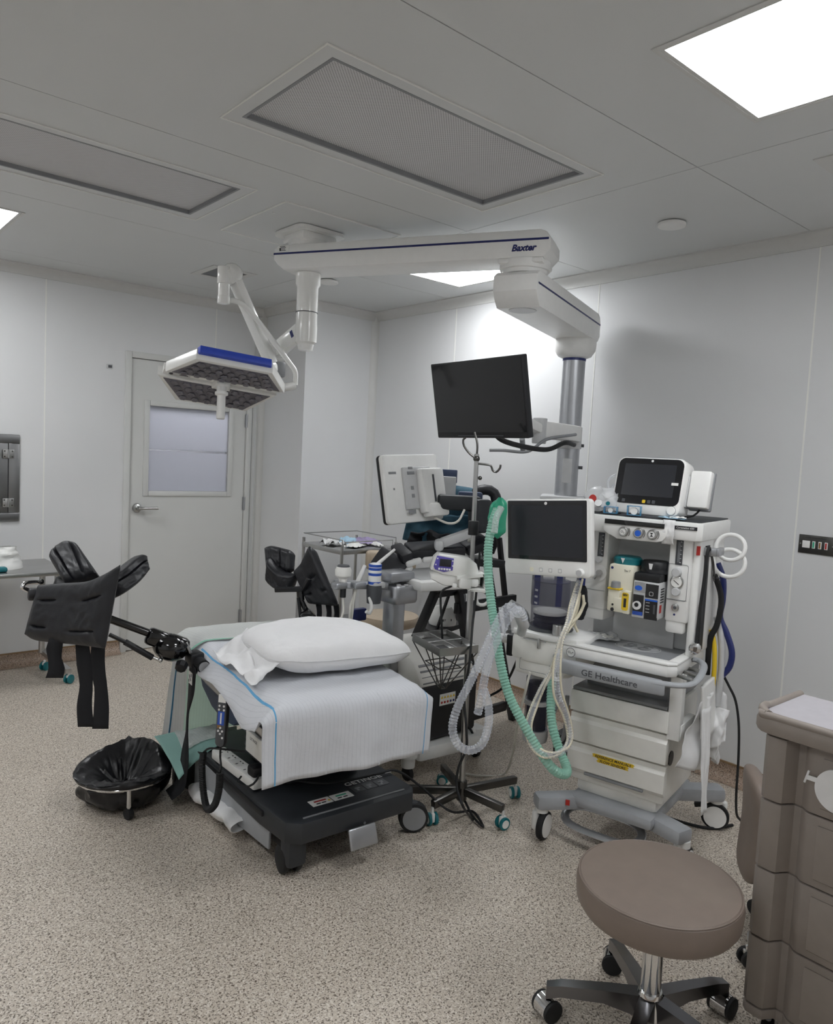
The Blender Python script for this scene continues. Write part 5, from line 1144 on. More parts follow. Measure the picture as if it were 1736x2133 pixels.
b = B(PMn); b.box((0, -ph_/2+.002, -.05), (pw_*.7, .02, .08), .006); b.build('foot', 'pale_grey', pm)

# ---------------------------------------------------------------- small things on the machine
def tape(u, v, s_, label):
    t = thing('tape_dispenser', label, 'tape', A(u, v, 1.314), 'blue tape dispensers')
    b = B(AMx @ Matrix.Translation((u, v, 1.3145)) @ Matrix.Rotation(.12, 4, 'Z')); 
    for z in (.002, .002+.034*s_): b.box((0, 0, z), (.052, .026, .003), .0008)
    for x in (-.0245, .0245): b.box((x, 0, .019*s_), (.003, .026, .034*s_), .0008)
    b.build('case', 'clear_box_blue', t)
    b = B(AMx @ Matrix.Translation((u, v, 1.3165)) @ Matrix.Rotation(.12, 4, 'Z')); b.cyl((0, -.008, .015*s_), (0, .008, .015*s_), .0135*s_, seg=20); b.build('tape_roll', 'paper', t)
tape(-.10, .035, .7, 'flat blue tape dispenser beside the clear mask bag'); tape(-.005, .03, 1.0, 'upright blue tape dispenser in front of the patient monitor')
def foil(b, M, w_, h_, a=.012, seed=0, n=12, lift=.0):
    b.grid(lambda i, j: M @ Vector(((i-.5)*w_+.006*nz((i*4, j*4, seed)), (j-.5)*h_, max(.001, a*(.55+nz((i*3.3, j*3.3, seed)))+a*.5*nz((i*9, j*9, seed+5))+lift*math.sin(i*3.14)*math.sin(j*3.14)))), n, n)
b = B(); foil(b, AMx @ Matrix.Translation((.135, .045, 1.314)), .095, .045, .006, 3); fm = b.build('face_mask', 'light_blue', ang=60, solid=.001); tag(fm, 'folded blue and white face mask at the right corner of the machine top', 'face mask')
b = B(); foil(b, AMx @ Matrix.Translation((.155, .04, 1.318)), .06, .03, .006, 8); b.build('white_fold', 'paper', fm, ang=60)
b = B(); b.grid(lambda i, j: A(.115+.045*i+.004*nz((i*3, j*3, 1)), .008-.012*math.sin(j*3.14)-.006*nz((i*5, j*5, 2)), 1.312-.09*j), 8, 14); tag(b.build('tape_strip', 'milky_film', ang=90, solid=.0008), 'clear plastic strip hanging over the machine front edge', 'plastic strip')
b = B(); foil(b, AMx @ Matrix.Translation((-.125, .1, .803)) @ Matrix.Rotation(.5, 4, 'Z'), .13, .12, .016, 12, n=18, lift=.012); wp = b.build('plastic_wrapper', 'clear_film', ang=60, solid=.0006); tag(wp, 'crinkled clear wrapper with printed slip on the grey work tray', 'wrapper')
b = B(); foil(b, AMx @ Matrix.Translation((-.115, .085, .812)) @ Matrix.Rotation(.5, 4, 'Z'), .075, .05, .010, 15, n=10, lift=.008); sl_ = b.build('paper_slip', 'paper', wp, ang=60, solid=.0005)
b = B(); foil(b, AMx @ Matrix.Translation((-.115, .09, .8195)) @ Matrix.Rotation(.5, 4, 'Z'), .03, .010, .006, 15, n=6, lift=.006); b.build('print', 'ink', sl_, ang=60)
bg = thing('mask_bag', 'clear bag holding a red-valved breathing mask on the machine top', 'mask', A(-.165, .1, 1.314))
def bag(i, j):
    a = i*6.28318; h = j*math.pi-math.pi/2; r = math.cos(h)**.6 if abs(j-.5) < .4999 else 0
    p = Vector((-.165+.075*r*math.cos(a), .11+.055*r*math.sin(a), 1.365+.048*math.sin(h)))
    d = .016*nz(p*22)+.008*nz(p*55); return A(p.x+d, p.y, max(1.316, p.z+d))
b = B(); b.grid(bag, 26, 16, closeu=True); b.build('film', 'clear_film', bg, ang=60)
b = B(AMx); b.lathe([(0, 0), (.022, 0), (.026, .02), (.014, .035), (.014, .05), (0, .05)], (-.175, .09, 1.33), (.3, -.8, .4), seg=20); b.build('mask_cone', 'milky_film', bg)
b = B(AMx); b.lathe([(0, 0), (.014, 0), (.014, .012), (0, .012)], (-.187, .06, 1.365), (.2, -.9, .3), seg=18); b.build('red_valve', 'red', bg)
b = B(AMx); b.prism([(-.13, .04), (-.10, .045), (-.085, .06), (-.125, .06)], 1.33, 1.335); b.grid(lambda i, j: (-.15+.065*i, .05+.01*j, 1.335+.06*j*(.3+.7*i)), 6, 6); b.build('clear_connector', 'clear_film', bg, ang=60)
b = B(AMx); b.cyl((-.122, .05, 1.352), (-.118, .046, 1.352), .008, seg=14); b.build('green_button', 'teal', bg)
b = B(); b.tube([A(-.14, .14, 1.37), A(-.165, .15, 1.42), A(-.16, .15, 1.45), A(-.12, .15, 1.47), A(-.09, .15, 1.47)], .0045, seg=8); b.tube([A(-.15, .13, 1.38), A(-.14, .14, 1.42), A(-.1, .15, 1.44), A(-.08, .15, 1.44)], .0035, seg=8); tag(b.build('clear_tube', 'clear_hose'), 'thin clear tubing looping behind the patient monitor', 'tube')
# things hung at the right side: white hoops, stethoscope, hoses
for k, (dz, r) in enumerate(((.03, .052), (-.03, .056))):
    b = B(); b.tube([A(.262+.0*k, .22, 1.185+dz)+(AMx.to_3x3() @ Vector((.045+r*math.cos(a), .01*math.sin(a), r*.92*math.sin(a)))) for a in [2*math.pi*q/30 for q in range(30)]], .008, seg=10, smooth=False, closed=True)
    tag(b.build('white_hose_loop', 'white_plastic'), ['upper white hose loop hanging at the right of the machine', 'lower white hose loop hanging at the right of the machine'][k], 'hose', 'white hose loops')
b = B(AMx); b.box((.262, .12, 1.2), (.05, .03, .03), .004); b.box((.285, .15, 1.2), (.02, .07, .03), .004); b.build('side_hook', 'alu', am)
stt = thing('stethoscope', 'black stethoscope hanging on the right side of the machine', 'stethoscope', A(.255, .10, 1.2))
b = B(); b.tube([A(.258, .13, 1.185), A(.262, .10, 1.215), A(.26, .085, 1.2), A(.258, .08, 1.1), A(.252, .08, 1.0), A(.250, .075, .9), A(.25, .07, .86)], .006, seg=10); b.build('tubing', 'black_rubber', stt)
b = B(); b.tube([A(.262, .12, 1.2), A(.27, .13, 1.15), A(.275, .12, 1.11), A(.29, .11, 1.105)], .003, seg=8); b.tube([A(.264, .12, 1.2), A(.272, .14, 1.15), A(.278, .14, 1.09)], .003, seg=8); b.build('binaural', 'dark_steel', stt)
b = B(); b.sphere(A(.297, .11, 1.105), .007); b.build('ear_tip', 'black_rubber', stt)
b = B(AMx); b.lathe([(0, 0), (.021, 0), (.023, .004), (.021, .010), (.012, .014), (0, .014)], (.25, .055, .845), (.5, -.8, 0), seg=28); b.build('chest_piece', 'chrome', stt)
HZ = [('hose', 'bundle of dark and coloured gas hoses behind the machine', 0)]
def hang(name, m_, pts, r, label, cat='hose', rib=0):
    b = B(); b.tube([A(*p) for p in pts], r, seg=10, step=.012, rib=rib); return tag(b.build(name, m_), label, cat)
hang('gas_hose', 'black_rubber', [(.25, .25, 1.10), (.275, .26, 1.03), (.28, .26, .97), (.27, .26, .90), (.25, .26, .84), (.245, .28, .7)], .011, 'black gas hose hanging at the right back of the machine')
hang('gas_hose', 'navy', [(.245, .3, 1.14), (.27, .3, 1.08), (.275, .3, 1.0), (.27, .3, .93), (.30, .3, .87), (.325, .3, .80), (.32, .3, .74), (.295, .3, .70)], .012, 'blue gas hose bowing out behind the machine')
hang('gas_hose', 'yellow', [(.25, .27, .88), (.265, .27, .82), (.272, .27, .74), (.272, .27, .66), (.268, .27, .6)], .009, 'yellow gas hose hanging behind the machine')
hang('gas_hose', 'pale_grey', [(.26, .29, .93), (.285, .29, .84), (.293, .29, .74), (.292, .29, .64), (.29, .29, .58)], .013, 'grey braided gas hose beside the yellow one', rib=.06)
hang('mains_cable', 'black_rubber', [(.29, .3, .72), (.32, .32, .66), (.345, .34, .6), (.36, .36, .5), (.365, .38, .36), (.36, .42, .2), (.36, .46, .1), (.37, .5, .06)], .005, 'black cord running down behind the white bag to the caster', 'cord')
hang('floor_cable', 'black_rubber', [(.0, .42, .03), (.1, .42, .012), (.19, .43, .008), (.27, .46, .008), (.33, .55, .008)], .006, 'black cord on the floor behind the machine base', 'cord')
# white bag holder on the right
wb = thing('bag_holder', 'white plastic board clipped to the machine with a white bag', 'bag holder', A(.27, .2, .6))
def patch(name, m_, par, tl, tr, br, bl, wob=.01, seed=0, solid=.0008, nu=16, nv=22, fold=0.):
    tl, tr, br, bl = [Vector(x) for x in (tl, tr, br, bl)]; n = (tr-tl).cross(bl-tl).normalized()
    b = B(); b.grid(lambda i, j: (tl*(1-i)+tr*i)*(1-j)+(bl*(1-i)+br*i)*j+n*(wob*nz((i*2.5+seed, j*3, seed))+wob*.5*nz((i*6, j*5, seed+3))+fold*math.sin(i*7+j*2)*(.3+j)), nu, nv)
    return b.build(name, m_, par, ang=60, solid=solid)
patch('board', 'white_plastic', wb, (2.581, 1.339, 0.706), (2.799, 1.403, 0.698), (2.794, 1.386, 0.483), (2.579, 1.322, 0.512), 0, solid=.012)
b = B(AMx); b.beam((.23, .12, .50), (.27, .2, .50), .04, .05, .01); b.build('clip', 'white_plastic', wb)
wbag = thing('plastic_bag', 'thin white plastic bag hanging crumpled from the machine side', 'bag', A(.3, .22, .2))
patch('front_film', 'milky_film', wbag, (2.568, 1.332, 0.652), (2.718, 1.363, 0.658), (2.683, 1.336, 0.357), (2.464, 1.346, 0.421), .018, 1, fold=.008)
patch('back_film', 'milky_film', wbag, (2.807, 1.408, 0.684), (2.867, 1.372, 0.575), (2.801, 1.366, 0.348), (2.759, 1.379, 0.386), .022, 4, fold=.012)
patch('side_film', 'milky_film', wbag, (2.776, 1.385, 0.584), (2.823, 1.343, 0.568), (2.792, 1.331, 0.453), (2.744, 1.37, 0.422), .018, 9, fold=.01)
patch('tail', 'milky_film', wbag, (2.561, 1.322, 0.624), (2.637, 1.323, 0.627), (2.598, 1.292, 0.243), (2.564, 1.294, 0.234), .006, 6)

# ---------------------------------------------------------------- drip stand, basket, pump
IV = Vector((2.185, 2.157, 0)); TOPV = Vector((2.217, 2.212, 1.411)); tiltv = (TOPV-Vector((2.185, 2.157, .08))).normalized()
def ivp(z): return Vector((2.185, 2.157, .08))+tiltv*((z-.08)/tiltv.z)
iv = thing('drip_stand', 'steel drip stand with hooks and a five-legged base on teal casters', 'drip stand', IV)
b = B(); b.cyl(ivp(.05), ivp(.95), .0135, seg=20); b.build('lower_pole', 'steel', iv)
b = B(); b.cyl(ivp(.93), ivp(1.52), .0095, seg=20); b.build('upper_pole', 'steel', iv)
b = B(); b.cyl(ivp(1.18), ivp(1.24), .022, seg=20, bev=.003); b.build('height_clamp', 'black', iv)
b = B(); b.cyl(ivp(.06), ivp(.14), .022, seg=20); b.build('base_hub', 'dark_steel', iv)
for px_ in ((2.015, 2.15, 0.0), (2.232, 1.961, 0.0), (2.483, 2.12, 0.0), (2.30, 2.40, 0), (2.02, 2.32, 0)):
    e = Vector(px_); d = (e-IV).normalized(); p = e+d*0.0
    b = B(); b.beam(IV+d*.01+Vector((0, 0, .1)), e+Vector((0, 0, .085)), .026, .032, .003); lg = b.build('leg', 'dark_steel', iv)
    A_ = Matrix.Translation(e) @ Matrix.Rotation(math.atan2(d.y, d.x)+1.2, 4, 'Z')
    b = B(A_); b.cyl((0, 0, .045), (0, 0, .075), .006, seg=10); b.box((0, 0, .034), (.032, .016, .04), .006); cs = b.build('caster', 'white_plastic', iv)
    for sy in (-1, 1): b = B(A_); b.cyl((0, sy*.008, .026), (0, sy*.02, .026), .026, seg=24, bev=.003); wh = b.build('wheel', 'teal', cs); b = B(A_); b.cyl((0, sy*.0195, .026), (0, sy*.0215, .026), .017, seg=20); b.build('hub_cap', 'white_plastic', wh)
tp = ivp(1.5)
rr_ = Vector((.76, -.65, 0))
b = B(); b.sphere(tp, .014); b.tube([tp, tp-rr_*.03+Vector((0, 0, .02)), tp-rr_*.055+Vector((0, 0, .05)), tp-rr_*.06+Vector((0, 0, .075)), tp-rr_*.05+Vector((0, 0, .085))], .0045, seg=8)
b.tube([tp, tp+rr_*.0+Vector((0, 0, .06)), tp+Vector((.0, .02, .11))], .0045, seg=8)
b.tube([tp-Vector((0, 0, .02)), tp+rr_*.04-Vector((0, 0, .022)), tp+rr_*.062-Vector((0, 0, .026)), tp+rr_*.07-Vector((0, 0, .045)), tp+rr_*.085-Vector((0, 0, .052)), tp+rr_*.1-Vector((0, 0, .035)), tp+rr_*.102-Vector((0, 0, .02))], .0045, seg=8); b.build('bag_hooks', 'dark_steel', iv)
b = B(); b.sphere(ivp(1.42)+rr_*.018, .009); b.build('thumb_screw', 'dark_steel', iv)
# wire basket holder
bc = [Vector(p) for p in ((2.031, 2.348, 0.735), (1.962, 2.1, 0.735), (2.139, 2.066, 0.735), (2.213, 2.335, 0.735))]
bk = thing('wire_basket', 'square steel basket tray with wire cage clamped to the drip stand', 'basket', sum(bc, Vector())/4-Vector((0, 0, .2)))
b = B()
for k in range(4): b.beam(bc[k], bc[(k+1) % 4], .003, .032)
b.build('rim', 'steel', bk)
dn = Vector((0, 0, -.012))
b = B(); t = bmesh.new(); t.faces.new([t.verts.new(p+dn) for p in bc]); b._add(t); b.build('tray_plate', 'steel', bk, solid=.002)
md = [(bc[k]+bc[(k+1) % 4])/2 for k in range(4)]
for a_, c_ in ((0, 2), (1, 3)): b = B(); b.cyl(md[a_]+Vector((0, 0, .008)), md[c_]+Vector((0, 0, .008)), .0025, seg=8); b.build('divider_wire', 'steel', bk)
ct = sum(bc, Vector())/4
b = B(); b.grid(lambda i, j: tuple(bc[0]*.0+(md[0]*(1-i)+bc[1]*i)*(1-j)+(ct*(1-i)+md[1]*i)*j+Vector((0, 0, -.009))), 2, 2); b.build('opening', 'black', bk)
w_lo = [ct+(p-ct)*.12+Vector((0, 0, -.19)) for p in bc]
for k in range(4):
    for q in (bc[k], md[k]):
        b = B(); b.cyl(q+Vector((0, 0, -.012)), w_lo[(k+(1 if q is md[k] else 0)) % 4], .0026, seg=8); b.build('cage_wire', 'dark_steel', bk)
    b = B(); b.cyl(w_lo[k], w_lo[(k+1) % 4], .0026, seg=8); b.build('cage_wire', 'dark_steel', bk)
b = B(); b.tube([ct+(bc[k % 4]-ct)*.55+Vector((0, 0, -.09)) for k in range(4)], .0025, seg=8, smooth=False, closed=True); b.build('cage_wire', 'dark_steel', bk)
b = B(); b.beam(md[2], ivp(.72), .02, .02, .003); b.build('pole_clamp', 'dark_steel', bk)
# infusion pump
PU = Vector((2.07, 2.143, 1.049)); pr = Vector((.80, -.58, -.05)).normalized(); pn = Vector((-.6, -.79, 0)); pu = pr.cross(pn); pu = -pu if pu.z < 0 else pu; pn = pr.cross(pu).normalized(); pn = pn if pn.dot(Vector((0, 0, 1.5))-PU) > 0 else -pn
PUM = axes(PU, pr, pu, pn) if pr.cross(pu).dot(pn) > 0 else axes(PU, -pr, pu, pn)
ip = thing('infusion_pump', 'white infusion pump with purple keypad clamped to the drip stand', 'pump', PU-Vector((0, 0, .07)))
b = B(); b.prism([(-.105, -.005), (-.095, .045), (-.08, .062), (.045, .055), (.075, .035), (.088, .005), (.085, -.03), (-.06, -.02)], -.07, .025, PUM, bev=.012); b.build('upper_housing', 'white_gloss', ip)
b = B(); b.prism([(-.105, -.02), (-.1, -.045), (-.05, -.066), (.06, -.072), (.1, -.05), (.1, -.01), (-.06, -.008)], -.07, .015, PUM, bev=.014); b.build('lower_housing', 'white_gloss', ip)
b = B(); b.prism([(-.098, .012), (-.088, .056), (-.02, .050), (-.02, .002), (-.055, -.008), (-.092, 0)], .025, .0275, PUM, bev=.0008); kp = b.build('keypad', 'purple', ip)
b = B(PUM); b.box((-.052, .03, .029), (.046, .03, .002), .001); b.build('display', 'screen_off', kp)
for k in range(5): b = B(PUM); b.box((-.075+k*.0105, .004, .029), (.008, .008, .0015), .0008); b.build('key', 'ink_white', kp)
for x, y in ((-.09, .02), (-.085, .045), (-.022, .02), (-.024, .04)): b = B(PUM); b.lathe([(0, 0), (.003, 0), (.003, .001), (0, .001)], (x, y, .0275)); b.build('key', 'ink_white', kp)
b = B(); b.prism([(-.0, -.02), (.1, .006), (.132, -.01), (.132, -.07), (.118, -.078), (.05, -.075), (.05, -.066), (.112, -.06), (.112, -.012), (.0, -.035)], -.03, .04, PUM, bev=.006); b.build('clamp_door', 'white_gloss', ip)
b = B(PUM); b.box((.035, -.045, .03), (.05, .045, .03), .01); b.box((.07, -.04, .02), (.04, .035, .03), .01); b.build('syringe_clamp', 'white_plastic', ip)
b = B(PUM); b.box((-.005, -.06, .02), (.02, .018, .02), .006); b.build('cable_boss', 'white_plastic', ip)
b = B(); b.tube([PUM @ Vector((-.015, -.065, .01)), (2.022, 2.175, 0.955), (2.035, 2.18, 0.845), (2.057, 2.192, 0.76)], .0045, seg=8); b.build('cord', 'black_rubber', ip)
hang2 = lambda name, m_, pts, r, label, cat='hose', rib=0., pitch=.006, seg=10: tag((lambda b: (b.tube(pts, r, seg=seg, step=.012, rib=rib, pitch=pitch), b.build(name, m_, ang=18 if rib else 35))[1])(B()), label, cat)
hang2('pole_cable', 'black_rubber', [(2.213, 2.159, 1.114), (2.199, 2.153, 0.934), (2.152, 2.117, 0.825), (2.07, 2.042, 0.695), (2.054, 2.043, 0.562), (2.023, 1.991, 0.448), (2.022, 1.985, 0.374), (1.998, 1.998, 0.298), (1.993, 1.995, 0.223), (1.976, 1.939, 0.173), (2.169, 2.068, 0.01)], .005, 'black cord running down along the drip stand pole', 'cord')

# ---------------------------------------------------------------- breathing hoses
hang2('green_hose', 'green_hose', [(2.123, 1.991, 1.306), (2.094, 1.985, 1.255), (2.081, 1.986, 1.162), (2.066, 1.962, 1.054), (2.059, 1.931, 0.948), (2.042, 1.883, 0.849), (2.041, 1.845, 0.73), (2.048, 1.803, 0.631), (2.073, 1.746, 0.535), (2.101, 1.687, 0.447), (2.14, 1.647, 0.383), (2.202, 1.643, 0.355), (2.237, 1.667, 0.367), (2.248, 1.717, 0.422), (2.261, 1.766, 0.5), (2.29, 1.802, 0.589), (2.322, 1.823, 0.675)], .0185, 'green corrugated breathing hose sweeping down to the machine base', rib=.17, pitch=.011, seg=14)
hang2('clear_hose', 'clear_hose', [(2.121, 1.848, 0.918), (2.09, 1.852, 0.953), (2.053, 1.856, 0.945), (2.008, 1.862, 0.876), (1.957, 1.869, 0.773), (1.907, 1.876, 0.68), (1.862, 1.881, 0.606), (1.845, 1.887, 0.527), (1.859, 1.869, 0.467), (1.894, 1.838, 0.447), (1.927, 1.812, 0.475), (1.959, 1.817, 0.535), (1.974, 1.837, 0.598), (1.976, 1.867, 0.653)], .0165, 'clear corrugated hose looped wide beside the drip stand', rib=.17, pitch=.011, seg=14)
hang2('clear_hose', 'clear_hose', [(2.122, 1.82, 0.912), (2.097, 1.819, 0.944), (2.067, 1.83, 0.937), (2.028, 1.844, 0.868), (1.989, 1.856, 0.78), (1.965, 1.855, 0.703), (1.954, 1.856, 0.623), (1.943, 1.86, 0.565)], .0165, 'clear corrugated hose ending in a blunt hanging tip', rib=.17, pitch=.011, seg=14)
b = B(); b.cyl((2.109, 1.833, 0.929), (2.152, 1.843, 0.873), .022, seg=20, bev=.003); b.cyl((2.15, 1.847, 0.882), (2.174, 1.874, 0.839), .018, seg=20); tag(b.build('wye_connector', 'pale_grey', ang=40), 'grey wye connector at the top of the clear hoses', 'connector')
gb = B(); gb.grid(lambda i, j: tuple(Vector((2.187, 2.039, 1.276))+Vector((.76, -.65, 0))*(.030+.012*math.sin(j*3))*math.cos(i*6.28318)*min(1, 6*j+.2)*min(1, (1.02-j)*5)+Vector((.65, .76, 0))*.018*math.sin(i*6.28318)*min(1, (1.02-j)*5)+Vector((0, 0, .075-.165*j))+Vector((.012*nz((i*4, j*5, 2)), 0, 0))), 20, 16, closeu=True)
tag(gb.build('breathing_bag', 'green_bag', ang=70), 'limp green breathing bag hanging behind the touch screen', 'breathing bag')
hang2('clear_limb', 'clear_film', [(2.134, 1.982, 1.314), (2.098, 1.97, 1.275), (2.084, 1.963, 1.22)], .014, 'short clear elbow over the green hose top', 'connector', rib=.1)
cpath = [(2.315, 1.722, 1.06), (2.265, 1.705, 0.99), (2.219, 1.686, 0.925), (2.162, 1.674, 0.854), (2.135, 1.663, 0.771), (2.136, 1.652, 0.676), (2.175, 1.636, 0.584), (2.184, 1.621, 0.506), (2.147, 1.622, 0.466), (2.105, 1.657, 0.449), (2.083, 1.704, 0.47), (2.085, 1.735, 0.527), (2.113, 1.743, 0.591), (2.156, 1.74, 0.667), (2.2, 1.735, 0.725), (2.202, 1.713, 0.794)]
hang2('sampling_hose', 'clear_hose', [Vector(p)+Vector((.0, 0, -.006)) for p in cpath], .0125, 'clear corrugated sampling hose looped beside the drawers', rib=.17, pitch=.010, seg=12)
for k, (o_, l) in enumerate((((.008, -.008, .004), 'cream sensor cable looped with the clear hose, inner one'), ((-.010, .004, -.012), 'cream sensor cable looped with the clear hose, outer one'))):
    hang2('sensor_cable', 'cable_cream', [Vector(p)+Vector(o_)*(1+.3*math.sin(i*1.7)) for i, p in enumerate(cpath)], .0042, l, 'cable')
for k, (pts, l) in enumerate((([(2.341, 1.72, 0.999), (2.325, 1.704, 0.963), (2.286, 1.706, 0.914), (2.21, 1.688, 0.872)], 'white lead nearest the touch screen corner'), ([(2.331, 1.729, 1.006), (2.309, 1.717, 0.956), (2.297, 1.722, 0.901), (2.308, 1.709, 0.863)], 'white lead curling down to the tray'), ([(2.328, 1.745, 1.0), (2.3, 1.737, 0.944), (2.316, 1.731, 0.887)], 'short white lead behind the cable bundle'), ([(2.33, 1.701, 0.976), (2.293, 1.701, 0.924), (2.208, 1.692, 0.889), (2.156, 1.677, 0.827)], 'white lead joining the hose bundle'))):
    hang2('sensor_lead', 'cable_cream', pts, .0055, l, 'cable')
b = B(); b.grid(lambda i, j: tuple(Vector((2.383, 1.761, 0.969))+Vector((.76, -.65, 0))*.028*math.cos(i*6.28318)*(.6+.4*math.sin(j*3.1))+Vector((.65, .76, 0))*.02*math.sin(i*6.28318)+Vector((0, 0, .055-.13*j))+Vector((.01*nz((i*3, j*4, 3)), .006*nz((i*5, j*5, 1)), 0))), 18, 12, closeu=True); tag(b.build('pressure_cuff', 'black_fabric', ang=60), 'rolled black pressure cuff hanging behind the cable bundle', 'cuff')
hang2('floor_cable', 'cable_white', [(2.286, 2.358, 0.02), (2.441, 2.417, 0.012), (2.502, 2.356, 0.01), (2.614, 2.306, 0.01), (2.456, 2.124, 0.208), (2.327, 1.992, 0.426), (2.275, 1.92, 0.578), (2.275, 1.902, 0.661)], .005, 'white cable lying on the floor and rising to the machine', 'cable')
hang2('wall_cable', 'black_rubber', [(2.555, 2.211, 0.606), (2.673, 2.36, 0.459), (2.679, 2.413, 0.384), (2.67, 2.482, 0.33)], .006, 'black cable hanging in a loop by the black frame', 'cable')

# ---------------------------------------------------------------- ultrasound machine behind the table
us = thing('ultrasound_machine', 'white and black ultrasound cart with probes behind the operating table', 'ultrasound machine', (2.4, 2.75, 0))
b = B(); b.prism([(2.21, 2.50), (2.59, 2.50), (2.62, 2.55), (2.62, 2.95), (2.2, 2.95)], .17, .44, bev=.02); b.build('lower_body', 'black', us)
b = B(); b.prism([(0, .43), (.0, .46), (.05, .54), (.12, .575), (.40, .575), (.40, .43)], 0, .36, Matrix.Translation((2.23, 2.51, 0)) @ Matrix.Rotation(math.pi/2, 4, 'Z') @ Matrix.Rotation(math.pi/2, 4, 'X'), bev=.01); b.build('upper_body', 'warm_plastic', us)
for k in range(4): b = B(); b.box((2.42, 2.513+.012*k, .452+.024*k), (.34, .012, .007), .002, rot=(.5, 0, 0)); b.build('vent_slat', 'mid_grey', us)
b = B(); b.box((2.40, 2.499, .36), (.10, .002, .055)); lb = b.build('warning_label', 'paper', us, ang=0)
for k in range(5):
    b = B(); b.prism([(-.007, -.006), (.007, -.006), (0, .007)], 0, .0008, Matrix.Translation((2.363+k*.019, 2.4978, .372)) @ FR_); b.build('warning_triangle', 'yellow', lb, ang=0)
    b = B(); b.lathe([(0, 0), (.006, 0), (.006, .0008), (0, .0008)], (2.363+k*.019, 2.4978, .347), (0, -1, 0), seg=14); b.build('warning_disc', 'red' if k < 3 else 'navy', lb)
b = B(); b.beam((2.22, 2.53, .13), (2.60, 2.50, .13), .12, .07, .02); b.box((2.42, 2.75, .14), (.4, .45, .06), .02); b.beam((2.58, 2.55, .14), (2.70, 2.62, .12), .1, .06, .02); b.build('base', 'white_plastic', us)
for p, s_ in (((2.20, 2.53), .2), ((2.66, 2.55), .6), ((2.25, 2.95), 0), ((2.6, 2.95), 0)):
    P_ = Matrix.Translation((*p, 0)); b = B(P_); b.lathe([(0, 0), (.032, 0), (.034, .055), (0, .055)], (0, 0, .065)); b.lathe([(0, 0), (.045, 0), (.048, .02), (.04, .04), (0, .045)], (0, 0, .115)); cs = b.build('caster_housing', 'white_plastic', us)
    b = B(P_); b.cyl((-.012, 0, .032), (.012, 0, .032), .032, seg=24, bev=.003); b.build('wheel', 'black_rubber', cs)
b = B(); b.tube([(2.52, 2.495, .22), (2.545, 2.48, .19), (2.57, 2.475, .14), (2.555, 2.478, .12), (2.53, 2.48, .15), (2.515, 2.49, .2)], .006, seg=8); b.build('cable_loop', 'black_rubber', us)
b = B(); b.box((2.225, 2.72, .66), (.075, .09, .44), .015); b.build('lift_column', 'alu', us)
b = B(); b.prism(rrect(.15, .16, .03), .80, .89, Matrix.Translation((2.24, 2.72, 0)), bev=.015); b.build('swivel_head', 'alu', us)
for x, y in ((2.2, 2.66), (2.24, 2.655), (2.28, 2.66), (2.22, 2.69)): b = B(); b.lathe([(0, 0), (.012, 0), (.011, .004), (0, .005)], (x, y, .889)); b.build('swivel_bolt', 'pale_grey', us)
b = B(); b.box((2.235, 2.73, .925), (.15, .12, .05), .015); b.build('panel_bracket', 'alu', us)
b = B(); b.prism([(2.27, 2.58), (2.55, 2.54), (2.72, 2.58), (2.76, 2.66), (2.75, 2.92), (2.28, 2.92)], .865, .915, bev=.016); cpn = b.build('control_tray', 'white_plastic', us)
b = B(); b.prism([(2.30, 2.62), (2.54, 2.59), (2.68, 2.62), (2.70, 2.9), (2.31, 2.9)], .913, .918); b.build('tray_inset', 'pale_grey', cpn, ang=0)
b = B(); b.tube([(2.60, 2.56, .87), (2.60, 2.545, .82), (2.605, 2.535, .79), (2.63, 2.52, .785), (2.65, 2.51, .80), (2.655, 2.505, .83)], .009, seg=10); b.build('cable_hook', 'white_plastic', us)
# rail with probe holders
b = B(); b.beam((2.17, 2.71, .885), (1.93, 2.80, .895), .06, .035, .01); ph = b.build('probe_rail', 'alu', us)
for k, t in enumerate((.25, .6, .95)):
    p = Vector((2.17, 2.71, 0)).lerp(Vector((1.93, 2.80, 0)), t)
    b = B(); b.box(p+Vector((-.01, -.035, .895)), (.066, .05, .032), .01); b.build('probe_cup', 'alu' if k else 'pale_grey', ph)
p = Vector((2.09, 2.705, 0)); b = B(); b.lathe([(0, 0), (.032, 0), (.036, .05), (.037, .085), (0, .085)], p+Vector((0, 0, .81))); b.build('gel_cup', 'dark_grey', ph)
gl = thing('gel_bottle', 'white gel bottle with blue print and a long nozzle in the probe rack', 'bottle', p+Vector((0, 0, .85)))
b = B(); b.lathe([(0, 0), (.03, 0), (.03, .135), (.027, .142), (.02, .146), (0, .148)], p+Vector((0, 0, .85)), seg=28); b.build('body', 'white_plastic', gl)
for z in (.9, .94, .965, .98): b = B(); b.lathe([(.0302, 0), (.0306, 0), (.0306, .012), (.0302, .012)], p+Vector((0, 0, z)), seg=28); b.build('blue_print', 'blue', gl)
b = B(); b.cyl(p+Vector((.01, 0, .99)), p+Vector((.11, .0, 1.055)), .009, .006, seg=14); b.build('nozzle', 'white_plastic', gl)
pb = thing('ultrasound_probe', 'cream curved ultrasound probe standing in its holder', 'probe', (1.95, 2.76, .9))
b = B(); b.lathe([(0, 0), (.018, 0), (.02, .02), (.036, .034), (.038, .06), (.03, .075), (0, .082)], (1.95, 2.76, .905), seg=28); b.build('head', 'warm_plastic', pb)
b = B(); b.lathe([(0, 0), (.031, 0), (.026, .010), (0, .014)], (1.95, 2.76, .9775), seg=28); b.build('lens', 'dark_grey', pb)
b = B(); b.cyl((1.95, 2.755, .88), (1.95, 2.755, .84), .014, seg=16); b.build('strain_relief', 'black', pb)
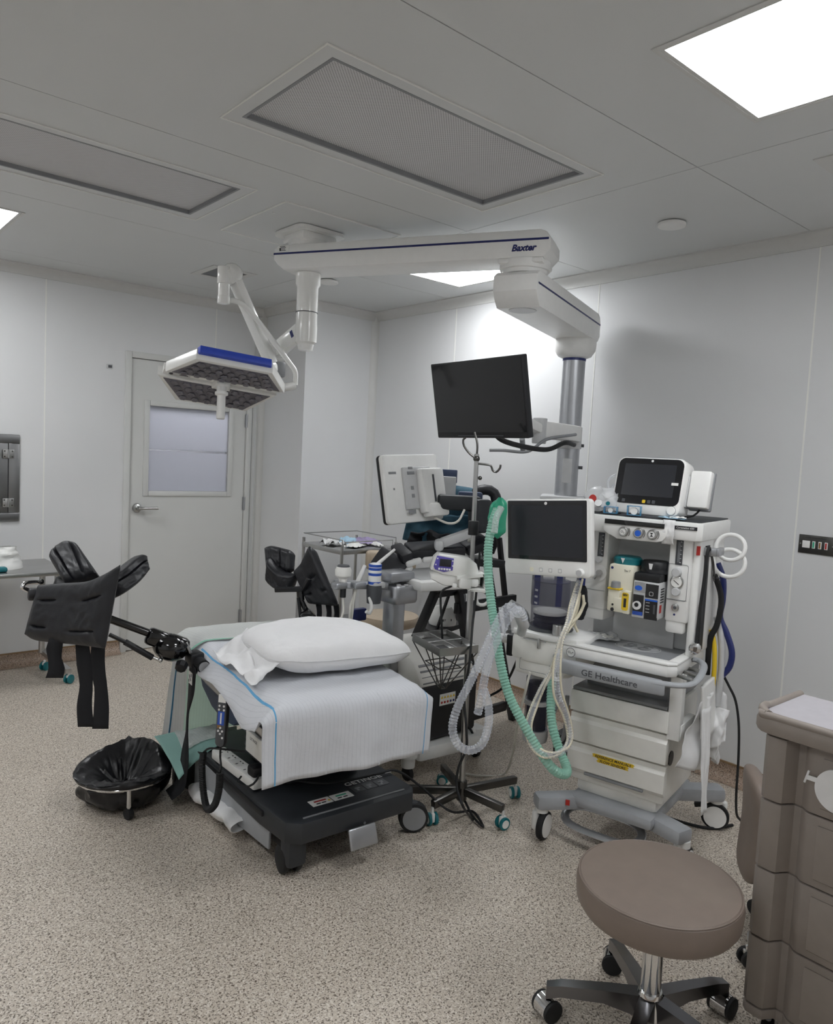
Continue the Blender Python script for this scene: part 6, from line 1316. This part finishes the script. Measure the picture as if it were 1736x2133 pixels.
b = B(); b.tube([(1.95, 2.755, .84), (1.952, 2.75, .80), (1.945, 2.74, .77), (1.93, 2.74, .74), (1.91, 2.76, .70), (1.9, 2.78, .66)], .005, seg=8); b.build('cable', 'cable_white', pb)
pb = thing('ultrasound_probe', 'white stick probe leaning in the rack beside the gel bottle', 'probe', (2.03, 2.75, .9))
b = B(); b.cyl((2.02, 2.745, .9), (2.065, 2.75, .98), .012, .009, seg=16); b.build('handle', 'white_plastic', pb)
b = B(); b.tube([(2.02, 2.745, .9), (2.0, 2.74, .82), (1.995, 2.74, .76), (2.0, 2.76, .68)], .0065, seg=8); b.tube([(2.01, 2.75, .85), (1.985, 2.74, .8), (1.98, 2.74, .72), (1.985, 2.77, .66)], .005, seg=8); b.build('cable', 'cable_white', pb)
b = B(); b.tube([(2.06, 2.70, .84), (2.06, 2.68, .80), (2.05, 2.68, .77), (2.03, 2.68, .78)], .008, seg=10); b.build('hook', 'white_plastic', ph)
b = B(); b.box((2.088, 2.823, 0.732), (.09, .03, .06), .008); tag(b.build('remote_pouch', 'navy'), 'dark blue pouch hanging below the ultrasound probes', 'pouch')
# bent support arm (black outside, white inside) and monitor
def slab(b, pts, wd_, th_):
    for p, q in zip(pts, pts[1:]): b.beam(p, q, wd_, th_, .012, up=(.3, -.3, 1))
b = B(); slab(b, [(2.309, 2.915, 0.908), (2.389, 2.921, 0.991), (2.446, 2.9, 1.011), (2.708, 2.784, 1.034), (2.84, 2.741, 1.08)], .17, .05); b.build('arm_cushion', 'black_vinyl', us)
b = B(); slab(b, [(2.337, 2.903, 0.888), (2.411, 2.899, 0.963), (2.484, 2.866, 0.989), (2.56, 2.841, 1.001)], .15, .035); b.build('arm_shell', 'white_plastic', us)
b = B(); b.beam((2.523, 2.786, 1.054), (2.56, 2.754, 1.056), .09, .06, .02); b.beam((2.547, 2.766, 1.063), (2.721, 2.715, 1.122), .05, .05, .015); b.build('monitor_arm', 'pale_grey', us)
b = B(); b.beam((2.785, 2.725, 1.114), (2.787, 2.741, 1.29), .09, .11, .02, up=(1, 0, 0)); b.build('monitor_post', 'charcoal', us)
tl, tr, br, bl = [Vector(p) for p in ((2.226, 2.873, 1.494), (2.61, 2.916, 1.515), (2.652, 2.846, 1.176), (2.252, 2.817, 1.162))]
ctr = (tl+tr+br+bl)/4; ax = ((tr-tl)+(br-bl)).normalized(); up = ((tl-bl)+(tr-br)); up = (up-ax*up.dot(ax)).normalized(); UM = axes(ctr, ax, up, ax.cross(up))
uw, uh = ((tr-tl).length+(br-bl).length)/2, ((tl-bl).length+(tr-br).length)/2
um = thing('ultrasound_monitor', 'white-backed monitor seen from behind on the ultrasound cart', 'monitor', ctr-Vector((0, 0, .17)))
b = B(); b.prism(rrect(uw, uh, .02), -.03, 0, UM, bev=.008); b.build('back_shell', 'white_plastic', um)
b = B(); b.prism(rrect(uw, uh, .02), -.046, -.030, UM, bev=.004); b.build('front_bezel', 'black', um)
b = B(UM); b.box((.02, .0, .008), (uw*.5, uh*.62, .02), .008); b.build('back_cover', 'pale_grey', um)
b = B(UM); b.box((.09, -.02, .035), (uw*.42, uh*.66, .05), .014); hs = b.build('connector_hump', 'white_plastic', um)
b = B(UM); b.box((.085, -.01, .061), (.012, .14, .004), .001); b.build('slot', 'dark_grey', hs)
b = B(UM); b.box((.10, -.12, .04), (uw*.34, .07, .07), .014); b.build('hinge_block', 'white_plastic', um)
for x, y, w_, h_ in ((-.11, .08, .05, .012), (0, .1, .03, .012), (.0, .075, .05, .016), (-.11, 0, .01, .01), (.0, .0, .018, .018), (0, -.04, .018, .018), (-.02, -.12, .05, .02)):
    b = B(UM); b.box((x-.03, y, .0195 if x > -.05 else .001), (w_, h_, .002), .0005); b.build('print', 'mid_grey', um)
b = B(); b.beam(UM @ Vector((.1, -.08, .05)), (2.787, 2.739, 1.265), .06, .08, .02); b.build('tilt_arm', 'charcoal', um)
b = B(); b.tube([UM @ Vector((.08, -.16, .04)), (2.559, 2.726, 1.169), (2.596, 2.696, 1.184), (2.641, 2.702, 1.239)], .006, seg=8); b.build('cable', 'cable_white', um)

# ---------------------------------------------------------------- black step frame with drapes behind it
lf = thing('step_ladder', 'tall black metal step frame standing behind the drip stand', 'step ladder', (3.0, 3.0, 0))
def bm_(name, a, c, w_=.035, h_=.02, m_='black', par=lf, up=(0, 0, 1)):
    b = B(); b.beam(a, c, w_, h_, .003, up=up); return b.build(name, m_, par)
bm_('leg', (3.051, 2.951, 1.027), (3.222, 2.802, 0.0), .04, .03, up=(1, 0, 0)); bm_('leg', (3.008, 2.794, 1.074), (3.117, 2.778, 0.527), .03, .02, up=(1, 0, 0))
bm_('leg', (2.486, 2.716, 0.83), (2.472, 2.922, 0.394), .045, .03, up=(1, 0, 0)); bm_('leg', (2.627, 2.7, 0.821), (2.748, 2.679, 0.337), .045, .03, up=(1, 0, 0))
bm_('rear_strut', (2.692, 2.837, 0.772), (2.667, 2.955, 0.41), .014, .014, up=(1, 0, 0)); bm_('rear_strut', (2.823, 2.788, 0.744), (2.786, 2.851, 0.392), .014, .014, up=(1, 0, 0))
bm_('cross_bar', (2.617, 2.7, 0.733), (3.106, 2.742, 0.732), .03, .055); bm_('cross_bar', (2.471, 2.727, 0.81), (2.818, 2.734, 0.818), .03, .03); bm_('cross_bar', (2.818, 2.734, 0.818), (3.014, 2.753, 0.72), .02, .02)
bm_('floor_bar', (2.778, 2.764, 0.11), (3.17, 2.822, 0.09), .03, .05)
b = B(); b.prism([tuple(Vector(p).to_2d()) for p in ((2.65, 3.037, 0.58), (2.604, 2.839, 0.58), (2.953, 2.944, 0.58), (2.926, 3.095, 0.58))], .555, .58); b.build('tread', 'black', lf)
bm_('upper_shelf', (2.777, 2.849, 0.958), (2.99, 2.796, 0.941), .2, .04)
b = B(); b.tube([(2.935, 2.94, 1.247), (2.945, 2.937, 1.307), (2.986, 2.904, 1.331), (3.027, 2.868, 1.312), (3.038, 2.85, 1.228), (3.054, 2.862, 1.091), (3.039, 2.89, 0.98)], .03, seg=12, step=.02); b.build('top_hoop', 'black_vinyl', lf)
hd = thing('white_device', 'white rounded plastic device standing on the black step tread', 'device', Vector((2.78, 2.968, 0.58)))
q = Vector((2.779, 2.967, 0.583))
b = B(); b.lathe([(0, 0), (.075, 0), (.078, .02), (.07, .06), (.045, .095), (0, .11)], q, seg=28); b.build('shell', 'white_plastic', hd)
b = B(); b.box(q+Vector((.07, -.06, .10)), (.06, .05, .16), .02); b.build('back_post', 'mid_grey', hd)
for k in range(5): b = B(); b.box(q+Vector((-.05+.011*k, -.058-.004*k, .035)), (.005, .003, .012)); b.build('vent_slot', 'ink', hd, ang=0)
def cloth(i, j, c, wx, dy, h, seed):
    x = (i-.5)*wx*(1+.15*j); z = h*(.5-j); y = .03*math.sin(i*14+seed)*(.3+j)+.03*nz((i*4, j*4, seed))
    return Vector(c)+Vector((.76, -.65, 0))*x+Vector((.65, .76, 0))*(y+dy)+Vector((0, 0, z+.02*nz((i*5, 0, seed))))
fd = thing('folded_drape', 'dark teal folded drape hanging below the white monitor', 'drape', (2.743, 2.957, 1.09))
b = B(); b.grid(lambda i, j: cloth(i, j, (2.764, 3.008, 1.11), .36, 0, .15, 1), 30, 12); b.build('teal_cloth', 'drape_teal', fd, ang=80, solid=.008)
b = B(); b.grid(lambda i, j: cloth(i, j, (2.74, 2.968, 1.041), .34, 0, .09, 4), 26, 8); b.build('black_hem', 'black_fabric', fd, ang=80, solid=.01)
fd = thing('drape_bundle', 'dark blue wrapped bundle with pale label beside the white monitor', 'bundle', (2.894, 2.973, 1.218))
b = B(); b.box((2.915, 3.023, 1.241), (.2, .16, .2), .05, rot=(0, .1, -.7), seg=4); b.build('wrapped_cloth', 'drape_teal', fd)
b = B(); b.box((2.829, 3.046, 1.395), (.11, .03, .075), .006, rot=(0, 0, -.7)); b.build('blue_packet', 'shroud_blue', fd)
b = B(); b.box((2.756, 2.968, 1.311), (.1, .02, .17), .005, rot=(0, 0, -.7)); b.build('pale_packet', 'pale_grey', fd)
b = B(); b.box((2.819, 2.846, 1.297), (.13, .06, .05), .012, rot=(0, 0, -.7)); b.build('dark_fold', 'shroud_blue', fd)
b = B(); b.sphere((2.75, 2.75, 1.067), .022, seg=12); tag(b.build('tangled_lead', 'cable_white'), 'small knot of white leads on the black arm', 'leads')

# ---------------------------------------------------------------- beige stool with backrest, steel trolley
def star_stool(name, label, c, seat_z, r, m_, th=.07, legs=5, lr=.25, a0=0., seam=True, col='chrome', group=None, back=None):
    s_ = thing(name, label, 'stool', c, group); c = Vector(c)
    b = B(); b.lathe([(0, 0), (r*.8, 0), (r*.93, .010), (r*.985, .028), (r, th*.72), (r*.985, th*.93), (r*.95, th), (r*.6, th+.006), (0, th+.008)], c+Vector((0, 0, seat_z-th)), seg=56); st_ = b.build('seat', m_, s_)
    if seam:
        b = B(); b.tube([c+Vector((r*.972*math.cos(a), r*.972*math.sin(a), seat_z-.0025)) for a in [2*math.pi*k/64 for k in range(64)]], .0022, seg=6, smooth=False, closed=True); b.build('piping', m_, st_)
    b = B(); b.cyl(c+Vector((0, 0, .12)), c+Vector((0, 0, seat_z-th)), .026, seg=28); b.lathe([(0, 0), (.045, 0), (.04, .03), (.03, .06), (0, .06)], c+Vector((0, 0, .075)), seg=28); b.build('gas_column', col, s_)
    b = B(); b.box(c+Vector((0, 0, seat_z-th-.006)), (.16, .16, .012), .004); b.build('seat_plate', 'black', s_)
    for k in range(legs):
        a = a0+2*math.pi*k/legs; d = Vector((math.cos(a), math.sin(a), 0)); n = Vector((-d.y, d.x, 0))
        t = bmesh.new()
        sec = []
        for f, wd_, z0, z1 in ((.03, .024, .07, .125), (lr*.45, .021, .085, .118), (lr-.035, .018, .075, .105), (lr+.005, .015, .06, .094)):
            p = c+d*f; sec.append([t.verts.new(p+n*wd_*sx+Vector((0, 0, zz))) for sx, zz in ((-1, z0), (1, z0), (.85, z1), (-.85, z1))])
        for p, q in zip(sec, sec[1:]):
            for i in range(4): t.faces.new((p[i], p[(i+1) % 4], q[(i+1) % 4], q[i]))
        t.faces.new(sec[0][::-1]); t.faces.new(sec[-1]); bmesh.ops.recalc_face_normals(t, faces=t.faces)
        b = B(); b._add(t); b.build('base_arm', 'polished_dark' if col == 'chrome' else 'dark_steel', s_, ang=40)
        A_ = Matrix.Translation(c+d*lr) @ Matrix.Rotation(a+.7+k*.9, 4, 'Z')
        b = B(A_); b.cyl((0, 0, .05), (0, 0, .075), .007, seg=10); b.lathe([(0, -.024), (.029, -.022), (.030, 0), (.029, .022), (0, .024)], (0, 0, .031), (0, 1, 0), seg=24); cs = b.build('caster', 'chrome', s_)
        for sy in (-1, 1): b = B(A_); b.cyl((0, sy*.0225, .030), (0, sy*.032, .030), .0295, seg=24, bev=.003); b.build('wheel', 'black_rubber', cs)
    return s_
bs_ = star_stool('stool', 'beige round stool with backrest standing in the far corner', (2.93, 3.62, 0), .49, .185, 'beige', col='dark_steel', a0=.3)
b = B(); b.tube([(2.93+.2, 3.62+.12, .42), (3.12, 3.84, .55), (3.12, 3.86, .76)], .012, seg=10); b.build('back_post', 'dark_steel', bs_)
b = B(); b.box((3.08, 3.82, .80), (.34, .06, .13), .03, rot=(0, 0, -.55), seg=4); b.build('backrest', 'beige', bs_)
TR = frame((2.99, 4.17, 0), 2)
tro = thing('steel_trolley', 'stainless two-shelf trolley with rail in the far corner', 'trolley', (2.99, 4.17, 0))
for x, y in ((-.23, -.22), (.23, -.22), (-.23, .22), (.23, .22)):
    b = B(TR); b.cyl((x, y, .07), (x, y, .90), .011, seg=14); b.build('post', 'steel', tro); caster(TR, (x, y, 0), .03, .022, 'caster', tro, 'steel', 'black_rubber', None, .5, twin=False, stem=.01)
for z in (.85, .30): b = B(TR); b.box((0, 0, z), (.48, .46, .03), .004); b.build('shelf', 'steel', tro)
b = B(TR); b.tube([(-.23, -.22, .87), (-.23, -.22, .93), (-.23, .22, .93), (.23, .22, .93), (.23, -.22, .93), (.23, -.22, .87)], .004, seg=8, smooth=False); b.build('guard_rail', 'steel', tro)
b = B(TR); b.tube([(-.2, -.22, .87), (-.2, -.22, .915), (.2, -.22, .915), (.2, -.22, .87)], .004, seg=8, smooth=False); b.build('guard_rail', 'steel', tro)
b = B(TR); b.beam((-.23, 0, .6), (.23, 0, .6), .006, .01); b.build('brace', 'steel', tro)
for k, (x, y, w_, h_, m_, l) in enumerate(((-.13, .02, .13, .12, 'milky_film', 'crumpled clear packet at the left of the steel trolley'), (-.05, -.12, .16, .1, 'paper', 'white paper packet at the front of the steel trolley'), (-.0, .02, .1, .12, 'light_blue', 'pale blue packet in the middle of the steel trolley'), (.12, .0, .22, .2, 'violet_film', 'crumpled violet wrap on the steel trolley'), (.13, -.12, .14, .06, 'paper', 'thin white slip under the violet wrap'))):
    b = B(); foil(b, TR @ Matrix.Translation((x, y, .867)) @ Matrix.Rotation(.4*k, 4, 'Z'), w_, h_, .03 if m_ != 'paper' else .014, 30+k, n=14, lift=.022); tag(b.build('wrapped_packet', m_, ang=50, solid=.001), l, 'packet', 'packets on the trolley')

# ---------------------------------------------------------------- left wall: steel side table, hatch, sensor
sd = thing('side_table', 'stainless side table cut by the left picture edge', 'table', (.95, 4.9, 0))
b = B(); b.span((.3, 4.66, .688), (1.31, 5.2, .712), .003); b.build('table_top', 'steel', sd)
for x, y in ((1.27, 4.76), (1.27, 5.1), (.36, 4.76), (.36, 5.1)):
    b = B(); b.cyl((x, y, .12), (x, y, .69), .018, seg=16); b.build('leg', 'steel', sd)
b = B(); b.beam((1.285, 5.12, .12), (1.33, 4.72, .085), .035, .03, .003); b.build('foot_bar', 'steel', sd)
b = B(); b.beam((.36, 5.12, .12), (.36, 4.72, .085), .035, .03, .003); b.build('foot_bar', 'steel', sd)
for x, y in ((1.34, 4.75), (.36, 4.75), (1.29, 5.1), (.36, 5.1)): caster(Matrix.Identity(4), (x, y, 0), .028, .04, 'caster', sd, 'white_plastic', 'teal', None, .6, stem=.01)
b = B(); b.grid(lambda i, j: (Vector((1.02, 4.88, .713))+Vector((.09*math.cos(i*6.28)*(1-.5*j), .07*math.sin(i*6.28)*(1-.5*j), .13*j))+Vector((.02*nz((i*5, j*5, 1)), .02*nz((i*5, j*5, 4)), 0))), 20, 12, closeu=True); tag(b.build('paper_bag', 'paper', ang=50), 'crumpled white bag standing on the steel side table', 'bag')
b = B(); b.box((.96, 4.76, .727), (.07, .06, .028), .01); tag(b.build('teal_packet', 'teal'), 'small teal packet beside the crumpled white bag', 'packet')
ht = thing('wall_hatch', 'stainless steel wall hatch with hinged door at the left edge', 'hatch', (.85, Y1, .95))
b = B(); x0, x1, z0, z1 = .52, 1.172, .951, 1.503
for a0, a1, c0, c1 in ((x0, x1, z0, z0+.055), (x0, x1, z1-.055, z1), (x0, x0+.055, z0+.055, z1-.055), (x1-.065, x1, z0+.055, z1-.055)): b.span((a0, Y1-.016, c0), (a1, Y1-.0005, c1), .006)
b.build('frame', 'brushed_steel', ht)
b = B(); b.span((x0+.055, Y1-.010, z0+.056), (x1-.066, Y1-.0005, z1-.056), .002); b.build('door', 'brushed_steel', ht)
b = B(); b.span((x1-.0675, Y1-.0115, z0+.056), (x1-.0645, Y1-.0095, z1-.056)); b.build('door_gap', 'ink', ht, ang=0)
for z in (1.38, 1.07):
    b = B(); b.span((x1-.098, Y1-.019, z-.028), (x1-.034, Y1-.0155, z+.028), .001); b.cyl((x1-.066, Y1-.019, z-.028), (x1-.066, Y1-.019, z+.028), .006, seg=12); hg = b.build('hinge', 'steel', ht)
    for dx_ in (-.022, .022):
        for dz in (-.017, .017): b = B(); b.lathe([(0, 0), (.005, 0), (.004, .002), (0, .002)], (x1-.066+dx_, Y1-.019, z+dz), (0, -1, 0), seg=10); b.build('screw', 'dark_steel', hg)
b = B(); b.span((1.70, Y1-.008, 1.985), (1.74, Y1-.0005, 2.015), .002); sn = tag(b.build('wall_sensor', 'pale_grey'), 'tiny square wall sensor between the joint and the door', 'sensor')
b = B(); b.span((1.71, Y1-.0095, 1.99), (1.735, Y1-.0078, 2.008), .001); b.build('sensor_window', 'dark_grey', sn)
# right wall: control panel
cp_ = thing('control_panel', 'steel control panel with four small switches on the right wall', 'switch panel', (X1, 1.34, 1.2))
b = B(); b.span((X1-.006, 1.262, 1.153), (X1-.0005, 1.417, 1.236), .002); b.build('plate', 'dark_steel', cp_)
for k, (y, w_, m_) in enumerate(((1.383, .032, 'white_plastic'), (1.351, .013, 'green_rubber'), (1.325, .013, 'brown'), (1.299, .013, 'red'))):
    b = B(); b.span((X1-.010, y-w_/2, 1.178), (X1-.0058, y+w_/2, 1.210), .001); sw = b.build('switch', 'white_plastic', cp_)
    if k: b = B(); b.span((X1-.0112, y-w_/2+.003, 1.181), (X1-.0098, y+w_/2-.003, 1.207)); b.build('lens', m_, sw, ang=0)
RW = Matrix.Rotation(-math.pi/2, 4, 'Z') @ Matrix.Rotation(math.pi/2, 4, 'X')
text('AGSS Control Panel', .0105, Matrix.Translation((X1-.0064, 1.345, 1.225)) @ RW, 'ink', cp_, ext=.0003)
for y in (1.408, 1.272): b = B(); b.lathe([(0, 0), (.003, 0), (.003, .001), (0, .001)], (X1-.006, y, 1.195), (-1, 0, 0), seg=10); b.build('screw', 'steel', cp_)

# ---------------------------------------------------------------- front stool, chair behind the cart, drawer cart
star_stool('stool', 'taupe round stool with chrome column in the foreground', (1.727, .970, 0), .436, .209, 'taupe', th=.092, lr=.262, a0=math.radians(126.7))
ch = thing('chair', 'taupe chair half hidden behind the drawer cart', 'chair', (2.42, .9, 0))
def cush(i, j):
    a = i*6.28318; h = j*math.pi-math.pi/2; r = abs(math.cos(h))**.55 if 0 < j < 1 else 0
    ca, sa = math.cos(a), math.sin(a)
    return frame((2.349, 0.992, 0.395), 36) @ Vector((.15*math.copysign(abs(ca)**.7, ca)*r, .04*math.copysign(abs(sa)**.8, sa)*r+.03*(math.sin(h))**2, .168*math.sin(h)))
b = B(); b.grid(cush, 32, 20, closeu=True); bmesh.ops.remove_doubles(b.bm, verts=b.bm.verts, dist=1e-4); b.build('backrest', 'taupe', ch, ang=60)
b = B(); b.box((2.45, .80, .40), (.38, .36, .07), .03, seg=3); b.build('seat', 'taupe', ch)
b = B(); b.cyl((2.45, .80, .1), (2.45, .80, .37), .025, seg=20); b.build('gas_column', 'chrome', ch)
b = B(); b.beam((2.36, .93, .30), (2.42, .85, .36), .03, .02, .004); b.build('back_bracket', 'black', ch)
for k in range(5):
    a = math.radians(146+72*k); e = Vector((2.45+.26*math.cos(a), .80+.26*math.sin(a), .085))
    b = B(); b.beam((2.45, .80, .1), e, .03, .03, .006); b.build('base_arm', 'alu', ch); caster(Matrix.Translation((e.x, e.y, 0)), (0, 0, 0), .026, .04, 'caster', ch, 'chrome', 'black_rubber', None, a, stem=.01)

ca = thing('drawer_cart', 'taupe plastic drawer cart with raised rim at the right edge', 'cart', (2.2, .5, 0))
CXa, CYa, CYb, CXb = 1.93, .82, .10, 2.17
b = B(); b.prism([(CXa+.035, CYb), (CXa+.035, CYa-.06), (CXa+.006, CYa-.045), (CXa+.008, CYa-.012), (CXa+.024, CYa-.002), (CXb, CYa-.002), (CXb, CYb)], .08, .86, bev=.004); b.build('carcass', 'cart_taupe', ca)
for k, (z0, z1) in enumerate(((.666, .832), (.484, .662), (.300, .480), (.115, .296), (.085, .111))):
    b = B(); b.prism([(CXa+.010, CYb), (CXa+.010, CYa-.118), (CXa+.014, CYa-.108), (CXa+.030, CYa-.092), (CXa+.030, CYa-.075), (CXa+.012, CYa-.064), (CXa-.004, CYa-.056), (CXa-.008, CYa-.046), (CXa-.006, CYa-.012), (CXa+.006, CYa), (CXa+.045, CYa), (CXa+.045, CYb)], z0, z1, bev=.003); dr = b.build('drawer', 'cart_taupe', ca)
    if z1-z0 > .1:
        b = B(); b.prism([(CXa+.007, CYb), (CXa+.007, CYa-.14), (CXa+.0105, CYa-.14), (CXa+.0105, CYb)], z0+.02, z1-.02, bev=.003); b.build('drawer_panel', 'cart_taupe', dr)
b = B(); b.prism([(CXa-.03, CYb), (CXa-.03, CYa-.025), (CXa-.024, CYa+.005), (CXa-.005, CYa+.024), (CXa+.03, CYa+.028), (CXb+.02, CYa+.028), (CXb+.02, CYb)], .838, .888, bev=.014); tp_ = b.build('top_tray', 'cart_taupe', ca)
b = B(); b.tube([(CXa-.019, CYb, .886), (CXa-.019, CYa-.05, .886), (CXa-.016, CYa-.01, .89), (CXa-.002, CYa+.012, .896), (CXa+.03, CYa+.017, .897), (CXa+.06, CYa+.017, .892), (CXb, CYa+.017, .89)], .0105, seg=12, step=.01); b.build('rim', 'cart_taupe', tp_)
b = B(); b.span((CXa-.012, CYb, .8885), (CXb, CYa+.008, .8915)); b.build('mat', 'cart_top', tp_, ang=0)
for x, y in ((1.98, .77), (2.13, .77), (1.98, .2), (2.13, .2)): caster(Matrix.Identity(4), (x, y, 0), .03, .03, 'caster', ca, 'mid_grey', 'black_rubber', None, .3, twin=False, stem=.02)
LC = Vector((CXa-.004, .637, .745))
ld = thing('plastic_disc', 'round clear plastic lid with tab fixed to the cart front', 'lid', LC)
b = B(); b.lathe([(.05, 0), (.053, 0), (.053, .008), (.05, .008)], LC+Vector((.006, 0, 0)), (-1, 0, 0), seg=40); b.lathe([(.033, 0), (.036, 0), (.036, .005), (.033, .005)], LC+Vector((.006, 0, 0)), (-1, 0, 0), seg=40); b.build('rim', 'milky_film', ld)
b = B(); b.lathe([(0, 0), (.05, 0), (.05, .002), (0, .002)], LC+Vector((.008, 0, 0)), (-1, 0, 0), seg=40); b.build('disc', 'milky_film', ld)
b = B(); b.box(LC+Vector((.002, .062, .012)), (.004, .024, .012), .001); b.box(LC+Vector((.002, .074, .013)), (.004, .005, .034), .001, rot=(.25, 0, 0)); b.build('tab', 'milky_film', ld)
